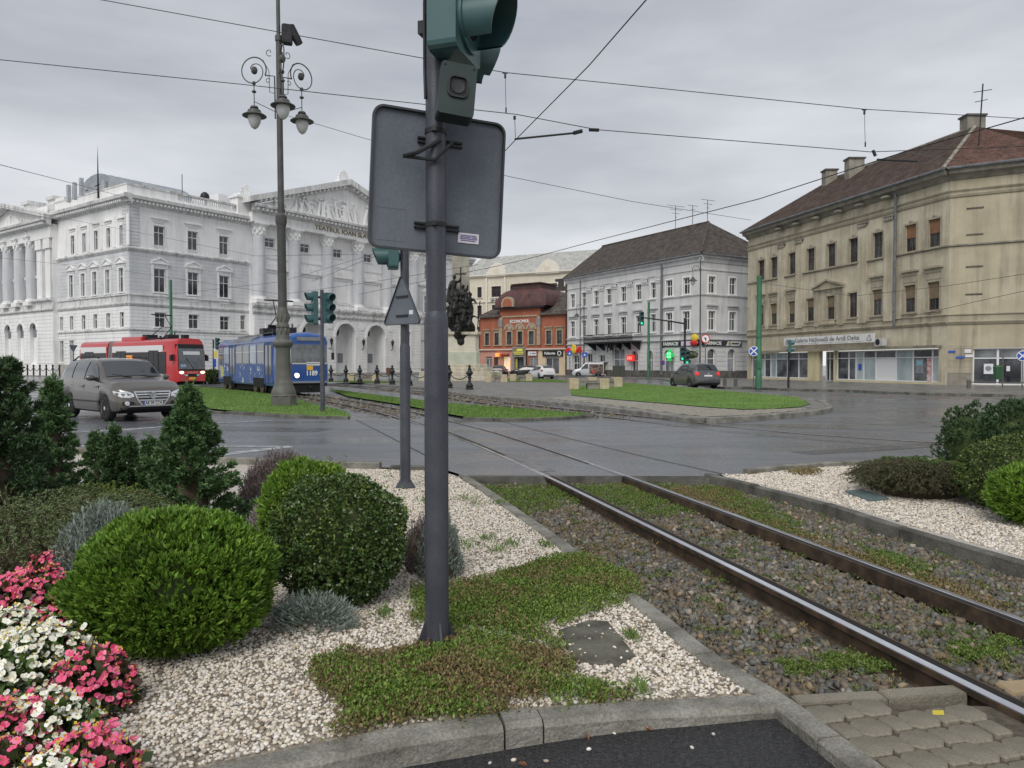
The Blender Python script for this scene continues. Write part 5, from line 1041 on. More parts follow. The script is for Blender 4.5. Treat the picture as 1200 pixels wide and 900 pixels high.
fR.put(MB().box(xa-.2,xb+.2,yq-.16,.0,-.3,.9-.6), 'steps', MATS['stone_plinth'])
for pr in ([(0,8.6),(.15,8.65),(.3,8.9),(.3,9.1),(.08,9.15),(.08,9.5),(.3,9.6),(.4,9.85),(.4,10.1),(0,10.2)],): fR.put(cornice(xa-.3,xb+.3,pr,yq), 'string_course', tdirt)
fR.put(MB().box(xa,xb,yq-.1,.0,10.12,10.24), 'portico_floor', tw)
colm = M('column_plaster', (.54,.56,.58), (.63,.64,.655), .7, rough=.8, streak=.3)
cb = MB(); cb.box(-1.1,1.1,-1.1,1.1,10.2,10.75); cb.lathe([(1.08,10.75),(1.08,10.85),(.98,10.95),(1.02,11.05),(.92,11.15)], 20); cbm = cb.mesh('column_base')
cs = MB().lathe([(.90,11.1),(.92,13.5),(.88,16.5),(.80,19.65)], 22).mesh('column_shaft', True)
cp_ = MB(); cp_.lathe([(.82,19.6),(.86,19.72),(.78,19.78),(.86,20.5),(1.02,20.95),(1.12,21.1)], 18); cp_.box(-1.08,1.08,-1.08,1.08,21.08,21.3)
for lv, rr, zz, hh in ((0,.86,19.95,.30),(1,.93,20.4,.32)):
    for k in range(8): a = (k+lv*.5)*PI/4; cp_.ell((rr*math.cos(a),rr*math.sin(a),zz),(.17,.17,hh),6,5)
for a in (45,135,225,315): cp_.ell((1.1*math.cos(rad(a)),1.1*math.sin(rad(a)),20.95),(.17,.17,.2),6,5)
cpm = cp_.mesh('column_capital', True, 50)
for x in cc:
    f = fR; o = f.at(cs, 'column', colm, x, 0, -.45); obj('capital', cpm, tw, o); obj('base', cbm, tw, o)
for i in range(5):
    a, b = cc[i]+1.15, cc[i+1]-1.15; bal = MB(); x = a+.2
    while x < b: bal.lathe([(.09,10.3),(.14,10.5),(.07,10.75),(.11,10.95)], 6, (x,-.55,0)); x += .36
    bal.box(a,b,-.72,-.38,10.95,11.1); fR.put(bal, 'balustrade', tw)
    m_ = (a+b)/2; fR.put(MB().box(m_-1.75,m_+1.75,-.06,.02,11.3,14.6), 'blind_panel', tw)
    mb = MB(); mb.box(m_-1.9,m_-1.6,-.13,.0,11.2,14.7); mb.box(m_+1.6,m_+1.9,-.13,.0,11.2,14.7); mb.box(m_-1.9,m_+1.9,-.15,0,14.7,15.1); mb.box(m_-2.05,m_+2.05,-.4,0,15.1,15.3)
    mb.xz([(-2.0+m_,15.3)]+[(m_+2.0*math.cos(PI-PI*k/10),15.3+.75*math.sin(PI*k/10)) for k in range(1,10)]+[(m_+2.0,15.3)], -.32, 0); fR.put(mb, 'aedicule', tw)
    fR.put(MB().box(m_-2.4,m_+2.4,-.1,.0,16.7,17.0), 'string_course', tw)
ye = -1.35
fR.put(MB().box(xa-.3,xb+.3,ye,.2,21.3,21.66), 'architrave', tw); fR.put(MB().box(xa-.25,xb+.25,ye+.06,.2,21.66,22.62), 'frieze', tw)
fR.text('frieze_letters', 'TEATRUL IOAN SLAVICI', .92, gold, 33.45, 22.13, ye+.04, depth=.05, sx=1.28, bold=.012)
fR.put(cornice(xa-.4,xb+.4,[(0,22.6),(.1,22.65),(.15,22.8),(.55,22.9),(.6,23.2),(1.1,23.3),(1.15,23.6),(1.0,23.7),(0,23.72)],ye), 'cornice', tdirt)
fR.put(dentils(xa,xb,22.9,23.2,ye-.9,ye-.5,.3,.72), 'dentils', tw)['kind'] = 'stuff'
xm = 33.4; za, zb = 23.7, 29.6
fR.put(MB().xz([(xa+.3,za),(xb-.3,za),(xm,zb-.5)], ye+.15, .3), 'tympanum', tw)
for sg in (-1,1):
    q = lambda x: (xm+sg*(x))
    e = (xb-xa)/2+1.2; sl_ = (zb-za)/(e); mb = MB()
    pts = [(q(e),za),(q(e),za+.75),(q(0),zb+.75),(q(0),zb-.1)]; mb.xz(pts if sg < 0 else pts[::-1], ye-1.1, .3); pts2 = [(q(e-1.2),za+.05),(q(e-1.4),za+.3),(q(0),zb-.05),(q(0),zb-.6)]; mb.xz(pts2 if sg < 0 else pts2[::-1], ye-.35, .2); fR.put(mb, 'raking_cornice', tdirt)
    mb = MB(); x = 1.0
    while x < e-1.6: z = zb-.35-x*sl_; mb.box(q(x)-.15,q(x)+.15,ye-.75,ye-.3,z-.08,z+.25); x += .8
    fR.put(mb, 'dentils', tw)['kind'] = 'stuff'
rel = MB(); r_ = np.random.default_rng(4)
for k in range(34):
    x = xm+r_.uniform(-13.5,13.5); hmax = (zb-za-1.1)*(1-abs(x-xm)/16.4); 
    if hmax < .5: continue
    H = min(hmax*.92, 3.9*r_.uniform(.6,1)); z0 = za+.05; ln = r_.normal(0,.5)
    rel.tube([(x,ye,z0),(x+ln*.5,ye-.12,z0+H*.5),(x+ln,ye-.1,z0+H*.78)], .26, 6, .20); rel.ell((x+ln*1.1,ye-.1,z0+H*.9),(.2,.2,.24),7,6)
    rel.tube([(x+ln,ye-.15,z0+H*.7),(x+ln+r_.normal(0,.9),ye-.2,z0+H*r_.uniform(.45,.95))], .12, 5, .08); rel.tube([(x+.2,ye-.05,z0+H*.5),(x+r_.normal(0,.8),ye-.2,z0+.1)], .16, 5, .1)
fR.put(rel, 'relief_figures', tw, True)['kind'] = 'stuff'
ac = MB(); 
for k in range(9): a = rad(-72+18*k); ac.tube([(xm,-.6,zb+.7),(xm+1.05*math.sin(a),-.6,zb+.75+1.6*math.cos(a)*(.75+.25*math.cos(a)))], .16, 6, .22)
ac.box(xm-1.2,xm+1.2,-1.1,-.1,zb+.3,zb+.85); fR.put(ac, 'acroterion', tw, True)
for xk in (16.3,50.8):
    mb = MB(); mb.box(xk-1.7,xk+1.7,-.6,1.2,22.1,24.5); mb.box(xk-1.9,xk+1.9,-.8,1.4,24.4,24.7); mb.box(xk-1.3,xk+1.3,-.5,1.0,24.7,25.1); fR.put(mb, 'attic_block', tw)
    ac = MB()
    for k in range(7): a = rad(-66+22*k); ac.tube([(xk,.1,25.0),(xk+.8*math.sin(a),.1,25.1+1.4*math.cos(a)*(.75+.25*math.cos(a)))], .14, 6, .2)
    fR.put(ac, 'acroterion', tw, True)
fR.put(MB().xz([(xa,22.2),(xb,22.2),(xm,29.3)], .25, 16), 'portico_roof', troof)
fR.put(MB().box(.3,66,.35,25,22.0,22.6), 'flat_roof', troof)
fR.put(MB().box(66.4,66.55,0,25,-.3,22), 'end_wall', tg)
fR.put(MB().box(16,52,6,25,22.6,26.0), 'stage_house', tw)
# left facade (x = LL - s)
S = lambda s: LL-s
wl = [(S(s),16.15,.95,2.4) for s in (1.6,4.8,7.95,11.1,14.25)]+[(S(s),10.45,1.1,2.95) for s in (1.85,5.2,8.5,11.6,14.85)]+[(S(s),6.15,1.0,1.85) for s in (1.75,5.1,8.4,11.5,14.8,17.75)]+[(S(s),1.9,1.0,2.9) for s in (14.8,17.75)]
oL = ops_of(wl); qa, qb = S(43.6), S(18.6)
fL.put(wall(S(18.6),LL,-.3,22,[o for o in oL],.3), 'wall', tg)
for x, z, w, h in wl:
    up = z > 16; mid = 10 < z < 12
    window(fL, x, z, w, h, trim=tw, hood='flat' if up else 'ped' if mid else None, s=.24 if not mid else .32, hz=.28 if up else .2, sill=not up, ps=.42 if up else .62, b=.08, g=glass if (x*5)%3 > 1 else glass_l)
fL.put(courses(qb,LL,15.95,20.85,.4083,oL,.03,0), 'top_storey_face', tw)['kind'] = 'stuff'; fL.put(courses(qb,LL,10.25,15.35,.46,oL,.035,.035), 'coursed_face', tg)['kind'] = 'stuff'
fL.put(courses(qb,LL,.9,5.7,.5,oL,.07,.07), 'rustication', tw)['kind'] = 'stuff'; fL.put(courses(qb,LL,6.1,8.7,.43,oL,.05,.055), 'rustication', tw)['kind'] = 'stuff'
for a in range(6): s = (0,3.25,6.5,9.8,12.9,16.2)[a]; fL.put(MB().box(S(s)-.35,S(s)+.25,-.12,.0,16.02,19.8), 'pilaster_strip', tw)
zo = .004
for pr in ([(0,5.7),(.12,5.7),(.22,5.85),(.22,5.98),(0,6.05)],[(0,8.75),(.12,8.8),(.25,9.0),(.25,9.15),(.06,9.2),(.06,10.0),(.22,10.05),(.22,10.2),(0,10.25)],[(0,15.35),(.1,15.4),(.3,15.65),(.3,15.8),(.05,15.95),(0,16.0)]): fL.put(cornice(qb,LL+.2,[(p,z+zo) for p,z in pr]), 'string_course', tdirt)
fL.put(cornice(qb,LL+.98,[(0,20.854),(.10,20.904),(.14,21.104),(.45,21.154),(.5,21.504),(.95,21.604),(1.0,21.954),(.9,22.104),(0,22.154)]), 'cornice', tdirt)
fL.put(dentils(qb,LL,21.2,21.46,-.78,-.44,.22,.5), 'dentils', tw)['kind'] = 'stuff'
fL.put(MB().box(qb,LL+.3,-.3,.3,22.155,23.22), 'parapet_block', tw); fL.put(MB().box(qb,LL+.35,-.35,.35,23.225,23.425), 'parapet_coping', tdirt); fL.put(MB().box(-20,LL+.1,-.18,.02,-.3,1.6), 'plinth', MATS['stone_plinth'])
fL.put(MB().box(-20,qb,0,.2,-.3,22), 'portico_back_wall', tw)
oa = [(S(s)-1.05,S(s)+1.05,1.6,7.4) for s in (24.6,28.75,33.0,37.0,41.2)]
fL.put(wall(qa,qb,-.3,8.9,oa,.5,-.7), 'portico_base', tw); fL.put(courses(qa,qb,1.7,8.5,.5,oa,.06,.06,-.7), 'rustication', tw)['kind'] = 'stuff'
fL.put(MB().box(qb-.01,qb+.08,-.7,0,-.3,20.5), 'portico_side', tw)
for a, b, c, d in oa: fL.at(win_mesh('spandrel', 2.1, 1, q=3), 'arch_spandrel', tw, (a+b)/2, 6.35, -.7); fL.at(win_mesh('arch', 2.1, 1, s=.35), 'archivolt', tw, (a+b)/2, 6.35, -.77); fL.put(MB().box(a,b,-.3,-.28,1.6,5.4), 'arch_panel', tw); fL.put(MB().box(a,b,-.32,-.27,5.4,7.4), 'arch_window', glass if a < S(40) else glass_l)
fL.put(cornice(qa,qb+.2,[(0,8.8),(.3,9.0),(.3,9.2),(.08,9.3),(.08,10.1),(.45,10.3),(.45,10.6),(0,10.65)],-.7), 'string_course', tdirt)
for s in (25.4,29.3,33.2,37.1): o = fL.at(cs, 'column', colm, S(s), -.6, -.55); o.scale = (.78,.78,1.0); obj('capital', cpm, tw, o, (0,0,-1.2)); obj('base', cbm, tw, o, (0,0,.2))
for s, w in ((19.9,1.5),(22.4,1.5),(40.1,1.5),(42.6,1.5)): fL.put(MB().box(S(s)-w/2,S(s)+w/2,-.75,0,10.6,18.6), 'pilaster', tw); fL.put(MB().box(S(s)-w*.62,S(s)+w*.62,-.95,0,17.3,18.7), 'pilaster_capital', tw)
for s in (23.9,27.3,31.2,35.1): mb = MB(); mb.box(S(s)-1.0,S(s)+1.0,-.3,.0,13.6,14.0); mb.box(S(s)-.8,S(s)-.5,-.2,0,10.6,17.4); mb.box(S(s)+.5,S(s)+.8,-.2,0,10.6,17.4); fL.put(mb, 'aedicule', tw); fL.put(MB().box(S(s)-.45,S(s)+.45,-.05,.0,14.4,17), 'blind_window', glass_l); fL.put(MB().box(S(s)-.45,S(s)+.45,-.05,0,10.8,13.2), 'blind_window', glass_l)
fL.put(MB().box(qa,qb+.1,-1.0,.2,18.65,20.2), 'entablature', tw); fL.put(cornice(qa-.3,qb+.6,[(0,20.1),(.15,20.2),(.5,20.4),(.6,20.7),(1.0,20.8),(1.05,21.1),(0,21.15)],-1.0), 'cornice', tdirt); fL.put(dentils(qa,qb,20.4,20.65,-1.85,-1.5,.22,.5), 'dentils', tw)['kind'] = 'stuff'
xm2 = (qa+qb)/2; fL.put(MB().xz([(qa,21.1),(qb,21.1),(xm2,23.9)], -.9, .2), 'tympanum', tw)
for sg in (-1,1): e = (qb-qa)/2+.7; pts = [(xm2+sg*e,21.12),(xm2+sg*e,21.6),(xm2,24.6),(xm2,23.95)]; fL.put(MB().xz(pts if sg < 0 else pts[::-1], -2.0, .3), 'raking_cornice', tdirt)
rel = MB()
for k in range(12): x = xm2+r_.uniform(-4,4); h = 1.7*(1-abs(x-xm2)/7); rel.tube([(x,-.9,21.2),(x+r_.normal(0,.3),-1.0,21.2+h)], .22, 5, .16)
fL.put(rel, 'relief_figures', tw, True)['kind'] = 'stuff'
for s0, s1, z in ((18.0,21.5,24.3),(21.5,23.0,24.6),(28.5,30.3,24.8),(20.3,29.0,23.7)): fL.put(MB().box(S(s1),S(s0),.6,4,21,z), 'attic_wall', tw)
for s, z in ((21.6,24.3),(29.4,24.6)): fL.put(MB().box(S(s)-1.1,S(s)+1.1,.3,4.2,z,z+.45), 'attic_cap', tdirt)
fL.put(MB().box(-20,LL-.3,.35,25,22.0,22.5), 'flat_roof', troof)
# curved sheet roof and telecom gear over the corner
n = 12; mb = MB()
P = [(9-5.0*math.cos(PI*k/n), 22.6+3.3*math.sin(PI*k/n)**.9) for k in range(n+1)]
mb.yz(P, .5, 11)
fR.put(mb, 'barrel_roof', troof, True)
mb = MB()
for k in range(0,11): mb.tube([(.55+k,y,z+.02) for y,z in P], .05, 4)
fR.put(mb, 'roof_seams', troof)
AN = fR.thing('antenna_mast', 'telecom mast with panel antennas on the theatre roof corner', 'antenna', -.4, 22.4, 6.5)
mb = MB(); mb.lathe([(.12,0),(.09,3.0),(.04,5.2),(0,6.6)], 6); mb.tube([(-.2,0,1.0),(1.8,0,1.5)],.06,5); mb.tube([(-1.5,0,.6),(.2,0,1.8)],.06,5); mb.build('mast', darkm, AN)
for x, y, z in ((-2.6,.4,.6),(-2.0,0,1.2),(.6,-.3,1.4),(1.3,-.3,2.0),(-3.2,.6,.2)): MB().box(x-.22,x+.22,y-.2,y+.2,z-1.2,z+.9,.04).build('panel_antenna', M('antenna_grey',(.38,.40,.42),(.48,.5,.52),2,rough=.5), AN)
MB().lathe([(.6,0),(.5,.16),(.1,.25)], 14, (-1.2,-.5,1.2), 'y').build('dish', MATS['antenna_grey'], AN, smooth=True)
o = fR.thing('roof_ball', 'small dark dome ventilator on the theatre balustrade', 'ventilator', 10.4, 23.42, .5); MB().lathe([(.5,0),(.6,.3),(.5,.7),(.2,.95),(0,1.0)], 10).build('cap', darkm, o, smooth=True)
o = fR.thing('lightning_rod', 'thin rod on the theatre parapet', 'rod', 7.1, 23.42, .3); MB().tube([(0,0,0),(0,0,2.6)], .05, 5).build('rod', darkm, o)
# chained posts along the theatre's left side
for i in range(15):
    s = 13.5+i*1.9; x, y = -46.24-.815*s-2.2*.58, 90+.58*s-2.2*.815
    tag(obj('fence_post', (WM.setdefault('fp', MB().lathe([(.11,0),(.11,1.25),(.14,1.3),(.14,1.42),(0,1.5)], 6).mesh('fence_post'))), darkm, None, (x,y,.1)), 'plain dark iron post of the chain fence along the left side of the theatre', 'fence post', 'theatre chain fence posts')
    if i < 14:
        x2, y2 = x-.815*1.9, y+.58*1.9; tag(MB().tube([(x+(x2-x)*t, y+(y2-y)*t, 1.3-.55*(1-(2*t-1)**2)) for t in np.linspace(.05,.95,8)], .045, 4).build('fence_chain', darkm), 'sagging chain of the fence along the left side of the theatre', 'chain', 'theatre fence chains')
# ============================================================ white corner building
ww = M('white_building_plaster', (.56,.56,.555), (.66,.66,.65), .4, rough=.85, streak=.7, streakc=(.30,.30,.31), bump=.1, bscale=6)
wt = M('white_building_trim', (.50,.50,.51), (.60,.60,.60), .8, rough=.85, streak=.7, streakc=(.22,.22,.22))
tiles_g = M('old_grey_tiles', (.055,.047,.042), (.115,.098,.085), 1.6, rough=.9, bump=1, bscale=5, fine=.45, detail=9)
tiles_b = M('brown_tiles', (.075,.052,.042), (.14,.10,.08), 1.4, rough=.9, bump=1, bscale=5, fine=.45, detail=9)
tiles_r = M('red_brown_tiles', (.095,.055,.042), (.165,.092,.07), 1.6, rough=.9, bump=1, bscale=5, fine=.5, detail=9)
zinc = M('zinc_gutter', (.13,.14,.15), (.21,.22,.23), 3, rough=.5, metal=.4)
stain = M('dark_socle', (.07,.066,.06), (.14,.13,.12), 2, rough=.85, streak=.6)
def roof_rows(mb, a, b, c, d, n, t=.03):   # tile courses: stepped strips from eave edge a-b up to ridge d-c
    a, b, c, d = map(Vector, (a,b,c,d)); nm = (b-a).cross(d-a).normalized(); nm = nm if nm.z > 0 else -nm
    for i in range(n):
        p, q = a.lerp(d, i/n), b.lerp(c, i/n); r, s = b.lerp(c, (i+1)/n), a.lerp(d, (i+1)/n)
        mb.add([p+nm*t, q+nm*t, r, s, p, q], [(0,1,2,3),(4,5,1,0)])
WB = thing('white_corner_building', 'white grey three storey corner building with pharmacy and long dark hipped roof', 'building', (19.8,78,0))
Lw = 24.8; f = Fac(WB, -.5*Lw, .866*Lw, math.atan2(-.866,.5)); g2 = Fac(WB, 0, 0, math.atan2(.5,.866)); S = lambda s: Lw-s
us = (2.15,4.85,7.4,10.05,12.85,15.7,18.3,20.95,23.5); wl = [(S(s),9.1,1.05,1.8) for s in us]+[(S(s),5.25,1.05,2.05) for s in us]
gl = [(S(2.1),.3,1.5,3.0),(S(4.85),.1,1.6,3.15),(S(8.0),.3,1.0,2.9),(S(10.7),.1,1.2,3.1),(S(13.7),.1,2.3,3.4),(S(17.1),.5,1.3,2.3),(S(19.7),.1,1.3,2.9),(S(22.7),.1,1.5,2.7)]
f.put(wall(0,Lw,-.3,13.2,ops_of(wl+gl)), 'wall', ww); x2 = (1.55,4.6,7.6,10.6); w2 = [(x,9.1,1.0,1.8) for x in x2]+[(x,5.2,1.0,2.05) for x in x2]; gs = [(x,.5,1.15,2.75) for x in (1.5,4.45,7.5,10.5)]
g2.put(wall(0,12,-.3,13.2,ops_of(w2+gs)), 'wall', ww)
for ff, l in ((f,wl),(g2,w2)):
    for i, (x, z, w, h) in enumerate(l):
        up = z > 8; window(ff, x, z, w, h, trim=tw, hm=wt, hood=None if up else 'flat', s=.13, hz=.12, ps=.32, b=.09, g=glass, t=.62)
for ff, l in ((f,gl),(g2,gs)):
    for i, (x, z, w, h) in enumerate(l):
        ar_ = w < 2 and (ff is g2 or i < 4); window(ff, x, z, w, h, trim=ww, sill=False, s=.16, b=.1, g=glass_l if i in (1,4) else glass, t=.62, nv=0 if ar_ and ff is g2 else 1)
        if ar_: ff.at(win_mesh('spandrel', w, 1, q=5), 'arch_spandrel', ww, x, z+h-w/2+.001); ff.at(win_mesh('arch', w, 1, s=.2, q=5), 'archivolt', ww, x, z+h-w/2, -.004)
    X = Lw if ff is f else 12
    ff.put(courses(0,X,.9,3.5,.5,ops_of(l),.05,.07), 'rustication', ww)['kind'] = 'stuff'; ff.put(MB().box(-.02 if ff is f else .05,X,-.09,.02,-.3,.88), 'socle', stain)
    e = .004 if ff is f else 0
    for z, nm in ((4.1,'string_course'),(4.78,'string_course')): ff.put(cornice(-.05,X+.12,[(0,z+e),(.1,z+.02+e),(.2,z+.12+e),(.2,z+.18+e),(0,z+.2+e)]), nm, wt)
    ff.put(cornice(-.05,X+.08,[(0,8.82+e),(.1,8.85+e),(.12,8.98+e),(0,9.0+e)]), 'string_course', wt); ff.put(cornice(-.05,X+.1,[(0,11.5+e),(.08,11.52+e),(.08,11.62+e),(0,11.64+e)]), 'string_course', wt)
    ff.put(cornice(-.3,X+.4,[(0,12.3+e),(.1,12.35+e),(.18,12.7+e),(.42,12.85+e),(.45,13.0+e),(.4,13.05+e),(0,13.1+e)]), 'cornice', wt); ff.put(MB().tube([(-.3,-.52,13.08+e),(X+.5,-.52,13.12+e)], .09, 6), 'gutter', zinc)
for s in (6.55,8.9,11.6,14.6,17.1,19.75):
    f.put(MB().box(S(s)-.42,S(s)+.42,-.12,.02,4.98,10.75), 'pilaster', ww); mb = MB(); mb.box(S(s)-.5,S(s)+.5,-.2,.02,10.75,10.9)
    for k in range(3): mb.ell((S(s)-.34+.34*k,-.16,11.1),(.17,.12,.24),6,5)
    mb.box(S(s)-.56,S(s)+.56,-.24,.02,11.32,11.46); f.put(mb, 'pilaster_capital', wt)
f.put(MB().tube([(S(5.95),-.16,13.0),(S(5.95),-.16,.4)], .13, 8), 'downpipe', zinc); f.put(MB().tube([(S(21.6),-.16,13.0),(S(21.6),-.16,.4)], .07, 6), 'downpipe', zinc)
bx0, bx1 = S(18.9), S(9.3); mb = MB(); mb.box(bx0,bx1,-1.5,.0,4.15,4.36)
for k in range(6): x = bx0+.5+k*(bx1-bx0-1)/5; mb.yz([(-1.4,4.15),(-.05,4.15),(-.05,3.3)], x-.08, x+.08)
bal = f.put(mb, 'balcony', darkm); mb = MB(); mb.box(bx0,bx1,-1.5,-1.45,5.2,5.27); mb.box(bx0,bx1,-1.5,-1.45,4.42,4.47); x = bx0
while x < bx1: mb.box(x-.02,x+.02,-1.49,-1.46,4.4,5.2); mb.box(x+.07,x+.2,-1.49,-1.46,4.6,4.66); mb.box(x+.1,x+.14,-1.49,-1.46,4.55,5.0); x += .24
mb.box(bx0,bx0+.05,-1.5,0,5.2,5.27); mb.box(bx1-.05,bx1,-1.5,0,5.2,5.27); f.put(mb, 'balcony_railing', darkm)
mb = MB()
for k in range(5): mb.xz([(S(15)+k*.55,4.15),(S(15)+k*.55+.3,4.15),(S(15)+k*.55+.05,3.2-.15*(k%2))], -1.3, -1.2)
f.put(mb, 'canopy_lace', darkm)
ein = (.866,.5); Rz = 17.85
def wpt(s, d, z): return (-.5*s+.866*d, .866*s+.5*d, z)
mb = MB(); ez = 13.14
roof_rows(mb, wpt(-.55,-.55,ez), wpt(Lw+.3,-.55,ez), wpt(Lw+.3,6,Rz), wpt(5,6,Rz), 26); roof_rows(mb, wpt(-.55,12.55,ez), wpt(-.55,-.55,ez), wpt(5,6,Rz), wpt(5,6.01,Rz), 26); roof_rows(mb, wpt(Lw+.3,12.55,ez), wpt(-.55,12.55,ez), wpt(5,6,Rz), wpt(Lw+.3,6,Rz), 6)
mb.add([wpt(Lw,0,ez-.2),wpt(Lw,12,ez-.2),wpt(Lw,6,Rz)], [(0,1,2)]); mb.build('roof', tiles_g, WB)
mb = MB(); mb.tube([wpt(5,6,Rz+.05),wpt(Lw+.3,6,Rz+.05)], .12, 6); mb.tube([wpt(-.5,-.5,ez+.1),wpt(5,6,Rz+.05)], .12, 6); mb.build('ridge_tiles', tiles_g, WB)
MB().prism([wpt(Lw-.02,.05,0)[:2],wpt(Lw-.02,12,0)[:2],wpt(.05,12,0)[:2],wpt(.05,11.9,0)[:2],wpt(Lw-.2,11.9,0)[:2],wpt(Lw-.2,.05,0)[:2]], -.3, 13.1).build('back_wall', ww, WB)
# pharmacy band, cross and small signs (things of their own)
blk = M('sign_black', (.015,.02,.02), rough=.4); teal_s = M('sign_teal', (.02,.09,.08), rough=.4); lett = M('sign_letters_white', (.75,.76,.74), rough=.5)
t = f.thing('shop_sign', 'black pharmacy sign band with white letters round the corner of the white building', 'shop sign', S(0), 3.55, -.06); xo = -5.85
MB().box(xo,.04,-.12,0,.0,.55).build('board', blk, t); text('letters', 'FARMACIE', .5, lett, t, (xo+1.45,-.13,.27), sx=1.05, bold=.012); MB().box(xo+3.1,xo+4.6,-.14,-.122,.04,.52).build('logo_panel', M('sign_lilac',(.55,.45,.58),(.7,.6,.7),6,rough=.5), t)
t2 = g2.thing('shop_sign', 'second half of the pharmacy sign band on the side front with white letters', 'shop sign', 0, 3.55, -.06); MB().box(.06,5.9,-.12,0,.0,.55).build('board', blk, t2); text('letters', 'FARMACIE', .5, lett, t2, (1.6,-.13,.27), sx=1.05, bold=.012)
MB().xz([(3.5,.04),(5.5,.04),(5.8,.52),(3.8,.52)], -.14, -.122).build('logo_panel', M('sign_pale',(.60,.57,.60),rough=.5), t2); MB().lathe([(.2,-.15),(.2,-.141)], 14, (4.05,0,.28), 'y').build('logo_disc', M('logo_olive',(.30,.28,.05),rough=.5), t2); MB().box(4.35,5.4,-.15,-.141,.2,.36).build('logo_word', blk, t2)
t = f.thing('balloon_sign', 'red and yellow figure sign above the corner of the pharmacy', 'sign', S(.6), 3.4, -.3); MB().ell((0,0,1.0),(.55,.18,.4),12,8).build('yellow_top', M('sign_yellow',(.75,.55,.05),rough=.5), t); MB().ell((0,-.05,.45),(.6,.18,.3),12,8).build('red_bottom', sred, t)
t = f.thing('pharmacy_cross', 'lit green cross sign beside the pharmacy door', 'sign', S(4.2), 2.6, -.5); mb = MB(); w = .21
mb.xz([(-w,-.62),(w,-.62),(w,-w),(.62,-w),(.62,w),(w,w),(w,.62),(-w,.62),(-w,w),(-.62,w),(-.62,-w),(-w,-w)], -.1, .1); mb.build('cross', M('cross_green',(.02,.55,.12),emit=.3), t); 
for a in (45,135,225,315): MB().lathe([(.16,-.13),(.15,-.11)], 12, (.25*math.cos(rad(a)),0,.25*math.sin(rad(a))), 'y').build('light_disc', M('cross_light',(.3,.95,.5),emit=.5), t)
t = f.thing('lit_sign', 'small red lit sign above the narrow doorway left of the pharmacy', 'sign', S(10.9), 2.35, -.5); MB().box(-.65,.65,-.1,.1,-.35,.35,.02).build('box', M('led_red',(.75,.03,.02),emit=.4), t); mb = MB()
for k in range(3): mb.box(-.42+.3*k,-.36+.3*k,-.12,-.101,-.16,.16); mb.box(-.36+.3*k,-.22+.3*k,-.12,-.101,.10,.16); mb.box(-.36+.3*k,-.22+.3*k,-.12,-.101,-.16,-.10)
mb.build('digits', M('led_pink',(1,.5,.4),emit=.6), t)
t = f.thing('shop_sign', 'wavy red and yellow toy shop letters with a flame on the white building', 'shop sign', S(22.9), 3.35, -.35)
mr, my_ = M('toy_red',(.70,.03,.03),rough=.4), MATS['sign_yellow']
for k, (x, z, s_) in enumerate(((-1.55,.05,.26),(-1.1,.2,.22),(-.75,.0,.2),(.95,.05,.24),(1.35,.3,.22),(1.6,.0,.2))): MB().tube([(x-s_,0,z-s_),(x-s_*.4,0,z+s_),(x+s_*.3,0,z-s_*.4),(x+s_,0,z+s_)], .12, 6).build('red_letter', mr, t)
mb = MB(); mb.ell((.15,0,.1),(.7,.15,.42),12,8); mb.ell((.0,0,.55),(.25,.13,.4),8,6); mb.ell((.4,0,.5),(.22,.13,.35),8,6); mb.build('yellow_flame', my_, t)
t = f.thing('planter', 'hanging green basket at the corner of the white building', 'planter', S(.3), 2.6, -1.0); n = 500; D = unit(rng.normal(size=(n,3))); V, F = leaf_quads(D*np.array([.75,.4,.3]), unit(D+rng.normal(size=D.shape)*.5), .16, .09); npmesh('leaves', V, F, box_m, t); MB().ell((0,0,-.15),(.45,.3,.2),10,6).build('basket', twig_m, t); MB().tube([(0,.9,.5),(0,0,.1)], .03, 5).build('bracket', darkm, t)
for i, (s, z, px_, h) in enumerate(((10.5,17.85,0,2.9),(5.2,17.85,0,2.6),(7.6,17.85,0,2.4))):
    b = Vector(wpt(s,6,z)); t = thing('roof_antenna', ['wide television aerial on the ridge of the white building, leftmost','television aerial at the hip of the white building, rightmost','thin aerial between two others on the white building roof'][i], 'antenna', (19.8+b.x,78+b.y,z), .5)
    mb = MB(); mb.tube([(0,0,-.2),(0,0,h)], .035, 5)
    for k in range(3 if i else 4): zz = h-.05-.45*k; mb.tube([(-1.3+.4*k+i*.3,0,zz),(1.4-.4*k-i*.3,0,zz+.02)], .025, 4)
    mb.build('aerial', darkm, t)
# ============================================================ beige gallery building
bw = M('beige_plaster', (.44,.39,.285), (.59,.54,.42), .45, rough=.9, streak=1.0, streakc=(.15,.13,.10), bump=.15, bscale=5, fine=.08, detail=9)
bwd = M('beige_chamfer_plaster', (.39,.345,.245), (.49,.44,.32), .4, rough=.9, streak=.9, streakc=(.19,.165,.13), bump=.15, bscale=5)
bt = M('beige_trim', (.33,.295,.22), (.43,.39,.29), .9, rough=.9, streak=.9, streakc=(.13,.115,.095))
bdirt = M('weathered_cornice', (.20,.185,.155), (.31,.29,.24), 1.2, rough=.9, streak=.7, streakc=(.09,.085,.08))
blind = M('brown_roller_blind', (.20,.095,.05), (.27,.14,.075), 2, rough=.7); blind2 = M('dull_brown_blind', (.17,.125,.08), (.23,.17,.115), 2, rough=.7)
fr_b = M('dark_brown_frame', (.10,.075,.055), rough=.6); alu = M('white_aluminium', (.70,.71,.72), rough=.4); cream_p = M('cream_shopfront', (.55,.49,.29), (.62,.56,.36), 1, rough=.7, streak=.5)
BB = thing('gallery_building', 'weathered beige three storey building with art gallery shop windows at right', 'building', (30.5,52,0))
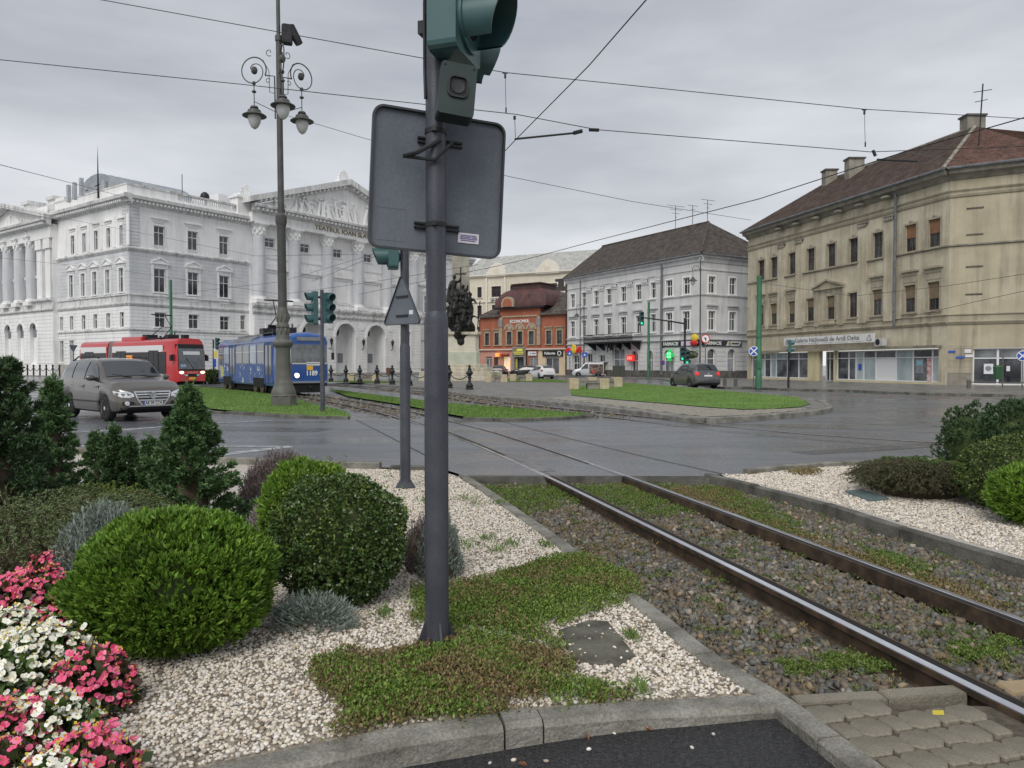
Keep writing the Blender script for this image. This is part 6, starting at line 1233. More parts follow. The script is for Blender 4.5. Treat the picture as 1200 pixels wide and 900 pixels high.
Lb = 25.2; f = Fac(BB, -.25*Lb, .968*Lb, math.atan2(-.968,.25)); ch = Fac(BB, 0, 0, math.atan2(-.506,.862)); S = lambda s: Lb-s
chl = 6.2; g3 = Fac(BB, .862*chl, -.506*chl, math.atan2(.25,.968))
us = (1.3,3.5,6.85,9.6,12.35,15.1,17.8,20.65,22.8); wl = [(S(s),9.95,1.08,1.98) for s in us]+[(S(s),5.45,1.06,2.0) for s in us]
so_ = [(S(11.75),.25,10.95,2.5),(S(24.6),.3,9.2,2.45)]; shop = [(S(11.75),S(.8),.25,2.72),(S(13.75),S(11.9),.08,2.75),(S(24.6),S(15.35),.28,2.72)]
f.put(wall(0,Lb,-.3,15,ops_of(wl)+shop), 'wall', bw)
for i, (x, z, w, h) in enumerate(wl):
    up = z > 8; k = i%9; window(f, x, z, w, h, m=fr_b, trim=bt, hood='flat' if (not up and k in (0,1,2,6,7,8)) else None, s=.14, hz=.55 if k != 4 else .2, ps=.3, b=.08, t=.6, sill=True)
    if (up and k < 2) or (not up and k != 3): f.put(MB().box(x-w/2+.03,x+w/2-.03,.10,.13,z+h*(.5 if up else .42+.2*((k*7)%3)/2),z+h-.02), 'roller_blind', blind if up else blind2)
    if not up and k in (0,1,2,6,7,8): f.put(MB().box(x-.7,x+.7,-.05,.0,z+h+.2,z+h+.72), 'panel', bt)
    if up: f.put(MB().ell((x,-.03,z+h+.25),(.2,.1,.16),8,6), 'keystone', bt)
mb = MB(); x0, x1 = S(14.5), S(10.6); mb.box(x0,x1,-.3,.02,8.05,8.2); mb.xz([(x0,8.2),(x1,8.2),((x0+x1)/2,8.8)], -.2, .02); mb.xz([(x0-.05,8.2),((x0+x1)/2,8.78),((x0+x1)/2,8.95),(x0-.05,8.36)], -.38, .02); mb.xz([(x1+.05,8.2),(x1+.05,8.36),((x0+x1)/2,8.95),((x0+x1)/2,8.78)], -.382, .02); f.put(mb, 'pediment', bt)
for x in (x0+.35,x1-.35): f.put(MB().box(x-.3,x+.3,-.14,.02,4.9,8.05), 'pilaster', bt)
mb = MB(); [mb.lathe([(.06,4.95),(.1,5.1),(.05,5.3),(.08,5.4)], 6, (S(13.2)+.18*k,-.16,0)) for k in range(9)]; f.put(mb, 'balusters', bt)
for s in (5.6,8.5,16.7,19.4):
    f.put(MB().box(S(s)-.5,S(s)+.5,-.13,.02,4.9,12.6), 'pilaster', bw); mb = MB(); mb.box(S(s)-.58,S(s)+.58,-.22,.02,12.9,13.05)
    for k in range(4): mb.ell((S(s)-.38+.25*k,-.16,12.72),(.12,.1,.18),6,5)
    f.put(mb, 'pilaster_capital', bdirt)
f.put(MB().tube([(S(4.85),-.2,14.9),(S(4.85),-.2,4.7),(S(4.85),-.12,4.4)], .10, 8), 'downpipe', zinc)
for k, s in enumerate((5.6,8.5,11.0,13.9,16.7,19.4)): f.put(MB().ell((S(s),-.45,14.35),(.5,.3,.16),10,6), 'cornice_ornament', bdirt)
for ff, X, e in ((f,Lb,.004),(ch,chl,0),(g3,14,.008)):
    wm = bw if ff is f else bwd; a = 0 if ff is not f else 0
    ff.put(cornice(0,X,[(0,4.3+e),(.06,4.32+e),(.18,4.5+e),(.18,4.56+e),(.04,4.6+e),(.04,4.95+e),(.12,5.0+e),(.12,5.06+e),(0,5.1+e)]), 'string_course', bt)
    ff.put(cornice(0,X,[(0,9.72+e),(.12,9.78+e),(.12,9.88+e),(0,9.9+e)]), 'string_course', bdirt); ff.put(cornice(0,X,[(0,13.1+e),(.08,13.15+e),(.14,13.3+e),(.05,13.32+e),(.05,13.45+e),(.16,13.6+e),(.16,13.66+e),(0,13.7+e)]), 'string_course', bt)
    ff.put(cornice(-.1,X+.1,[(0,14.3+e),(.1,14.35+e),(.3,14.6+e),(.6,14.7+e),(.65,14.9+e),(.7,15.0+e),(0,15.05+e)]), 'cornice', bdirt); ff.put(MB().tube([(-.2,-.78,15.04+e),(X+.2,-.78,15.06+e)], .10, 6), 'gutter', zinc)
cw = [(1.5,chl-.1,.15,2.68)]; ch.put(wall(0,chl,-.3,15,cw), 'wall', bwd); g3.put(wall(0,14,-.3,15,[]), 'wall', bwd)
ch.put(courses(0,1.45,.95,2.9,.42,[],.03,.03), 'stone_courses', bt)['kind'] = 'stuff'; ch.put(MB().box(0,1.42,-.05,.02,-.3,.93), 'socle', bdirt)
for x, zs_ in ((1.05,(12.2,10.5)),(3.9,())):
    for z in (12.25,10.45,8.25,6.35): ch.put(MB().box(1.0,2.0,-.05,.02,z,z+.09), 'blind_window_ledge', bdirt)
# shopfronts: frames and panes
def shopfront(ff, x0, x1, z0, z1, xs, zt, cols, y=.25, fm=None, lab=None):
    fm = fm or alu; mb = MB(); w = .065
    for x in (x0,x1): mb.box(x-w,x+w,y-.05,y+.05,z0,z1)
    for x in xs: mb.box(x-w,x+w,y-.046,y+.046,z0,z1)
    mb.box(x0,x1,y-.042,y+.042,z0,z0+.08); mb.box(x0,x1,y-.042,y+.042,z1-.08,z1); mb.box(x0,x1,y-.054,y+.054,zt-.035,zt+.035)
    o = ff.put(mb, 'shop_window', fm); E_ = [x0]+sorted(xs)+[x1]
    for i in range(len(E_)-1):
        for k, (a, b) in enumerate(((z0,zt),(zt,z1))): MB().box(E_[i]+.02,E_[i+1]-.02,y-.004,y+.01,a,b).build('pane', cols[(i*2+k)%len(cols)], o)
    ff.put(MB().box(x0,x1,y+.06,y+.1,z0,z1), 'dark_interior', M('shop_interior',(.03,.03,.032),rough=.9)); return o
pg = M('pale_blue_blind_glass', (.26,.33,.35), (.45,.52,.53), 1.1, rough=.15, spec=.6, world=True, stretch=(1,1,.35)); gg = M('grey_shop_glass', (.05,.058,.065), (.19,.205,.215), .8, rough=.08, spec=.7, world=True)
shopfront(f, S(11.7), S(.85), .27, 2.68, [S(x) for x in (10.3,9.45,8.55,7.2,5.05,3.35,1.55)], 2.08, [glass,glass,gg,gg,pg,pg,pg,gg,alu,glass,pg,pg,gg,glass,pg,gg][::1])
shopfront(f, S(24.55), S(15.4), .30, 2.68, [S(x) for x in (23.6,22.4,21.4,20.5,18.7,17.0)], 2.08, [gg,gg,pg,gg,glass,gg,pg,pg,gg,pg,glass,gg])
shopfront(f, S(13.7), S(11.95), .08, 2.7, [S(13.25),S(12.65)], 2.08, [glass,gg], .7)
shopfront(ch, 1.52, chl-.12, .17, 2.66, [2.95,4.35,5.0], 1.98, [glass,gg,glass,gg,gg,glass])
f.put(MB().box(S(15.35),S(13.8),-.06,.3,-.2,2.76), 'cream_pier', cream_p); f.put(MB().box(S(11.88),S(11.76),-.05,.3,-.2,2.76), 'cream_pier', cream_p); f.put(MB().box(S(11.75),S(.6),-.07,.02,-.3,.26), 'socle', cream_p); f.put(MB().box(S(24.7),S(15.36),-.07,.02,-.3,.29), 'socle', cream_p)
f.put(MB().box(S(24.7),S(.5),-.5,.02,2.8,2.93), 'shop_ledge', bdirt); f.put(MB().box(S(24.7),S(.6),-.46,-.02,2.72,2.80), 'ledge_fascia', cream_p)
for x, w, z0, z1, m_, nm in ((2.75,.75,.9,1.95,MATS['notice'],'cash_machine'),(1.75,.6,.3,2.0,M('poster_red',(.45,.10,.12),(.6,.58,.56),3,rough=.5),'poster'),(9.0,.35,1.1,1.6,sblue,'window_notice')): f.put(MB().box(S(x)-w/2,S(x)+w/2,.205,.24,z0,z1), nm, m_)
f.put(MB().box(S(2.75)-.28,S(2.75)+.28,.19,.204,1.5,1.85), 'screen', M('screen_blue',(.25,.45,.55),rough=.3))
ch.put(MB().box(2.15,2.7,.18,.2,.9,1.6), 'poster', white_p); ch.put(MB().lathe([(.18,.17),(.17,.178)], 14, (2.42,0,1.28), 'y'), 'poster_picture', MATS['notice']); ch.put(MB().box(3.45,3.65,.18,.2,1.1,1.45), 'door_notice', white_p)
for x, z, w in ((.25,2.45,.42),(.75,2.05,.5)): ch.put(MB().box(x-w/2,x+w/2,-.09,-.06,z-.07,z+.07), 'street_name_plate', sblue)
ch.put(MB().box(1.0,1.4,-.09,-.06,2.35,2.6), 'house_plate', white_p); ch.put(MB().box(1.05,1.5,-.092,-.06,2.05,2.24), 'house_plate', white_p)
t = f.thing('gallery_banner', 'long white banner reading Galeria Nationala de Arta Delta', 'banner', S(12.5), 3.68, -.4); o = MB().box(-5.85,5.85,-.03,.03,-.36,.36).build('board', M('banner_white',(.66,.66,.64),(.74,.74,.73),1,rough=.6,streak=.4), t); dg = M('letters_grey', (.16,.165,.17), rough=.6)
text('letters', 'Galeria Națională de Artă Delta', .52, dg, t, (.0,-.04,.05), sx=1.22, depth=.012); mb = MB(); [mb.box(-4.1+.2*k,-4.1+.2*k+.13,-.036,-.031,-.27,-.24) for k in range(45) if k%9 < 8]; mb.build('small_print', dg, t)
for x in (-5.35,5.3):
    mb = MB()
    for a, b in (((-.3,-.2),(0,.25)),((0,.25),(.3,-.2)),((.3,-.2),(-.3,-.2))): mb.tube([(x+a[0],-.045,a[1]),(x+b[0],-.045,b[1])], .02, 5)
    mb.build('logo', dg, t)
t = f.thing('air_conditioner', 'outdoor air conditioner unit at the right end of the gallery banner', 'air conditioner', S(5.9), 3.3, -.45); MB().box(-.45,.45,-.2,.2,-.3,.3,.03).build('case', M('aircon_grey',(.40,.40,.38),(.5,.5,.48),3,rough=.5), t); MB().lathe([(.24,-.22),(.22,-.205)], 16, (-.12,0,0), 'y').build('fan_grille', darkm, t)
def bp(s, d, z): return (-.25*s+.968*d, .968*s+.25*d, z)
mb = MB(); ez = 15.1; Rz = 19.7; ca_, cb_ = (-.45,-.7), (.862*chl+.1,-.506*chl-.75)
A0 = (*bp(-.1,-.72,ez)[:2],ez); A1 = bp(Lb+.6,-.72,ez); R0 = bp(3.8,6,Rz); R1 = bp(20.1,6,Rz); c1 = (.862*chl+.35*.5+.0,-.506*chl-.75,ez)
roof_rows(mb, A0, A1, R1, R0, 34); roof_rows(mb, A1, bp(Lb+.6,12.6,ez), R1, R1, 20); roof_rows(mb, bp(Lb+.6,12.6,ez), bp(3,12.6,ez), R0, R1, 4); mb.build('roof', tiles_b, BB)
mb = MB(); g3e = (.862*chl+.968*13+.0,-.506*chl+.25*13-.75,ez); R2 = (R0[0]+12,R0[1]+3.0,Rz); roof_rows(mb, c1, A0, R0, R0, 34); mb.build('roof', tiles_r, BB); mb = MB(); roof_rows(mb, g3e, c1, R0, R2, 34); mb.build('roof', tiles_r, BB)
mb = MB(); mb.tube([R0,R1], .13, 6); mb.tube([A0,R0], .15, 6); mb.build('ridge_tiles', bdirt, BB)
for s, d, z, w in ((19.5,5.2,20.2,1.1),(15.8,5.0,20.3,1.4),(4.6,6.6,20.7,1.4),(1.0,10,21.0,1.6)): x, y, _ = bp(s,d,0); MB().box(x-w/2,x+w/2,y-.5,y+.5,17,z).build('chimney', bdirt, BB); MB().box(x-w/2-.1,x+w/2+.1,y-.6,y+.6,z,z+.14).build('chimney_cap', stain, BB)
x, y, _ = bp(.8,3.2,0); t = thing('roof_antenna', 'slender aerial on the hip of the beige building roof', 'antenna', (30.5+x,52+y,17.0)); mb = MB(); mb.tube([(0,0,0),(.25,0,4.6)], .05, 5); mb.tube([(-.4,0,4.0),(.9,0,4.2)], .03, 4); mb.tube([(-.3,0,3.3),(.6,0,3.5)], .03, 4); mb.build('aerial', darkm, t)
ch.put(MB().tube([(4.5,-.02,8.0),(4.5,-.5,8.1)], .04, 5), 'wire_bracket', darkm)
# ============================================================ orange building
ow = M('orange_plaster', (.31,.10,.058), (.39,.135,.08), .5, rough=.85, streak=.5, streakc=(.20,.075,.045)); pk = M('pink_plaster', (.50,.24,.18), (.56,.29,.22), .8, rough=.85, streak=.4, streakc=(.25,.12,.1))
ot = M('ochre_stone_trim', (.33,.27,.18), (.42,.36,.26), 2, rough=.85, streak=.5); maroon = M('maroon_roof_metal', (.075,.035,.034), (.12,.055,.05), 1, rough=.6, streak=.5, streakc=(.05,.03,.03)); gs_ = M('grey_stone_portal', (.20,.20,.19), (.27,.27,.26), 1.5, rough=.8)
OB = thing('orange_house', 'orange two storey house with a maroon curved mansard roof and shop fronts', 'building', (-5,114,0)); f = Fac(OB, 0, 0, math.atan2(-.575,.818)); Lo = 15.6
wl = [(1.5,4.55,.78,1.8),(3.3,4.55,.78,1.8),(12.6,4.55,.85,1.9),(14.4,4.55,.85,1.9)]; wa = [(5.75,4.55,.85,1.9),(7.7,4.55,.85,1.9),(9.7,4.55,.85,1.9)]
sh = [(1.2,2.4,.1,2.8),(2.75,3.55,.1,2.7),(4.5,5.8,.7,2.75),(6.7,8.5,.1,2.7),(9.2,10.6,.3,2.7),(12.05,14.3,.3,2.65)]
f.put(wall(0,4.0,3.9,8.75,ops_of(wl)), 'wall', ow); f.put(wall(11.25,Lo,3.9,8.75,ops_of(wl)), 'wall', ow); f.put(wall(4.0,11.25,3.9,9.9,ops_of(wa),.3,-.18), 'wall', ow); f.put(MB().box(3.99,4.05,-.18,.0,3.9,9.9), 'wall_return', ow); f.put(MB().box(11.2,11.26,-.18,0,3.9,9.9), 'wall_return', ow)
f.put(wall(0,6.4,-.2,3.9,sh), 'ground_floor_wall', pk); f.put(wall(8.8,10.75,-.2,3.9,sh), 'ground_floor_wall', ow); f.put(wall(10.75,Lo,-.2,3.9,sh), 'ground_floor_wall', M('pale_yellow_plaster',(.56,.45,.30),(.62,.52,.36),.8,rough=.8)); f.put(wall(6.4,8.8,-.2,4.2,[(6.75,8.45,.1,2.7)],.6,-.35), 'portal', gs_)
dk = M('dark_house_frame', (.06,.05,.045), rough=.6)
for x, z, w, h in wl: window(f, x, z, w, h, m=dk, trim=ot, hood='flat', s=.16, hz=.02, ps=.22, b=.07)
for x, z, w, h in wa:
    window(f, x, z, w, h, m=dk, trim=ot, hood=None, s=.2, b=.07, y=-.18); f.at(win_mesh('arch', 1.25, 1, s=.3, q=9), 'arch_hood', ot, x, 6.75, -.2); f.put(MB().ell((x,-.2,7.0),(.42,.12,.4),10,6), 'shell_ornament', ot)
for x in (4.25,11.0): f.put(MB().box(x-.27,x+.27,-.34,-.1,4.4,8.6), 'pilaster', ot); f.put(MB().box(x-.36,x+.36,-.42,-.1,7.2,8.3), 'pilaster_ornament', gs_)
f.put(MB().box(4.5,10.8,-.30,-.1,8.6,8.8), 'string_course', ot); f.put(MB().box(-.2,6.4,-.3,.02,3.75,3.95), 'string_course', M('pale_trim',(.6,.5,.44),rough=.8)); f.put(MB().box(8.8,Lo,-.3,.02,3.75,3.95), 'string_course', MATS['pale_trim'])
for a, b in ((-.3,4.0),(11.25,Lo+.1)): f.put(MB().box(a,b,-.45,.1,8.72,8.86), 'eaves', stain)
f.put(MB().box(3.2,12.2,-.75,.2,9.85,10.1), 'eaves', darkm)
t = f.text('house_letters', 'ECONOMUL', .62, MATS['banner_white'], 7.6, 7.95, -.2, depth=.04, sx=1.0, bold=.02)
mb = MB(); roof_rows(mb, (-.35,-.45,8.86), (4.2,-.45,8.86), (5.5,4,11.6), (3.6,4,11.6), 10); roof_rows(mb, (11.2,-.45,8.86), (Lo+.1,-.45,8.86), (Lo+.1,4.5,12.3), (11.2,4.5,12.3), 12); roof_rows(mb, (-.35,8,8.86), (-.35,-.45,8.86), (3.6,4,11.6), (3.6,4.01,11.6), 8); f.put(mb, 'roof', tiles_g)
n = 10; mb = MB(); rings = []
for k in range(n+1):
    t_ = k/n; a = t_*PI/2; q = .47+.53*max(0,math.cos(a))**1.1; z = 10.1+2.75*math.sin(a); rings.append([(8.0-4.6*q,3.2-3.9*q,z),(8.0+4.6*q,3.2-3.9*q,z),(8.0+4.6*q,3.2+3.9*q,z),(8.0-4.6*q,3.2+3.9*q,z)])
V = [p for r in rings for p in r]; F = [(k*4+i,k*4+(i+1)%4,(k+1)*4+(i+1)%4,(k+1)*4+i) for k in range(n) for i in range(4)]; mb.add(V, F+[tuple(range(n*4,n*4+4))]); f.put(mb, 'mansard_roof', maroon)
mb = MB(); mb.box(5.6,10.4,1.0,5.4,12.75,13.5); mb.box(5.35,10.65,.75,5.65,13.5,13.65); f.put(mb, 'roof_crest', maroon); mb = MB(); [mb.box(5.6+.3*k,5.68+.3*k,.95,.998,12.8,13.5) for k in range(16)]; f.put(mb, 'crest_ribs', dk)
mb = MB(); mb.xz([(4.85,10.1)]+[(5.95+1.1*math.cos(PI-PI*k/12),10.55+1.05*math.sin(PI*k/12)) for k in range(13)]+[(7.05,10.1)], -1.0, 1.2); o = f.put(mb, 'dormer', ot); mb = MB(); mb.xz([(5.15,10.15)]+[(5.95+.8*math.cos(PI-PI*k/12),10.6+.75*math.sin(PI*k/12)) for k in range(13)]+[(6.75,10.15)], -1.06, -1.001); f.put(mb, 'dormer_panel', ow)
for x in (4.3,9.4,11.4): f.put(MB().lathe([(.24,-.2),(.2,.2),(.01,.25)], 10, (x,-.2+.3*(x != 9.4),11.6), 'y'), 'roof_vent', dk)
def pane(ff, x0, x1, z0, z1, m, name='shop_window', y=.2): return ff.put(MB().box(x0,x1,y,y+.05,z0,z1), name, m)
orange_lit = M('lit_orange', (1.0,.35,.08), emit=.6); poster_y = M('lit_poster', (.85,.62,.15), (.85,.70,.75), 1.6, emit=.3)
for (a, b, c, d), m_ in zip(sh, (gg,dk,poster_y,glass,gg,glass)): pane(f, a, b, c, d, m_, y=.2 if m_ is not glass or a > 9 else .3)
f.put(MB().box(6.75,7.1,.0,.05,.4,2.5), 'poster', M('poster_yellow',(.55,.52,.08),(.2,.2,.05),5,rough=.5)); 
for a, b in ((1.2,2.4),(9.2,10.6),(12.05,14.3)): mb = MB(); m_ = (a+b)/2; mb.box(a,b,.12,.2,2.5,2.6); mb.box(m_-.05,m_+.05,.12,.2,.1,2.6); mb.box(a,a+.08,.12,.2,.1,2.7); mb.box(b-.08,b,.12,.2,.1,2.7); f.put(mb, 'shop_frame', MATS['aircon_grey'])
t = f.thing('lit_sign', 'small orange lit lamp sign on the pink shop front', 'sign', 3.7, 3.05, -.3); MB().box(-.3,.3,-.2,.1,-.25,.25).build('box', orange_lit, t)
t = f.thing('awning', 'narrow red awning over the pink shop door', 'awning', 4.9, 3.1, -.3); MB().yz([(-.4,-.1),(.3,-.1),(.3,.15)], -.75, .75).build('cover', M('awning_red',(.35,.05,.03),rough=.7), t)
t = f.thing('shop_sign', 'yellow lettered sign above the grey stone portal', 'shop sign', 7.6, 3.5, -.42); MB().box(-1.05,.95,-.03,.03,-.5,.5).build('board', M('sign_olive',(.20,.19,.10),rough=.5), t); mb = MB(); mb.xz([(-.4,.1),(.7,.1),(.75,.4),(-.2,.42)], -.06, -.032); mb.box(-.9,.9,-.06,-.032,-.15,-.02); mb.box(-.8,.8,-.06,-.032,-.42,-.3); mb.build('yellow_strokes', M('sign_lemon',(.78,.72,.12),rough=.5), t)
t = f.thing('shop_sign', 'small white rectangular sign above the middle shop', 'shop sign', 9.8, 3.2, -.1); MB().box(-.7,.7,-.05,.05,-.3,.3).build('board', white_p, t); text('letters', 'Il', .4, darkm, t, (-.3,-.06,0)); MB().box(-.05,.6,-.06,-.051,-.06,.1).build('word_strip', MATS['letters_grey'], t)
t = f.thing('shop_sign', 'black shop sign', 'shop sign', 13.3, 3.2, -.12); MB().box(-1.7,1.7,-.06,.06,-.42,.42).build('board', blk, t); text('letters', 'PoStories', .5, lett, t, (-.45,-.07,0), sx=.95, bold=.012)
t['label'] = 'black shop sign with white letters and a white ring logo'
mb = MB(); n = 20
for k in range(n): a, c = 2*PI*k/n, 2*PI*(k+1)/n; mb.xz([(1.15+.22*math.cos(a),.22*math.sin(a)),(1.15+.34*math.cos(a),.34*math.sin(a)),(1.15+.34*math.cos(c),.34*math.sin(c)),(1.15+.22*math.cos(c),.22*math.sin(c))], -.08, -.061)
mb.build('ring_logo', lett, t)
f.put(MB().tube([(-.1,-.4,8.75),(.1,-.12,8.2),(.1,-.12,.2)], .07, 6), 'downpipe', dk); f.put(MB().tube([(Lo-.1,-.12,8.75),(Lo-.1,-.12,.2)], .09, 6), 'downpipe', dk); f.put(MB().box(0,Lo,.35,9,-.2,8.7), 'house_body', ow); f.put(MB().box(4.05,11.2,.13,8.5,8.7,10.0), 'house_body', ow)
# ============================================================ cream palace behind
cp = M('cream_plaster', (.62,.57,.46), (.70,.65,.54), .4, rough=.85, streak=.4, streakc=(.42,.38,.3)); cpt = M('pale_cream_trim', (.70,.66,.56), (.75,.71,.62), 1, rough=.85); ctile = M('pale_slate_roof', (.36,.36,.34), (.47,.47,.45), 1.2, rough=.8, bump=.5, bscale=4, fine=.3); dgl = M('dark_window_glass', (.03,.026,.03), (.055,.045,.05), .5, rough=.15)
CP = thing('cream_palace', 'tall cream art nouveau palace with pale slate roof behind the orange house', 'building', (-9,135,0)); f = Fac(CP, 0, 0, math.atan2(-.436,.9)); cw_ = []
for x in (3.55,6.9,10.6,14.0,17.6,21.0,24.4): cw_ += [(x,13.6,.9 if x == 3.55 else 1.9,1.9),(x,10.3,.9 if x == 3.55 else 1.7,1.9),(x,6.3,.8 if x == 3.55 else 1.6,2.1)]
f.put(wall(0,28,-.2,17.4,ops_of(cw_)), 'wall', cp)
for x, z, w, h in cw_: window(f, x, z, w, h, m=dk, g=dgl, trim=cpt, s=.2, b=.08, t=.6)
f.put(cornice(-.3,28.3,[(0,17.0),(.3,17.2),(.5,17.4),(.5,17.6),(0,17.65)]), 'cornice', cpt); f.put(MB().box(0,28,-.2,.02,12.7,12.9), 'string_course', cpt); f.put(MB().box(-1.4,.3,-.4,2,-.2,18.6), 'corner_pilaster', M('pale_blue_plaster',(.50,.55,.60),(.56,.60,.65),1,rough=.85)); f.put(MB().box(4.9,5.2,-.3,.02,0,17), 'pilaster', cpt); f.put(MB().box(8.6,8.9,-.3,.02,0,17), 'pilaster', cpt)
for x, w in ((7.0,1.9),(16.9,2.2)):
    mb = MB(); mb.xz([(x-w,17.2),(x-w,18.0),(x-w*.75,18.4),(x-w*.55,19.0),(x,19.7),(x+w*.55,19.0),(x+w*.75,18.4),(x+w,18.0),(x+w,17.2)], -.4, 2.5); f.put(mb, 'gable', cpt)
    f.put(MB().box(x-.5,x+.5,-.45,-.4,17.6,18.5), 'gable_ornament', cp)
mb = MB(); roof_rows(mb, (-.4,-.4,17.6), (28.4,-.4,17.6), (28.4,4.2,21.4), (2.0,4.2,21.4), 16); roof_rows(mb, (-.4,9,17.6), (-.4,-.4,17.6), (2,4.2,21.4), (2,4.21,21.4), 8); mb.add([(2,4.2,21.4),(28.4,4.2,21.4),(28.4,12,21.45),(2,12,21.45)],[(0,1,2,3)]); f.put(mb, 'roof', ctile)
mb = MB(); [mb.box(6.0+.7*k,6.45+.7*k,-.7,-.0,13.0,13.4) for k in range(3)]; f.put(mb, 'air_conditioner', MATS['aircon_grey'])
f.put(MB().box(18.2,21.0,-.05,.0,14.2,16.2), 'loggia', dgl); f.put(MB().box(18.2,21.0,-.12,-.05,14.2,14.9), 'loggia_railing', dk)
# ============================================================ monument
lime = M('monument_limestone', (.42,.38,.29), (.54,.50,.40), 1.6, rough=.9, streak=.9, streakc=(.14,.13,.10), bump=.3, bscale=6); patina = M('patina_panel', (.38,.42,.33), (.48,.48,.40), 1.5, rough=.8); bronze = M('dark_bronze', (.018,.018,.017), (.035,.034,.032), 3, rough=.45, metal=.5); pale_st = M('pale_stone', (.55,.52,.43), (.62,.59,.50), 1, rough=.85, streak=.5, streakc=(.3,.28,.22))
MN = thing('monument', 'stone obelisk monument on stepped base with a dark bronze figure group', 'monument', (-4.75,69,.13), rad(4))
def octo(r, c=.3): return [(-r+c*r,-r),(r-c*r,-r),(r,-r+c*r),(r,r-c*r),(r-c*r,r),(-r+c*r,r),(-r,r-c*r),(-r,-r+c*r)]
for r_0, z0, z1 in ((3.75,-.1,.45),(3.7,.47,.8),(2.9,.8,1.15),(2.4,1.15,1.45)): MB().prism(octo(r_0), z0, z1, .05).build('step', lime, MN)
MB().prism(octo(1.75,.2), 1.45, 2.6, .04).build('dado', patina, MN); MB().prism(octo(1.65,.2), 2.6, 4.15, .05).build('pedestal', pale_st, MN); MB().prism(octo(1.85,.2), 4.15, 4.4, .06).build('pedestal_cornice', lime, MN)
mb = MB(); a, b = .92, .62; mb.add([(-a,-a,4.4),(a,-a,4.4),(a,a,4.4),(-a,a,4.4),(-b,-b,17),(b,-b,17),(b,b,17),(-b,b,17),(0,0,18.2)], [(0,1,5,4),(1,2,6,5),(2,3,7,6),(3,0,4,7),(4,5,8),(5,6,8),(6,7,8),(7,4,8)]); mb.build('obelisk', M('obelisk_stone',(.30,.285,.235),(.38,.36,.30),1.2,rough=.85,streak=.4), MN)
mb = MB(); yq = -1.5
def fig(x, y, z, h, lean=0, arm=((.3,.2),(-.3,-.1)), crouch=0):
    s = h/1.75; P = lambda a, b, c=0: (x+a*s, y+c*s, z+b*s)
    mb.tube([P(-.12,0),P(-.1,.45,-.06-crouch*.3),P(-.05,.85-crouch*.3),P(lean*.5,1.2-crouch*.3),P(lean,1.42-crouch*.3)], .20*s, 8, .19*s); mb.tube([P(.16,0),P(.13,.45,-.08),P(.05,.85-crouch*.3)], .14*s, 6, .17*s); mb.ell(P(lean*1.1,1.66-crouch*.3,-.03), (.13*s,.13*s,.16*s), 8, 6)
    for i, (dx, dz) in enumerate(arm): sx_ = .2 if i == 0 else -.2; mb.tube([P(lean+sx_,1.36-crouch*.3),P(lean+sx_*1.2+dx*.3,1.15-crouch*.3+dz*.5,-.15),P(lean+sx_*1.0+dx*.6,1.1-crouch*.3+dz*1.1,-.25)], .10*s, 6, .07*s)
    mb.tube([P(-.05,1.3-crouch*.3,.1),P(-.2,.6,.16),P(-.25,.05,.12)], .2*s, 6, .28*s)
fig(-.65,yq,7.0,2.5,.05,((.3,.4),(-.25,-.2))); fig(.1,yq-.2,6.3,2.3,.08,((.2,.6),(-.3,.0))); fig(.75,yq,5.7,2.2,.1,((.4,-.1),(-.2,.3))); fig(-.85,yq-.3,5.2,2.1,-.1,((.2,.2),(-.35,-.2)),.4); fig(.25,yq-.5,4.9,2.0,.1,((.4,.1),(-.4,.1)),.5); fig(.85,yq-.3,4.6,1.8,.1,((.35,.2),(-.3,.2)),.5); fig(-.2,yq-.5,4.0,1.5,-.1,((.3,-.1),(-.3,-.2)),.8); fig(-.5,yq-.45,6.0,1.9,.2,((.3,.1),(-.2,.2)),.3); fig(.55,yq-.45,6.6,1.7,-.1,((.3,.4),(-.3,.0)),.2)
for q in ((-.2,5.4,1.15,1.1),(.25,6.4,.95,1.2),(-.4,7.2,.75,1.1),(.4,4.7,.95,.85),(-.1,4.1,.75,.6),(0,3.5,.45,.45)): mb.ell((q[0],yq+.15,q[1]), (q[2],.5,q[3]), 12, 9)
gm = mb.build('figure_group', bronze, MN); md = gm.modifiers.new('fuse', 'REMESH'); md.mode = 'VOXEL'; md.voxel_size = .075; md.use_smooth_shade = False
mb = MB(); mb.box(-.06,.06,yq-.3,yq-.2,7.4,10.2); mb.box(-.5,.5,yq-.3,yq-.2,9.55,9.66); mb.build('cross', bronze, MN); MB().tube([(1.5,yq,4.6),(1.75,yq,7.2)], .05, 5).build('lance', bronze, MN)
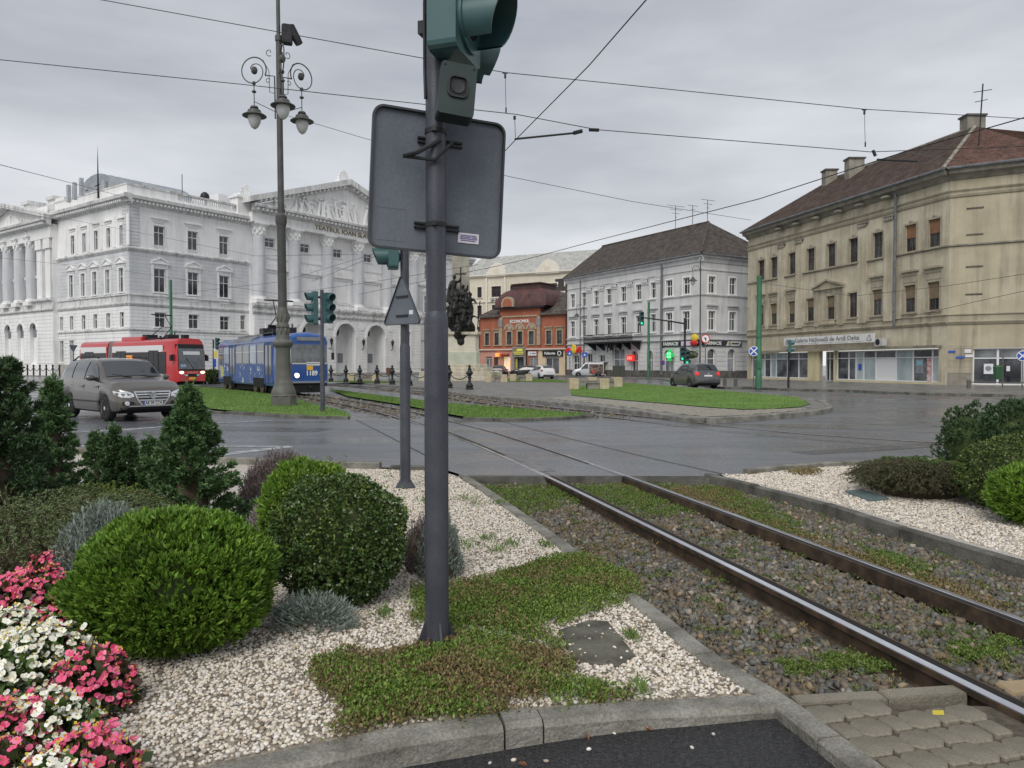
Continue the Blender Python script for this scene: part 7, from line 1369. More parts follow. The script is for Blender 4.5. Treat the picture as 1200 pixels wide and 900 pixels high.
# ------------------------------------------------------------ vehicles
tyre_m = M('tyre_rubber', (.012,.012,.013), (.022,.022,.022), 8, rough=.8); rim_m = M('alloy_rim', (.60,.61,.62), rough=.35, metal=.25); trim_m = M('black_car_trim', (.015,.015,.016), rough=.5); chrome = M('chrome', (.72,.73,.74), rough=.12, metal=1.0)
carglass = M('car_glass', (.018,.022,.025), rough=.04, spec=1.0, coat=.6); lampg = M('clear_lamp', (.55,.57,.60), (.75,.76,.78), 18, rough=.08, spec=1.0, coat=1.0); lamp_r = M('tail_lamp', (.50,.015,.02), (.62,.04,.04), 14, rough=.15, coat=1.0); plate_m = M('plate_white', (.72,.72,.70), rough=.4); under = M('underbody', (.01,.01,.011), rough=.9)
lit_head = M('lit_headlight', (1.0,.88,.62), emit=1.6); lit_red = M('brake_light', (.70,.04,.035), emit=.12)
class Car:
    """body lofted from stations (x, z of lower edge, belt z, top z, half width low, at belt, at top); x grows to the front"""
    def __init__(s, ST, wheels, wr, arch):
        s.ST = np.array(ST, float); s.wheels = wheels; s.wr = wr; s.arch = arch
    def at(s, x): return [np.interp(x, s.ST[:,0], s.ST[:,k]) for k in range(1,7)]
    def lower(s, x):
        zb = s.at(x)[0]
        for w in s.wheels:
            d = abs(x-w)
            if d < s.arch: zb = max(zb, s.wr*.95+math.sqrt(s.arch**2-d*d)*.98)
        return zb
    def side(s, x, t):     # t 0..1 belt to top, on the +y side
        zb, zl, zt, wb, wl, wt = s.at(x); b = math.sin(t*PI)*.03
        return (x, wl+(wt-wl)*t+b, zl+(zt-zl)*t)
    def body(s, m, root):
        xs = sorted(set(np.linspace(s.ST[0,0], s.ST[-1,0], 72)) | {w+s.arch*math.cos(a)*.999 for w in s.wheels for a in np.linspace(0,PI,15)}); mb = MB(); rings = []
        for x in xs:
            zb0, zl, zt, wb, wl, wt = s.at(x); z0 = s.lower(x); h = max(zl-z0,.02); half = [(0,zb0),(max(wb-.28,.05),zb0),(wb-.02,z0),(wb+.012,z0+h*.12),(max(wb,wl)+.022,z0+h*.5),(wl+.012,zl-h*.14),(wl,zl)]
            half += [s.side(x,t)[1:] for t in (.33,.66)]+[(wt,zt-.012),(wt-.07,zt+.012),(wt*.5,zt+.03),(0,zt+.037)]
            rings.append([(x,y,z) for y,z in half]+[(x,-y,z) for y,z in half[-2:0:-1]])
        n = len(rings[0]); V = [p for r in rings for p in r]; F = [(k*n+i,k*n+(i+1)%n,(k+1)*n+(i+1)%n,(k+1)*n+i) for k in range(len(xs)-1) for i in range(n)]
        F += [tuple(range(n-1,-1,-1)), tuple(range((len(xs)-1)*n, len(xs)*n))]; mb.add(V, F); o = mb.build('body', m, root, smooth=True, sharp=38)
        x0, x1 = s.ST[0,0]+.25, s.ST[-1,0]-.25; w = s.ST[:,4].max(); MB().box(x0,x1,-w+.12,w-.12,.22,.62).build('underbody', under, root); return o
    def sideglass(s, pts, m, root, name='side_window', sides=(1,-1), off=.012):
        """pts: list of (x, t) outlines on the greenhouse; the quad strip between bottom and top rows"""
        for sg in sides:
            mb = MB(); v = []
            for x, t0, t1 in pts:
                for k in range(4): p = s.side(x, t0+(t1-t0)*k/3); v.append((p[0], sg*(p[1]+off), p[2]+.002))
            n = len(pts); mb.add(v, [(i*4+k,(i+1)*4+k,(i+1)*4+k+1,i*4+k+1) for i in range(n-1) for k in range(3)]); mb.build(name, m, root, smooth=True)
    def topglass(s, x0, x1, m, root, name, inset=.06, off=.014, n=8):
        mb = MB(); v = []; 
        for i in range(n+1):
            x = x0+(x1-x0)*i/n; zb, zl, zt, wb, wl, wt = s.at(x); w = wt-inset
            for k in range(7): y = -w+2*w*k/6; v.append((x+(off if x1 > x0 else -off)*.0, y, zt+.037-.025*(abs(y)/max(wt,.1))**2+off))
        mb.add(v, [(i*7+k,(i+1)*7+k,(i+1)*7+k+1,i*7+k+1) for i in range(n) for k in range(6)]); return mb.build(name, m, root, smooth=True)
    def half(s, x):
        zb0, zl, zt, wb, wl, wt = s.at(x); z0 = zb0; h = max(zl-z0,.02)
        return [(wb-.02,z0),(wb+.012,z0+h*.12),(max(wb,wl)+.022,z0+h*.5),(wl+.012,zl-h*.14),(wl,zl)]+[s.side(x,t)[1:] for t in (.33,.66)]+[(wt,zt-.012),(wt-.07,zt+.012),(wt*.5,zt+.03),(0,zt+.037)]
    def fx(s, y, z, front=True):      # where the nose (or tail) skin lies at this y and z
        x0, x1 = s.ST[0,0], s.ST[-1,0]; R = np.linspace(x1, x1-1.0, 90) if front else np.linspace(x0, x0+1.0, 90)
        for x in R:
            H = s.half(x); zs = [p[1] for p in H]; ys = [p[0] for p in H]
            if zs[0]-.02 <= z <= zs[-1] and np.interp(z, np.maximum.accumulate(zs), ys) >= abs(y): return x
        return R[-1]
    def patch(s, root, name, m, poly, off=.012, d=.03, front=True, par=None):
        """a panel of the given (y,z) outline that follows the nose or tail"""
        sg = 1 if front else -1; cy = sum(p[0] for p in poly)/len(poly); cz = sum(p[1] for p in poly)/len(poly); Q = []
        for i in range(len(poly)):
            a, b = poly[i], poly[(i+1)%len(poly)]
            for t in (0,.25,.5,.75): Q.append((a[0]+(b[0]-a[0])*t, a[1]+(b[1]-a[1])*t))
        n = len(Q); mb = MB(); V = []
        for k in (1,.66,.33): V += [(s.fx(cy+(y-cy)*k, cz+(z-cz)*k, front)+sg*off, cy+(y-cy)*k, cz+(z-cz)*k) for y,z in Q]
        V.append((s.fx(cy,cz,front)+sg*off,cy,cz)); V += [(x-sg*d,y,z) for x,y,z in V[:n]]
        F = [(k*n+i,k*n+(i+1)%n,(k+1)*n+(i+1)%n,(k+1)*n+i) for k in (0,1) for i in range(n)]+[(2*n+i,2*n+(i+1)%n,3*n) for i in range(n)]+[(i,3*n+1+i,3*n+1+(i+1)%n,(i+1)%n) for i in range(n)]
        mb.add(V, F); return mb.build(name, m, par or root, smooth=True, sharp=50)
    def wheelset(s, root, track, spokes=10, sides=(1,-1)):
        for w in s.wheels:
            for sg in sides:
                y = sg*track; r = s.wr; t = MB().lathe([(r*.66,-.1),(r*.9,-.105),(r,-.07),(r,.07),(r*.9,.105),(r*.66,.1)], 26, (w,y,r), 'y').build('wheel', tyre_m, root, smooth=True, sharp=50)
                mb = MB(); mb.lathe([(r*.68,sg*.07),(r*.68,sg*.10),(r*.61,sg*.10),(r*.60,sg*.05)], 24, (w,y,r), 'y'); mb.lathe([(r*.15,sg*.05),(r*.15,sg*.10),(r*.08,sg*.105)], 12, (w,y,r), 'y')
                for k in range(spokes): a = 2*PI*k/spokes; c, q = math.cos(a), math.sin(a); wd = r*.055; mb.add([(w+r*.1*c-wd*q,y+sg*.085,r+r*.1*q+wd*c),(w+r*.1*c+wd*q,y+sg*.085,r+r*.1*q-wd*c),(w+r*.63*c+wd*q*1.3,y+sg*.095,r+r*.63*q-wd*c*1.3),(w+r*.63*c-wd*q*1.3,y+sg*.095,r+r*.63*q+wd*c*1.3)], [(0,1,2,3)])
                mb.build('rim', rim_m, t); MB().lathe([(r*.62,sg*.03),(r*.1,sg*.035)], 16, (w,y,r), 'y').build('brake_disc', M('brake_grey',(.06,.06,.065),rough=.5,metal=.5), t)
def xpatch(root, name, m, x, pts, d=.02):      # small plate facing +x (or -x): polygon given in (y,z)
    return MB().yz(pts, x, x+d).build(name, m, root)
# --- brown-grey SUV
suvp = M('brown_grey_metallic', (.115,.104,.09), (.125,.113,.098), 2, rough=.34, metal=.45, coat=.9, spec=.5)
SV = thing('parked_suv', 'brown-grey SUV with chrome grille standing in the road at left behind the shrubs', 'car', (-11.3,21.35,.0), rad(-41))
c = Car([(-2.2,.45,.80,1.02,.74,.73,.64),(-2.14,.36,.95,1.18,.84,.82,.70),(-2.0,.32,1.09,1.47,.885,.865,.69),(-1.74,.30,1.11,1.62,.895,.88,.68),(-1.0,.28,1.10,1.67,.90,.885,.67),(-.2,.27,1.08,1.675,.90,.89,.67),(.30,.27,1.06,1.645,.90,.89,.665),(.46,.27,1.05,1.60,.90,.89,.67),(1.02,.27,1.02,1.18,.90,.885,.77),(1.12,.27,1.01,1.125,.90,.88,.79),(1.75,.28,.95,1.045,.895,.865,.77),(2.02,.30,.84,.915,.85,.80,.68),(2.13,.33,.76,.86,.78,.74,.62),(2.2,.40,.62,.72,.66,.64,.52)], (-1.26,1.34), .35, .40)
c.body(suvp, SV); c.wheelset(SV, .80, 10)
c.sideglass([(-1.75,.30,.72),(-1.5,.10,.86),(-1.05,.06,.88)], carglass, SV); c.sideglass([(-.97,.06,.88),(-.1,.06,.9)], carglass, SV); c.sideglass([(-.02,.06,.9),(.30,.06,.88),(.56,.06,.82),(.95,.08,.34)], carglass, SV)
c.topglass(.50,1.05,carglass,SV,'windscreen',.05); c.topglass(-1.98,-1.68,carglass,SV,'rear_window',.06)
for sg in (1,-1):
    mb = MB(); mb.tube([(-1.5,sg*.65,1.65),(-1.2,sg*.65,1.745),(0,sg*.65,1.75),(.3,sg*.645,1.70)], .022, 6); mb.build('roof_rail', trim_m, SV)
    m_ = MB(); m_.ell((.66,sg*1.0,1.16),(.09,.13,.085),10,8); m_.build('mirror', suvp, SV, smooth=True); MB().box(.66,.74,sg*.88,sg*.99,1.08,1.13).build('mirror_foot', trim_m, SV)
    hl = c.patch(SV, 'headlight', lampg, [(sg*y,z) for y,z in ((.48,.67),(.60,.64),(.78,.66),(.86,.72),(.87,.82),(.78,.85),(.62,.81),(.50,.75))])
    for yy in (.60,.72): xx = c.fx(yy,.745); MB().lathe([(.062,.004),(.055,.03),(.01,.035)], 14, (xx,sg*yy,.745), 'x').build('reflector', chrome, hl, smooth=True)
    c.patch(SV, 'bumper_vent', trim_m, [(sg*y,z) for y,z in ((.46,.46),(.76,.44),(.76,.545),(.50,.54))]); xx = c.fx(.66,.50); MB().lathe([(.06,.01),(.055,.04),(.01,.042)], 12, (xx,sg*.66,.495), 'x').build('fog_lamp', lampg, SV)
    for xx in (-.25,.75): MB().box(xx-.11,xx+.11,sg*.905,sg*.935,.90,.93).build('door_handle', suvp, SV)
    MB().box(-.9,1.0,sg*.90,sg*.925,.50,.54).build('side_moulding', trim_m, SV)
    for xx in (-.99,-.06,.98): MB().box(xx-.006,xx+.006,sg*.893,sg*.914,.42,.96).build('door_gap', trim_m, SV)
gr = c.patch(SV, 'grille', trim_m, [(-.46,.80),(.46,.80),(.40,.585),(.0,.565),(-.40,.585)], .015)
for z, w in ((.795,.47),(.725,.43),(.655,.41),(.575,.37)): c.patch(SV, 'grille_bar', chrome, [(-w,z-.019),(w,z-.019),(w,z+.019),(-w,z+.019)], .032, .03, True, gr)
for sg in (1,-1): c.patch(SV, 'grille_frame', chrome, [(sg*.45,.80),(sg*.49,.80),(sg*.40,.56),(sg*.30,.44),(sg*.26,.44),(sg*.37,.57)], .026, .03, True, gr)
bx = c.fx(0,.69)+.04; mb = MB(); mb.lathe([(.085,0),(.085,.02),(.070,.02),(.070,0)], 22, (bx,0,.69), 'x'); mb.yz([(-.05,.745),(-.03,.745),(-.0,.695),(.03,.745),(.05,.745),(.01,.68),(-.01,.68)], bx, bx+.022); mb.yz([(-.064,.69),(-.045,.70),(-.027,.65),(0,.685),(.027,.65),(.045,.70),(.064,.69),(.033,.62),(0,.66),(-.033,.62)], bx, bx+.021); mb.build('badge', chrome, SV)
o = MB().box(2.195,2.215,-.26,.26,.44,.55).build('number_plate', plate_m, SV); MB().box(2.21,2.2165,-.26,-.22,.44,.55).build('blue_strip', sblue, o) if False else MB().box(2.21,2.2165,-.26,-.215,.442,.548).build('blue_strip', sblue, o)
text('plate_letters', 'AR 09 CTA', .115, trim_m, o, (2.217,.02,.494), (PI/2,0,PI/2), .001, sx=.80, bold=.002)
c.patch(SV, 'lower_bumper', trim_m, [(-.78,.31),(.78,.31),(.80,.40),(-.80,.40)], .014); c.patch(SV, 'skid_plate', M('silver_plastic',(.40,.40,.41),rough=.4,metal=.4), [(-.62,.405),(.62,.405),(.62,.43),(-.62,.43)], .02)
MB().tube([(1.12,.55,1.17),(.95,-.05,1.26)], .012, 5).build('wiper', trim_m, SV); MB().tube([(1.12,-.1,1.17),(.97,-.55,1.25)], .012, 5).build('wiper', trim_m, SV)
# --- grey minivan seen from behind
MV = thing('parked_minivan', 'grey minivan seen from behind with red tail lights driving past the lawn', 'car', (11.75,48.1,0), rad(101))
mvp = M('grey_metallic', (.10,.10,.105), (.115,.115,.12), 2, rough=.3, metal=.5, coat=.9)
c = Car([(-2.14,.42,.62,.75,.66,.68,.60),(-2.12,.36,.92,1.0,.80,.80,.68),(-2.02,.30,1.02,1.15,.86,.85,.70),(-1.78,.26,1.05,1.50,.88,.87,.62),(-1.5,.25,1.04,1.58,.89,.875,.61),(-.6,.22,1.0,1.62,.895,.88,.62),(.2,.22,.96,1.60,.895,.88,.62),(.5,.22,.95,1.53,.895,.88,.62),(1.25,.22,.92,1.06,.89,.86,.70),(1.75,.24,.84,.92,.86,.80,.62),(2.05,.28,.70,.78,.74,.70,.52),(2.14,.38,.55,.62,.60,.55,.4)], (-1.32,1.31), .32, .37)
c.body(mvp, MV); c.wheelset(MV, .78, 8); c.sideglass([(-1.7,.25,.7),(-1.45,.08,.86),(-.9,.06,.88)], carglass, MV); c.sideglass([(-.85,.06,.88),(.0,.06,.9)], carglass, MV); c.sideglass([(.06,.06,.9),(.5,.06,.84),(1.0,.06,.3)], carglass, MV); c.topglass(.55,1.25,carglass,MV,'windscreen'); c.topglass(-2.03,-1.72,carglass,MV,'rear_window',.05,.02)
for sg in (1,-1):
    c.patch(MV, 'tail_light', lit_red, [(sg*y,z) for y,z in ((.52,.92),(.70,.86),(.86,.90),(.86,1.02),(.78,1.12),(.62,1.06))], .012, .03, False)
    MB().ell((.85,sg*.98,1.02),(.08,.12,.08),8,6).build('mirror', mvp, MV)
o = xpatch(MV, 'number_plate', plate_m, -2.165, [(-.26,.80),(.26,.80),(.26,.90),(-.26,.90)], .03); text('plate_letters', 'B 47 KAL', .09, trim_m, o, (-2.167,0,.85), (PI/2,0,-PI/2), .001) if False else None
c.patch(MV, 'lower_bumper', trim_m, [(-.74,.31),(.74,.31),(.76,.42),(-.76,.42)], .012, .03, False); MB().lathe([(.05,-2.16),(.045,-2.14)], 12, (0,0,.98), 'x').build('badge', chrome, MV)
# --- white hatchback, black cars, delivery van near the orange house
def hatch(name, label, loc, rz, paint, rear_lamps=True, low=1.0):
    t = thing(name, label, 'car', loc, rz); c = Car([(-2.0,.42,.60,.72,.62,.66,.55),(-1.97,.32,.88,.98,.78,.78,.64),(-1.85,.26,.95,1.15,.84,.82,.62),(-1.5,.24,.95,1.38*low,.86,.84,.56),(-.5,.2,.90,1.47*low,.87,.86,.56),(.2,.2,.88,1.43*low,.87,.86,.56),(1.0,.2,.85,.98,.87,.84,.66),(1.6,.22,.78,.84,.84,.78,.58),(1.95,.28,.62,.68,.70,.64,.46),(2.0,.36,.5,.56,.55,.5,.36)], (-1.2,1.25), .31, .36)
    c.body(paint, t); c.wheelset(t, .75, 8); c.sideglass([(-1.45,.25,.75),(-1.1,.08,.86),(-.45,.06,.88)], carglass, t); c.sideglass([(-.4,.06,.88),(.2,.06,.86),(.75,.08,.3)], carglass, t); c.topglass(.25,1.0,carglass,t,'windscreen'); c.topglass(-1.85,-1.45,carglass,t,'rear_window',.05,.02)
    for sg in (1,-1):
        MB().box(-2.0,-1.72,sg*.70,sg*.85,.86,1.02).build('tail_light', lamp_r, t); MB().ell((.7,sg*.95,.95),(.07,.1,.07),8,6).build('mirror', paint, t); MB().box(1.78,1.92,sg*.5,sg*.7,.62,.74).build('headlight', lampg, t)
    xpatch(t, 'number_plate', plate_m, -2.02, [(-.26,.70),(.26,.70),(.26,.81),(-.26,.81)], .03); xpatch(t, 'lower_bumper', trim_m, -2.0, [(-.6,.30),(.6,.30),(.66,.48),(-.66,.48)], .08); return t
hatch('white_hatchback', 'white hatchback seen from behind in front of the orange house', (3.25,82.6,0), rad(112), M('white_car_paint',(.72,.73,.74),rough=.25,coat=.8))
bcp = M('black_car_paint', (.012,.012,.014), rough=.2, coat=1.0)
hatch('black_car', 'black car parked side on before the stone portal, beside the white hatchback', (1.7,99,0), rad(172), bcp, low=.97)
hatch('black_car', 'black car mostly hidden behind the monument steps', (-1.6,97,0), rad(80), bcp)
VN = thing('delivery_van', 'small silver delivery van with open side and tail doors and goods inside', 'van', (9.45,92.5,.0), rad(176))
vp = M('silver_paint', (.48,.49,.50), rough=.3, metal=.3, coat=.6)
c = Car([(-1.95,.3,1.0,1.80,.82,.82,.72),(-1.9,.26,1.0,1.84,.84,.84,.73),(.1,.24,1.0,1.84,.84,.84,.73),(.35,.24,1.0,1.78,.84,.84,.72),(1.05,.24,.98,1.12,.84,.83,.70),(1.7,.24,.85,.93,.82,.78,.62),(1.95,.3,.65,.72,.70,.66,.5)], (-1.25,1.2), .31, .36)
c.body(vp, VN); c.wheelset(VN, .74, 6); c.sideglass([(.0,.08,.85),(.35,.08,.82),(.9,.08,.3)], carglass, VN); c.topglass(.4,1.05,carglass,VN,'windscreen')
hold = M('van_goods', (.05,.04,.035), (.30,.22,.18), 5, rough=.8, lo=.45, hi=.6); MB().box(-1.85,-.15,.835,.872,.45,1.62).build('load_opening', hold, VN); MB().box(-1.98,-1.94,-.7,.7,.45,1.7).build('rear_opening', hold, VN)
MB().box(-2.75,-1.9,-.72,.72,1.80,1.86).build('tailgate', M('tailgate_dark',(.05,.05,.055),rough=.3), VN)
for i, (x, y, z, m_) in enumerate(((-1.2,.95,.5,hold),(-.6,.98,.5,M('crate_red',(.35,.08,.06),rough=.7)),(-2.2,.3,.0,M('sack_white',(.5,.48,.45),rough=.8)))):
    tag(MB().box(9.45-x-.22,9.45-x+.22,92.5-y-.2,92.5-y+.2,z+.0,z+.42,.03).build('goods_crate', m_), ['dark goods box in the open side of the delivery van','red goods crate in the open side of the delivery van','pale sack standing behind the delivery van'][i], 'crate')
# small person in a yellow vest beside the van
ps = thing('person', 'person in a yellow vest standing by the entrance right of the delivery van', 'person', (11.9,93.4,.1), rad(20))
me = bpy.data.meshes.new('body'); J = [(0,0,.92),(0,.0,1.15),(0,0,1.40),(0,-.01,1.52),(0,-.02,1.66),(.10,0,.88),(.12,-.03,.48),(.12,.02,.06),(.13,-.12,.03),(-.10,0,.88),(-.13,.05,.48),(-.14,.12,.06),(-.14,0,.03),(.2,0,1.40),(.27,.0,1.12),(.26,-.14,.90),(-.2,0,1.40),(-.28,.02,1.12),(-.27,-.10,.88)]
R_ = [.13,.12,.13,.055,.10,.095,.065,.045,.035,.095,.065,.045,.035,.06,.048,.035,.06,.048,.035]
me.from_pydata(J, [(0,1),(1,2),(2,3),(3,4),(0,5),(5,6),(6,7),(7,8),(0,9),(9,10),(10,11),(11,12),(2,13),(13,14),(14,15),(2,16),(16,17),(17,18)], []); ob = obj('body', me, M('dark_clothes',(.03,.03,.04),rough=.8), ps); ob.modifiers.new('s','SKIN'); 
for i, r in enumerate(R_): me.skin_vertices[0].data[i].radius = (r,r)
me.skin_vertices[0].data[0].use_root = True; sb = ob.modifiers.new('ss','SUBSURF'); sb.levels = sb.render_levels = 1
MB().lathe([(.19,.86),(.2,1.15),(.21,1.36),(.12,1.47)], 12).build('vest', M('hi_vis_yellow',(.70,.65,.05),rough=.7), ps, smooth=True); MB().ell((0,-.02,1.67),(.095,.105,.125),10,8).build('head', M('skin',(.45,.28,.2),rough=.6), ps, smooth=True); MB().ell((0,.015,1.71),(.102,.108,.105),10,8).build('hair', trim_m, ps, smooth=True)

# --- trams
blue_m = M('tram_blue', (.009,.062,.26), (.014,.08,.31), 1.2, rough=.35, coat=.5, streak=.35, streakc=(.05,.06,.10)); blue_d = M('weathered_tram_blue', (.03,.075,.24), (.10,.14,.24), .9, rough=.55, streak=.5, streakc=(.12,.13,.16), lo=.45, hi=.7)
ad = M('tram_flower_print', (.05,.10,.28), (.62,.62,.58), 3.2, rough=.5, lo=.56, hi=.63, detail=5); roofgrey = M('tram_roof_grey', (.13,.135,.145), (.22,.23,.25), 1.2, rough=.6, streak=.4); tglass = M('tram_window', (.015,.019,.024), (.07,.08,.09), 1.4, rough=.06, spec=.9); lglass = M('tram_pale_window', (.16,.22,.30), (.22,.29,.36), .8, rough=.1, spec=.8)
def loft(st, m, name, root, cap=True):   # st: list of (x, [(y,z)...])
    V = []; n = len(st[0][1]); mb = MB()
    for x, r in st: V += [((x(y,z) if callable(x) else x), y, z) for y, z in r]
    F = [(k*n+i,k*n+(i+1)%n,(k+1)*n+(i+1)%n,(k+1)*n+i) for k in range(len(st)-1) for i in range(n)]
    if cap: F += [tuple(range(n-1,-1,-1)), tuple(range((len(st)-1)*n,len(st)*n))]
    return mb.add(V, F).build(name, m, root, smooth=True, sharp=35)
TB = thing('blue_tram', 'old blue tram number 1189 with lit headlights standing on the grass track', 'tram', (-9.7,35.55,.05), math.atan2(-.823,.568))
def sec(w, z0=.42, zt=2.62, zr=3.05, wr=None):
    return [(-w*.97,z0),(-w,z0+.3),(-w,1.6),(-w*.985,zt),(-w*.9,zt+.22),(-w*.6,zr-.06),(0,zr),(w*.6,zr-.06),(w*.9,zt+.22),(w*.985,zt),(w,1.6),(w,z0+.3),(w*.97,z0)]
Wt = 1.1
loft([(-14.0,sec(.75,.55,2.5,2.8)),(-13.7,sec(.98,.44,2.58,2.98)),(-13.2,sec(Wt)),(-1.3,sec(Wt)),(-.9,sec(Wt*.985)),(-.45,sec(Wt*.94)),(-.12,sec(Wt*.87,.5,2.6,2.98)),(0,sec(Wt*.80,.62,2.56,2.88))], blue_m, 'body', TB)
def slab(y0, y1, x0, x1, z0, z1, m, name, par=TB, b=0): return MB().box(x0,x1,min(y0,y1),max(y0,y1),z0,z1,b).build(name, m, par)
# the tram's right hand side (local -y) faces the camera
for sg in (-1,1):
    Y = sg*Wt; o_ = sg*.012
    slab(Y,Y+o_,-13.1,-1.35,2.62,2.70,blue_m,'drip_rail')
    for a, b, kind in ((-12.9,-12.0,'w'),(-11.85,-10.55,'l'),(-9.0,-7.75,'w'),(-7.6,-6.35,'w'),(-6.2,-4.95,'l'),(-4.8,-3.6,'w')):
        g = slab(Y,Y+sg*.016,a,b,1.55,2.5,tglass if kind == 'w' else lglass,'side_window'); MB().box(a,b,min(Y,Y+sg*.028),max(Y,Y+sg*.028),2.14,2.18).build('window_bar', rim_m, g)
        for xx in (a,b): MB().box(xx-.03,xx+.03,min(Y,Y+sg*.026),max(Y,Y+sg*.026),1.52,2.53).build('window_frame', M('window_alu',(.35,.37,.40),rough=.4,metal=.5) if kind == 'w' else blue_d, g)
    for a, b in ((-10.4,-9.15),(-3.4,-2.1)):
        if sg < 0:
            d = slab(Y,Y+sg*.02,a,b,.55,2.6,blue_d,'door')
            for k in range(2): MB().box(a+.1+k*.6,a+.5+k*.6,Y-.03,Y,.95,2.45).build('door_glass', tglass, d); MB().box(a+.02+k*.6,a+.06+k*.6,Y-.035,Y,.55,2.6).build('door_edge', trim_m, d)
    slab(Y,Y+sg*.013,-12.95,-10.5,.60,1.50,ad if sg < 0 else blue_d,'flower_advert'); slab(Y,Y+sg*.013,-9.1,-3.5,.50,1.50,ad if sg < 0 else blue_d,'flower_advert')
    slab(Y,Y+sg*.02,-12.6,-11.9,.75,1.4,M('yellow_print',(.55,.52,.12),(.35,.38,.2),4,rough=.5),'yellow_poster') if sg < 0 else None
    for xc in (-10.95,-4.55):
        slab(Y,Y+sg*.03,xc-.95,xc+.95,.30,.80,under,'bogie_opening')
        for dx in (-.6,.6): MB().lathe([(.33,-.08),(.33,.08)], 18, (xc+dx,sg*(Wt-.06),.35), 'y').build('wheel', M('rusty_wheel',(.05,.036,.026),(.09,.065,.05),6,rough=.7), TB)
MB().box(-13,-1.2,-.85,.85,.12,.5).build('underframe', under, TB)
mb = MB(); rp = [(y*1.012,z+.012) for y,z in sec(Wt)[3:10]]; mb.add([(x,y,z) for x in (-10.2,-6.0) for y,z in rp], [(i,i+1,8+i,7+i) for i in range(6)]); mb.build('roof_patch', roofgrey, TB, smooth=True)
mb = MB()
for k in range(5): mb.box(-10.5+1.1*k,-9.9+1.1*k,-.62,.62,2.98,3.13)
mb.build('roof_plates', roofgrey, TB)
def frontpatch(name, pts, m, par, off, wf, d=.02):   # follows the curved nose: x from the width at y
    mb = MB(); n = len(pts); F_ = lambda y, z: wf(y,z)+off
    return mb.add([(F_(y,z),y,z) for y,z in pts]+[(F_(y,z)-d,y,z) for y,z in pts], [tuple(range(n)), tuple(range(2*n-1,n-1,-1))]+[(i,n+i,n+(i+1)%n,(i+1)%n) for i in range(n)]).build(name, m, par)
def grid_front(name, y0, y1, z0, z1, m, par, off, wf, n=10):
    v = []; mb = MB()
    for k in range(n+1):
        y = y0+(y1-y0)*k/n
        for z in (z0,(z0+z1)/2,z1): v.append((wf(y,z)+off,y,z))
    return mb.add(v, [(k*3+j,(k+1)*3+j,(k+1)*3+j+1,k*3+j+1) for k in range(n) for j in range(2)]).build(name, m, par, smooth=True)
nose = lambda y, z: .03-.0*z-max(0,abs(y)-.86)*1.2-(.10*max(0,z-2.3) if z > 2.3 else 0)
grid_front('windscreen', -.90, .90, 1.56, 2.44, M('tram_windscreen',(.05,.055,.06),(.14,.15,.16),1.8,rough=.07,spec=.9), TB, .012, nose); grid_front('front_panel', -.88, .88, .66, 1.50, blue_m, TB, .004, nose); grid_front('destination_box', -.62, .62, 2.62, 2.80, roofgrey, TB, .05, lambda y, z: .01-.12*(z-2.5))
mb = MB(); mb.tube([(nose(-.9,2)+.02,-.9,1.54),(nose(-.9,2.4)+.02,-.9,2.46)], .025, 5); mb.tube([(nose(.9,2)+.02,.9,1.54),(nose(.9,2.4)+.02,.9,2.46)], .025, 5); mb.build('windscreen_pillar', M('pale_pillar',(.55,.57,.58),rough=.4), TB); MB().box(.02,.06,-.85,.85,1.50,1.56).build('windscreen_sill', M('pale_grey_panel',(.50,.52,.54),rough=.4), TB)
MB().box(.03,.06,-.15,.65,1.44,1.60).build('white_card', white_p, TB); MB().tube([(.05,-.05,1.55),(.0,.2,2.1)], .012, 5).build('wiper', trim_m, TB)
for yy in (-.62,.62): MB().lathe([(.13,.02),(.13,.06),(.115,.07)], 18, (0,yy,.96), 'x').build('headlight_ring', chrome, TB); MB().lathe([(.115,.068),(.08,.10),(.01,.11)], 18, (0,yy,.96), 'x').build('headlight', lit_head, TB, smooth=True)
MB().box(.03,.052,-.14,.16,1.22,1.42).build('yellow_plate', M('orange_plate',(.75,.42,.04),rough=.5), TB); text('fleet_number', '1189', .32, lett, TB, (.045,.10,1.06), (PI/2,0,PI/2), .006, sx=.9, bold=.008)
MB().box(-.5,.08,-.86,.86,.60,.70).build('bumper', M('bumper_grey',(.20,.22,.26),rough=.5), TB); MB().box(-.9,.0,-.7,.7,.15,.60).build('coupler_cover', under, TB); MB().tube([(-.3,0,.42),(.12,0,.42)], .06, 6).build('coupler', darkm, TB)
for yy in (-1.08,1.08): MB().tube([(-.3,yy*.9,2.3),(.02,yy*1.08,2.25),(.02,yy*1.1,1.75)], .015, 5).build('mirror_arm', trim_m, TB); MB().box(-.03,.05,yy*1.08-.06,yy*1.08+.06,1.72,2.06).build('mirror', trim_m, TB)
def panto(root, x, z, m):
    mb = MB(); mb.box(x-.9,x+.9,-.6,.6,z,z+.08)
    for sx_ in (-.8,.8):
        for sy_ in (-.55,.55): mb.box(x+sx_-.06,x+sx_+.06,sy_-.06,sy_+.06,z-.1,z+.2)
    for sy_ in (-.5,.5): mb.tube([(x-.75,sy_,z+.15),(x+.65,sy_*.7,z+.85),(x-.1,sy_*.55,z+1.75)], .03, 5)
    mb.tube([(x-.1,-.75,z+1.78),(x-.1,.75,z+1.78)], .035, 5); mb.tube([(x+.05,-.75,z+1.74),(x+.05,.75,z+1.74)], .03, 5); mb.tube([(x+.65,-.35,z+.85),(x+.65,.35,z+.85)], .03, 5); mb.box(x-1.9,x-1.2,-.5,.3,z,z+.35); mb.box(x+1.1,x+1.6,-.4,.4,z,z+.28); mb.tube([(x+1.2,.3,z+.28),(x+1.2,.3,z+.5)], .04, 5); return mb.build('pantograph', m, root)
panto(TB, -4.6, 3.1, darkm)
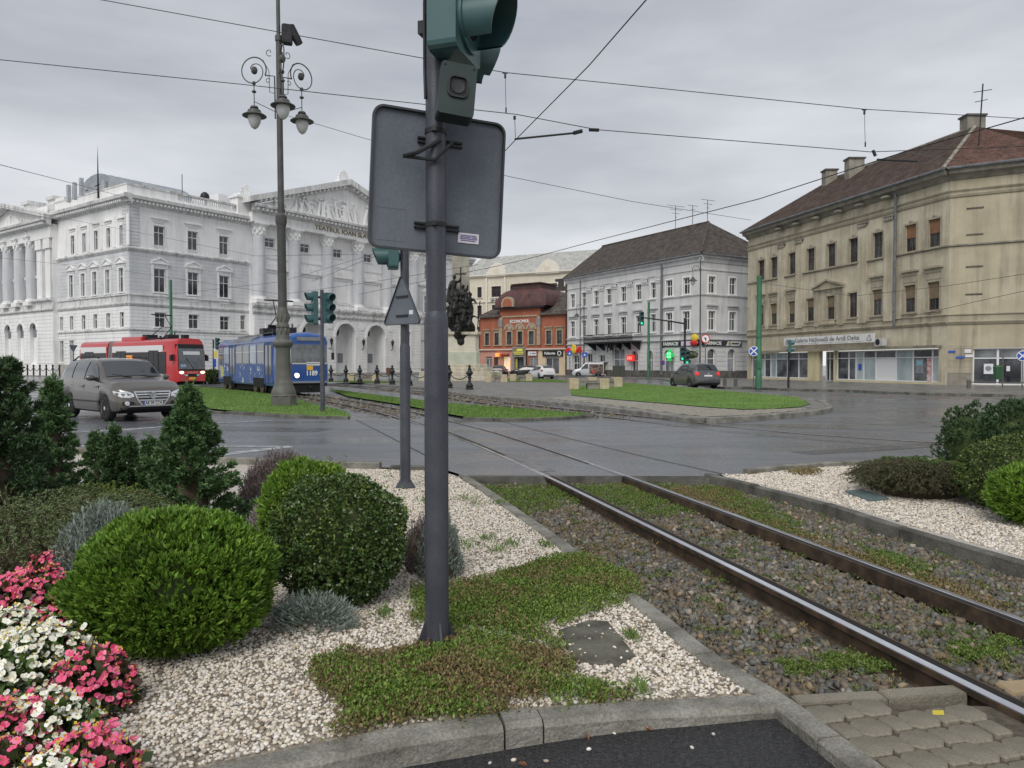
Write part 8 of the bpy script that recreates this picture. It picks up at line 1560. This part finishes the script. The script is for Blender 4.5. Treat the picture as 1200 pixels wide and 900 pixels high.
# red tram
TR = thing('red_tram', 'modern red white and black articulated tram behind the blue one', 'tram', (-22.4,52.0,.05), math.atan2(-.60,.80))
red_m = M('tram_red', (.46,.018,.022), (.50,.022,.026), 1, rough=.3, coat=.7); wht_m = M('tram_white', (.70,.70,.70), rough=.35, coat=.4); dkg = M('tram_dark_glass', (.010,.011,.012), (.02,.021,.023), .6, rough=.16, spec=.3)
def sec2(w, z0=.28, dx=0):
    return [(-w*.96,z0),(-w,z0+.4),(-w,2.35),(-w*.97,2.62),(-w*.90,3.12),(-w*.7,3.30),(0,3.34),(w*.7,3.30),(w*.90,3.12),(w*.97,2.62),(w,2.35),(w,z0+.4),(w*.96,z0)]
Wr = 1.2
xf = lambda b: (lambda y, z: b-.02*max(0,z-1.1)**2*3.0)
loft([(-9.2,sec2(Wr)),(-2.2,sec2(Wr)),(-1.3,sec2(Wr*.985)),(xf(-.55),sec2(Wr*.95)),(xf(-.12),sec2(Wr*.90)),(xf(.0),sec2(Wr*.84,.34))], red_m, 'body', TR)
loft([(-14.6,sec2(Wr)),(-10.0,sec2(Wr))], red_m, 'rear_section', TR); loft([(-10.05,sec2(Wr*.92,.4)),(-9.15,sec2(Wr*.92,.4))], M('bellows_grey',(.16,.16,.165),rough=.8), 'bellows', TR)
for sg in (-1,1):
    Y = sg*Wr
    for x0, x1 in ((-14.4,-10.1),(-9.1,-1.5)):
        slab(Y,Y+sg*.012,x0,(-1.3 if x1 > -2 else x1),.85,2.38,dkg,'window_band',TR); slab(Y*.985,Y+sg*.014,x0,(-1.7 if x1 > -2 else x1),2.40,2.86,wht_m,'white_band',TR); slab(Y,Y+sg*.012,x0,x1,.36,.83,wht_m,'white_skirt',TR)
    for a, b in ((-8.4,-7.0),(-3.6,-2.3),(-13.6,-12.2)):
        d = slab(Y,Y+sg*.022,a,b,.40,2.5,dkg,'door',TR)
        for k in range(3): xx = a+(b-a)*k/2; MB().box(xx-.03,xx+.03,min(Y,Y+sg*.03),max(Y,Y+sg*.03),.4,2.5).build('door_edge', trim_m, d)
    slab(Y,Y+sg*.03,-6.9,-6.0,1.95,2.15,M('led_orange',(1,.35,.05),emit=.9),'destination_display',TR)
nz = lambda y, z: .0-.06*max(0,z-1.1)**2-max(0,abs(y)-.98)*1.6
grid_front('windscreen_surround', -1.07, 1.07, 1.08, 2.92, dkg, TR, .014, nz, 14); grid_front('windscreen', -.97, .97, 1.18, 2.62, M('red_tram_screen',(.05,.06,.07),(.12,.135,.15),1.6,rough=.07,spec=.9), TR, .022, nz, 14); grid_front('destination_display', -.62, .62, 2.18, 2.42, M('display_pale',(.62,.64,.64),rough=.5), TR, .032, nz); grid_front('sun_sticker', -.85, -.45, 1.32, 1.52, M('pale_blue',(.3,.42,.55),rough=.5), TR, .032, nz)
for sg in (1,-1): frontpatch('white_wing', [(sg*1.04,.72),(sg*.32,.70),(sg*.30,.80),(sg*.72,.84),(sg*1.06,1.12)], wht_m, TR, .025, nz); MB().ell((nz(sg*.8,.98)+.02,sg*.78,.95),(.05,.17,.09),10,6).build('headlight', lit_head, TR, smooth=True)
frontpatch('black_chin', [(-.36,.66),(.36,.66),(.30,.86),(-.30,.86)], trim_m, TR, .03, nz); frontpatch('name_badge', [(-.36,.86),(.36,.86),(.42,1.02),(-.42,1.02)], M('badge_pink',(.75,.30,.28),(.5,.05,.05),9,rough=.4), TR, .035, nz); frontpatch('orange_plate', [(-.24,.44),(.24,.44),(.24,.62),(-.24,.62)], MATS['orange_plate'], TR, .03, nz)
MB().tube([(.03,.1,1.2),(-.02,-.42,1.95)], .02, 5).build('wiper', trim_m, TR); MB().box(-14.4,-.3,-1.0,1.0,.08,.35).build('underframe', under, TR)
for sg in (-1,1): MB().box(-.45,-.25,sg*1.3-.1,sg*1.3+.1,1.75,2.15).build('mirror', trim_m, TR); MB().box(-.4,-.3,min(sg*1.0,sg*1.3),max(sg*1.0,sg*1.3),2.15,2.2).build('mirror_arm', trim_m, TR)
MB().box(-8.5,-5.5,-.8,.8,3.3,3.55,.05).build('roof_unit', red_m, TR); MB().box(-1.1,-.7,-.2,.2,3.25,3.6).build('roof_lamp', darkm, TR); panto(TR, -4.0, 3.36, darkm)
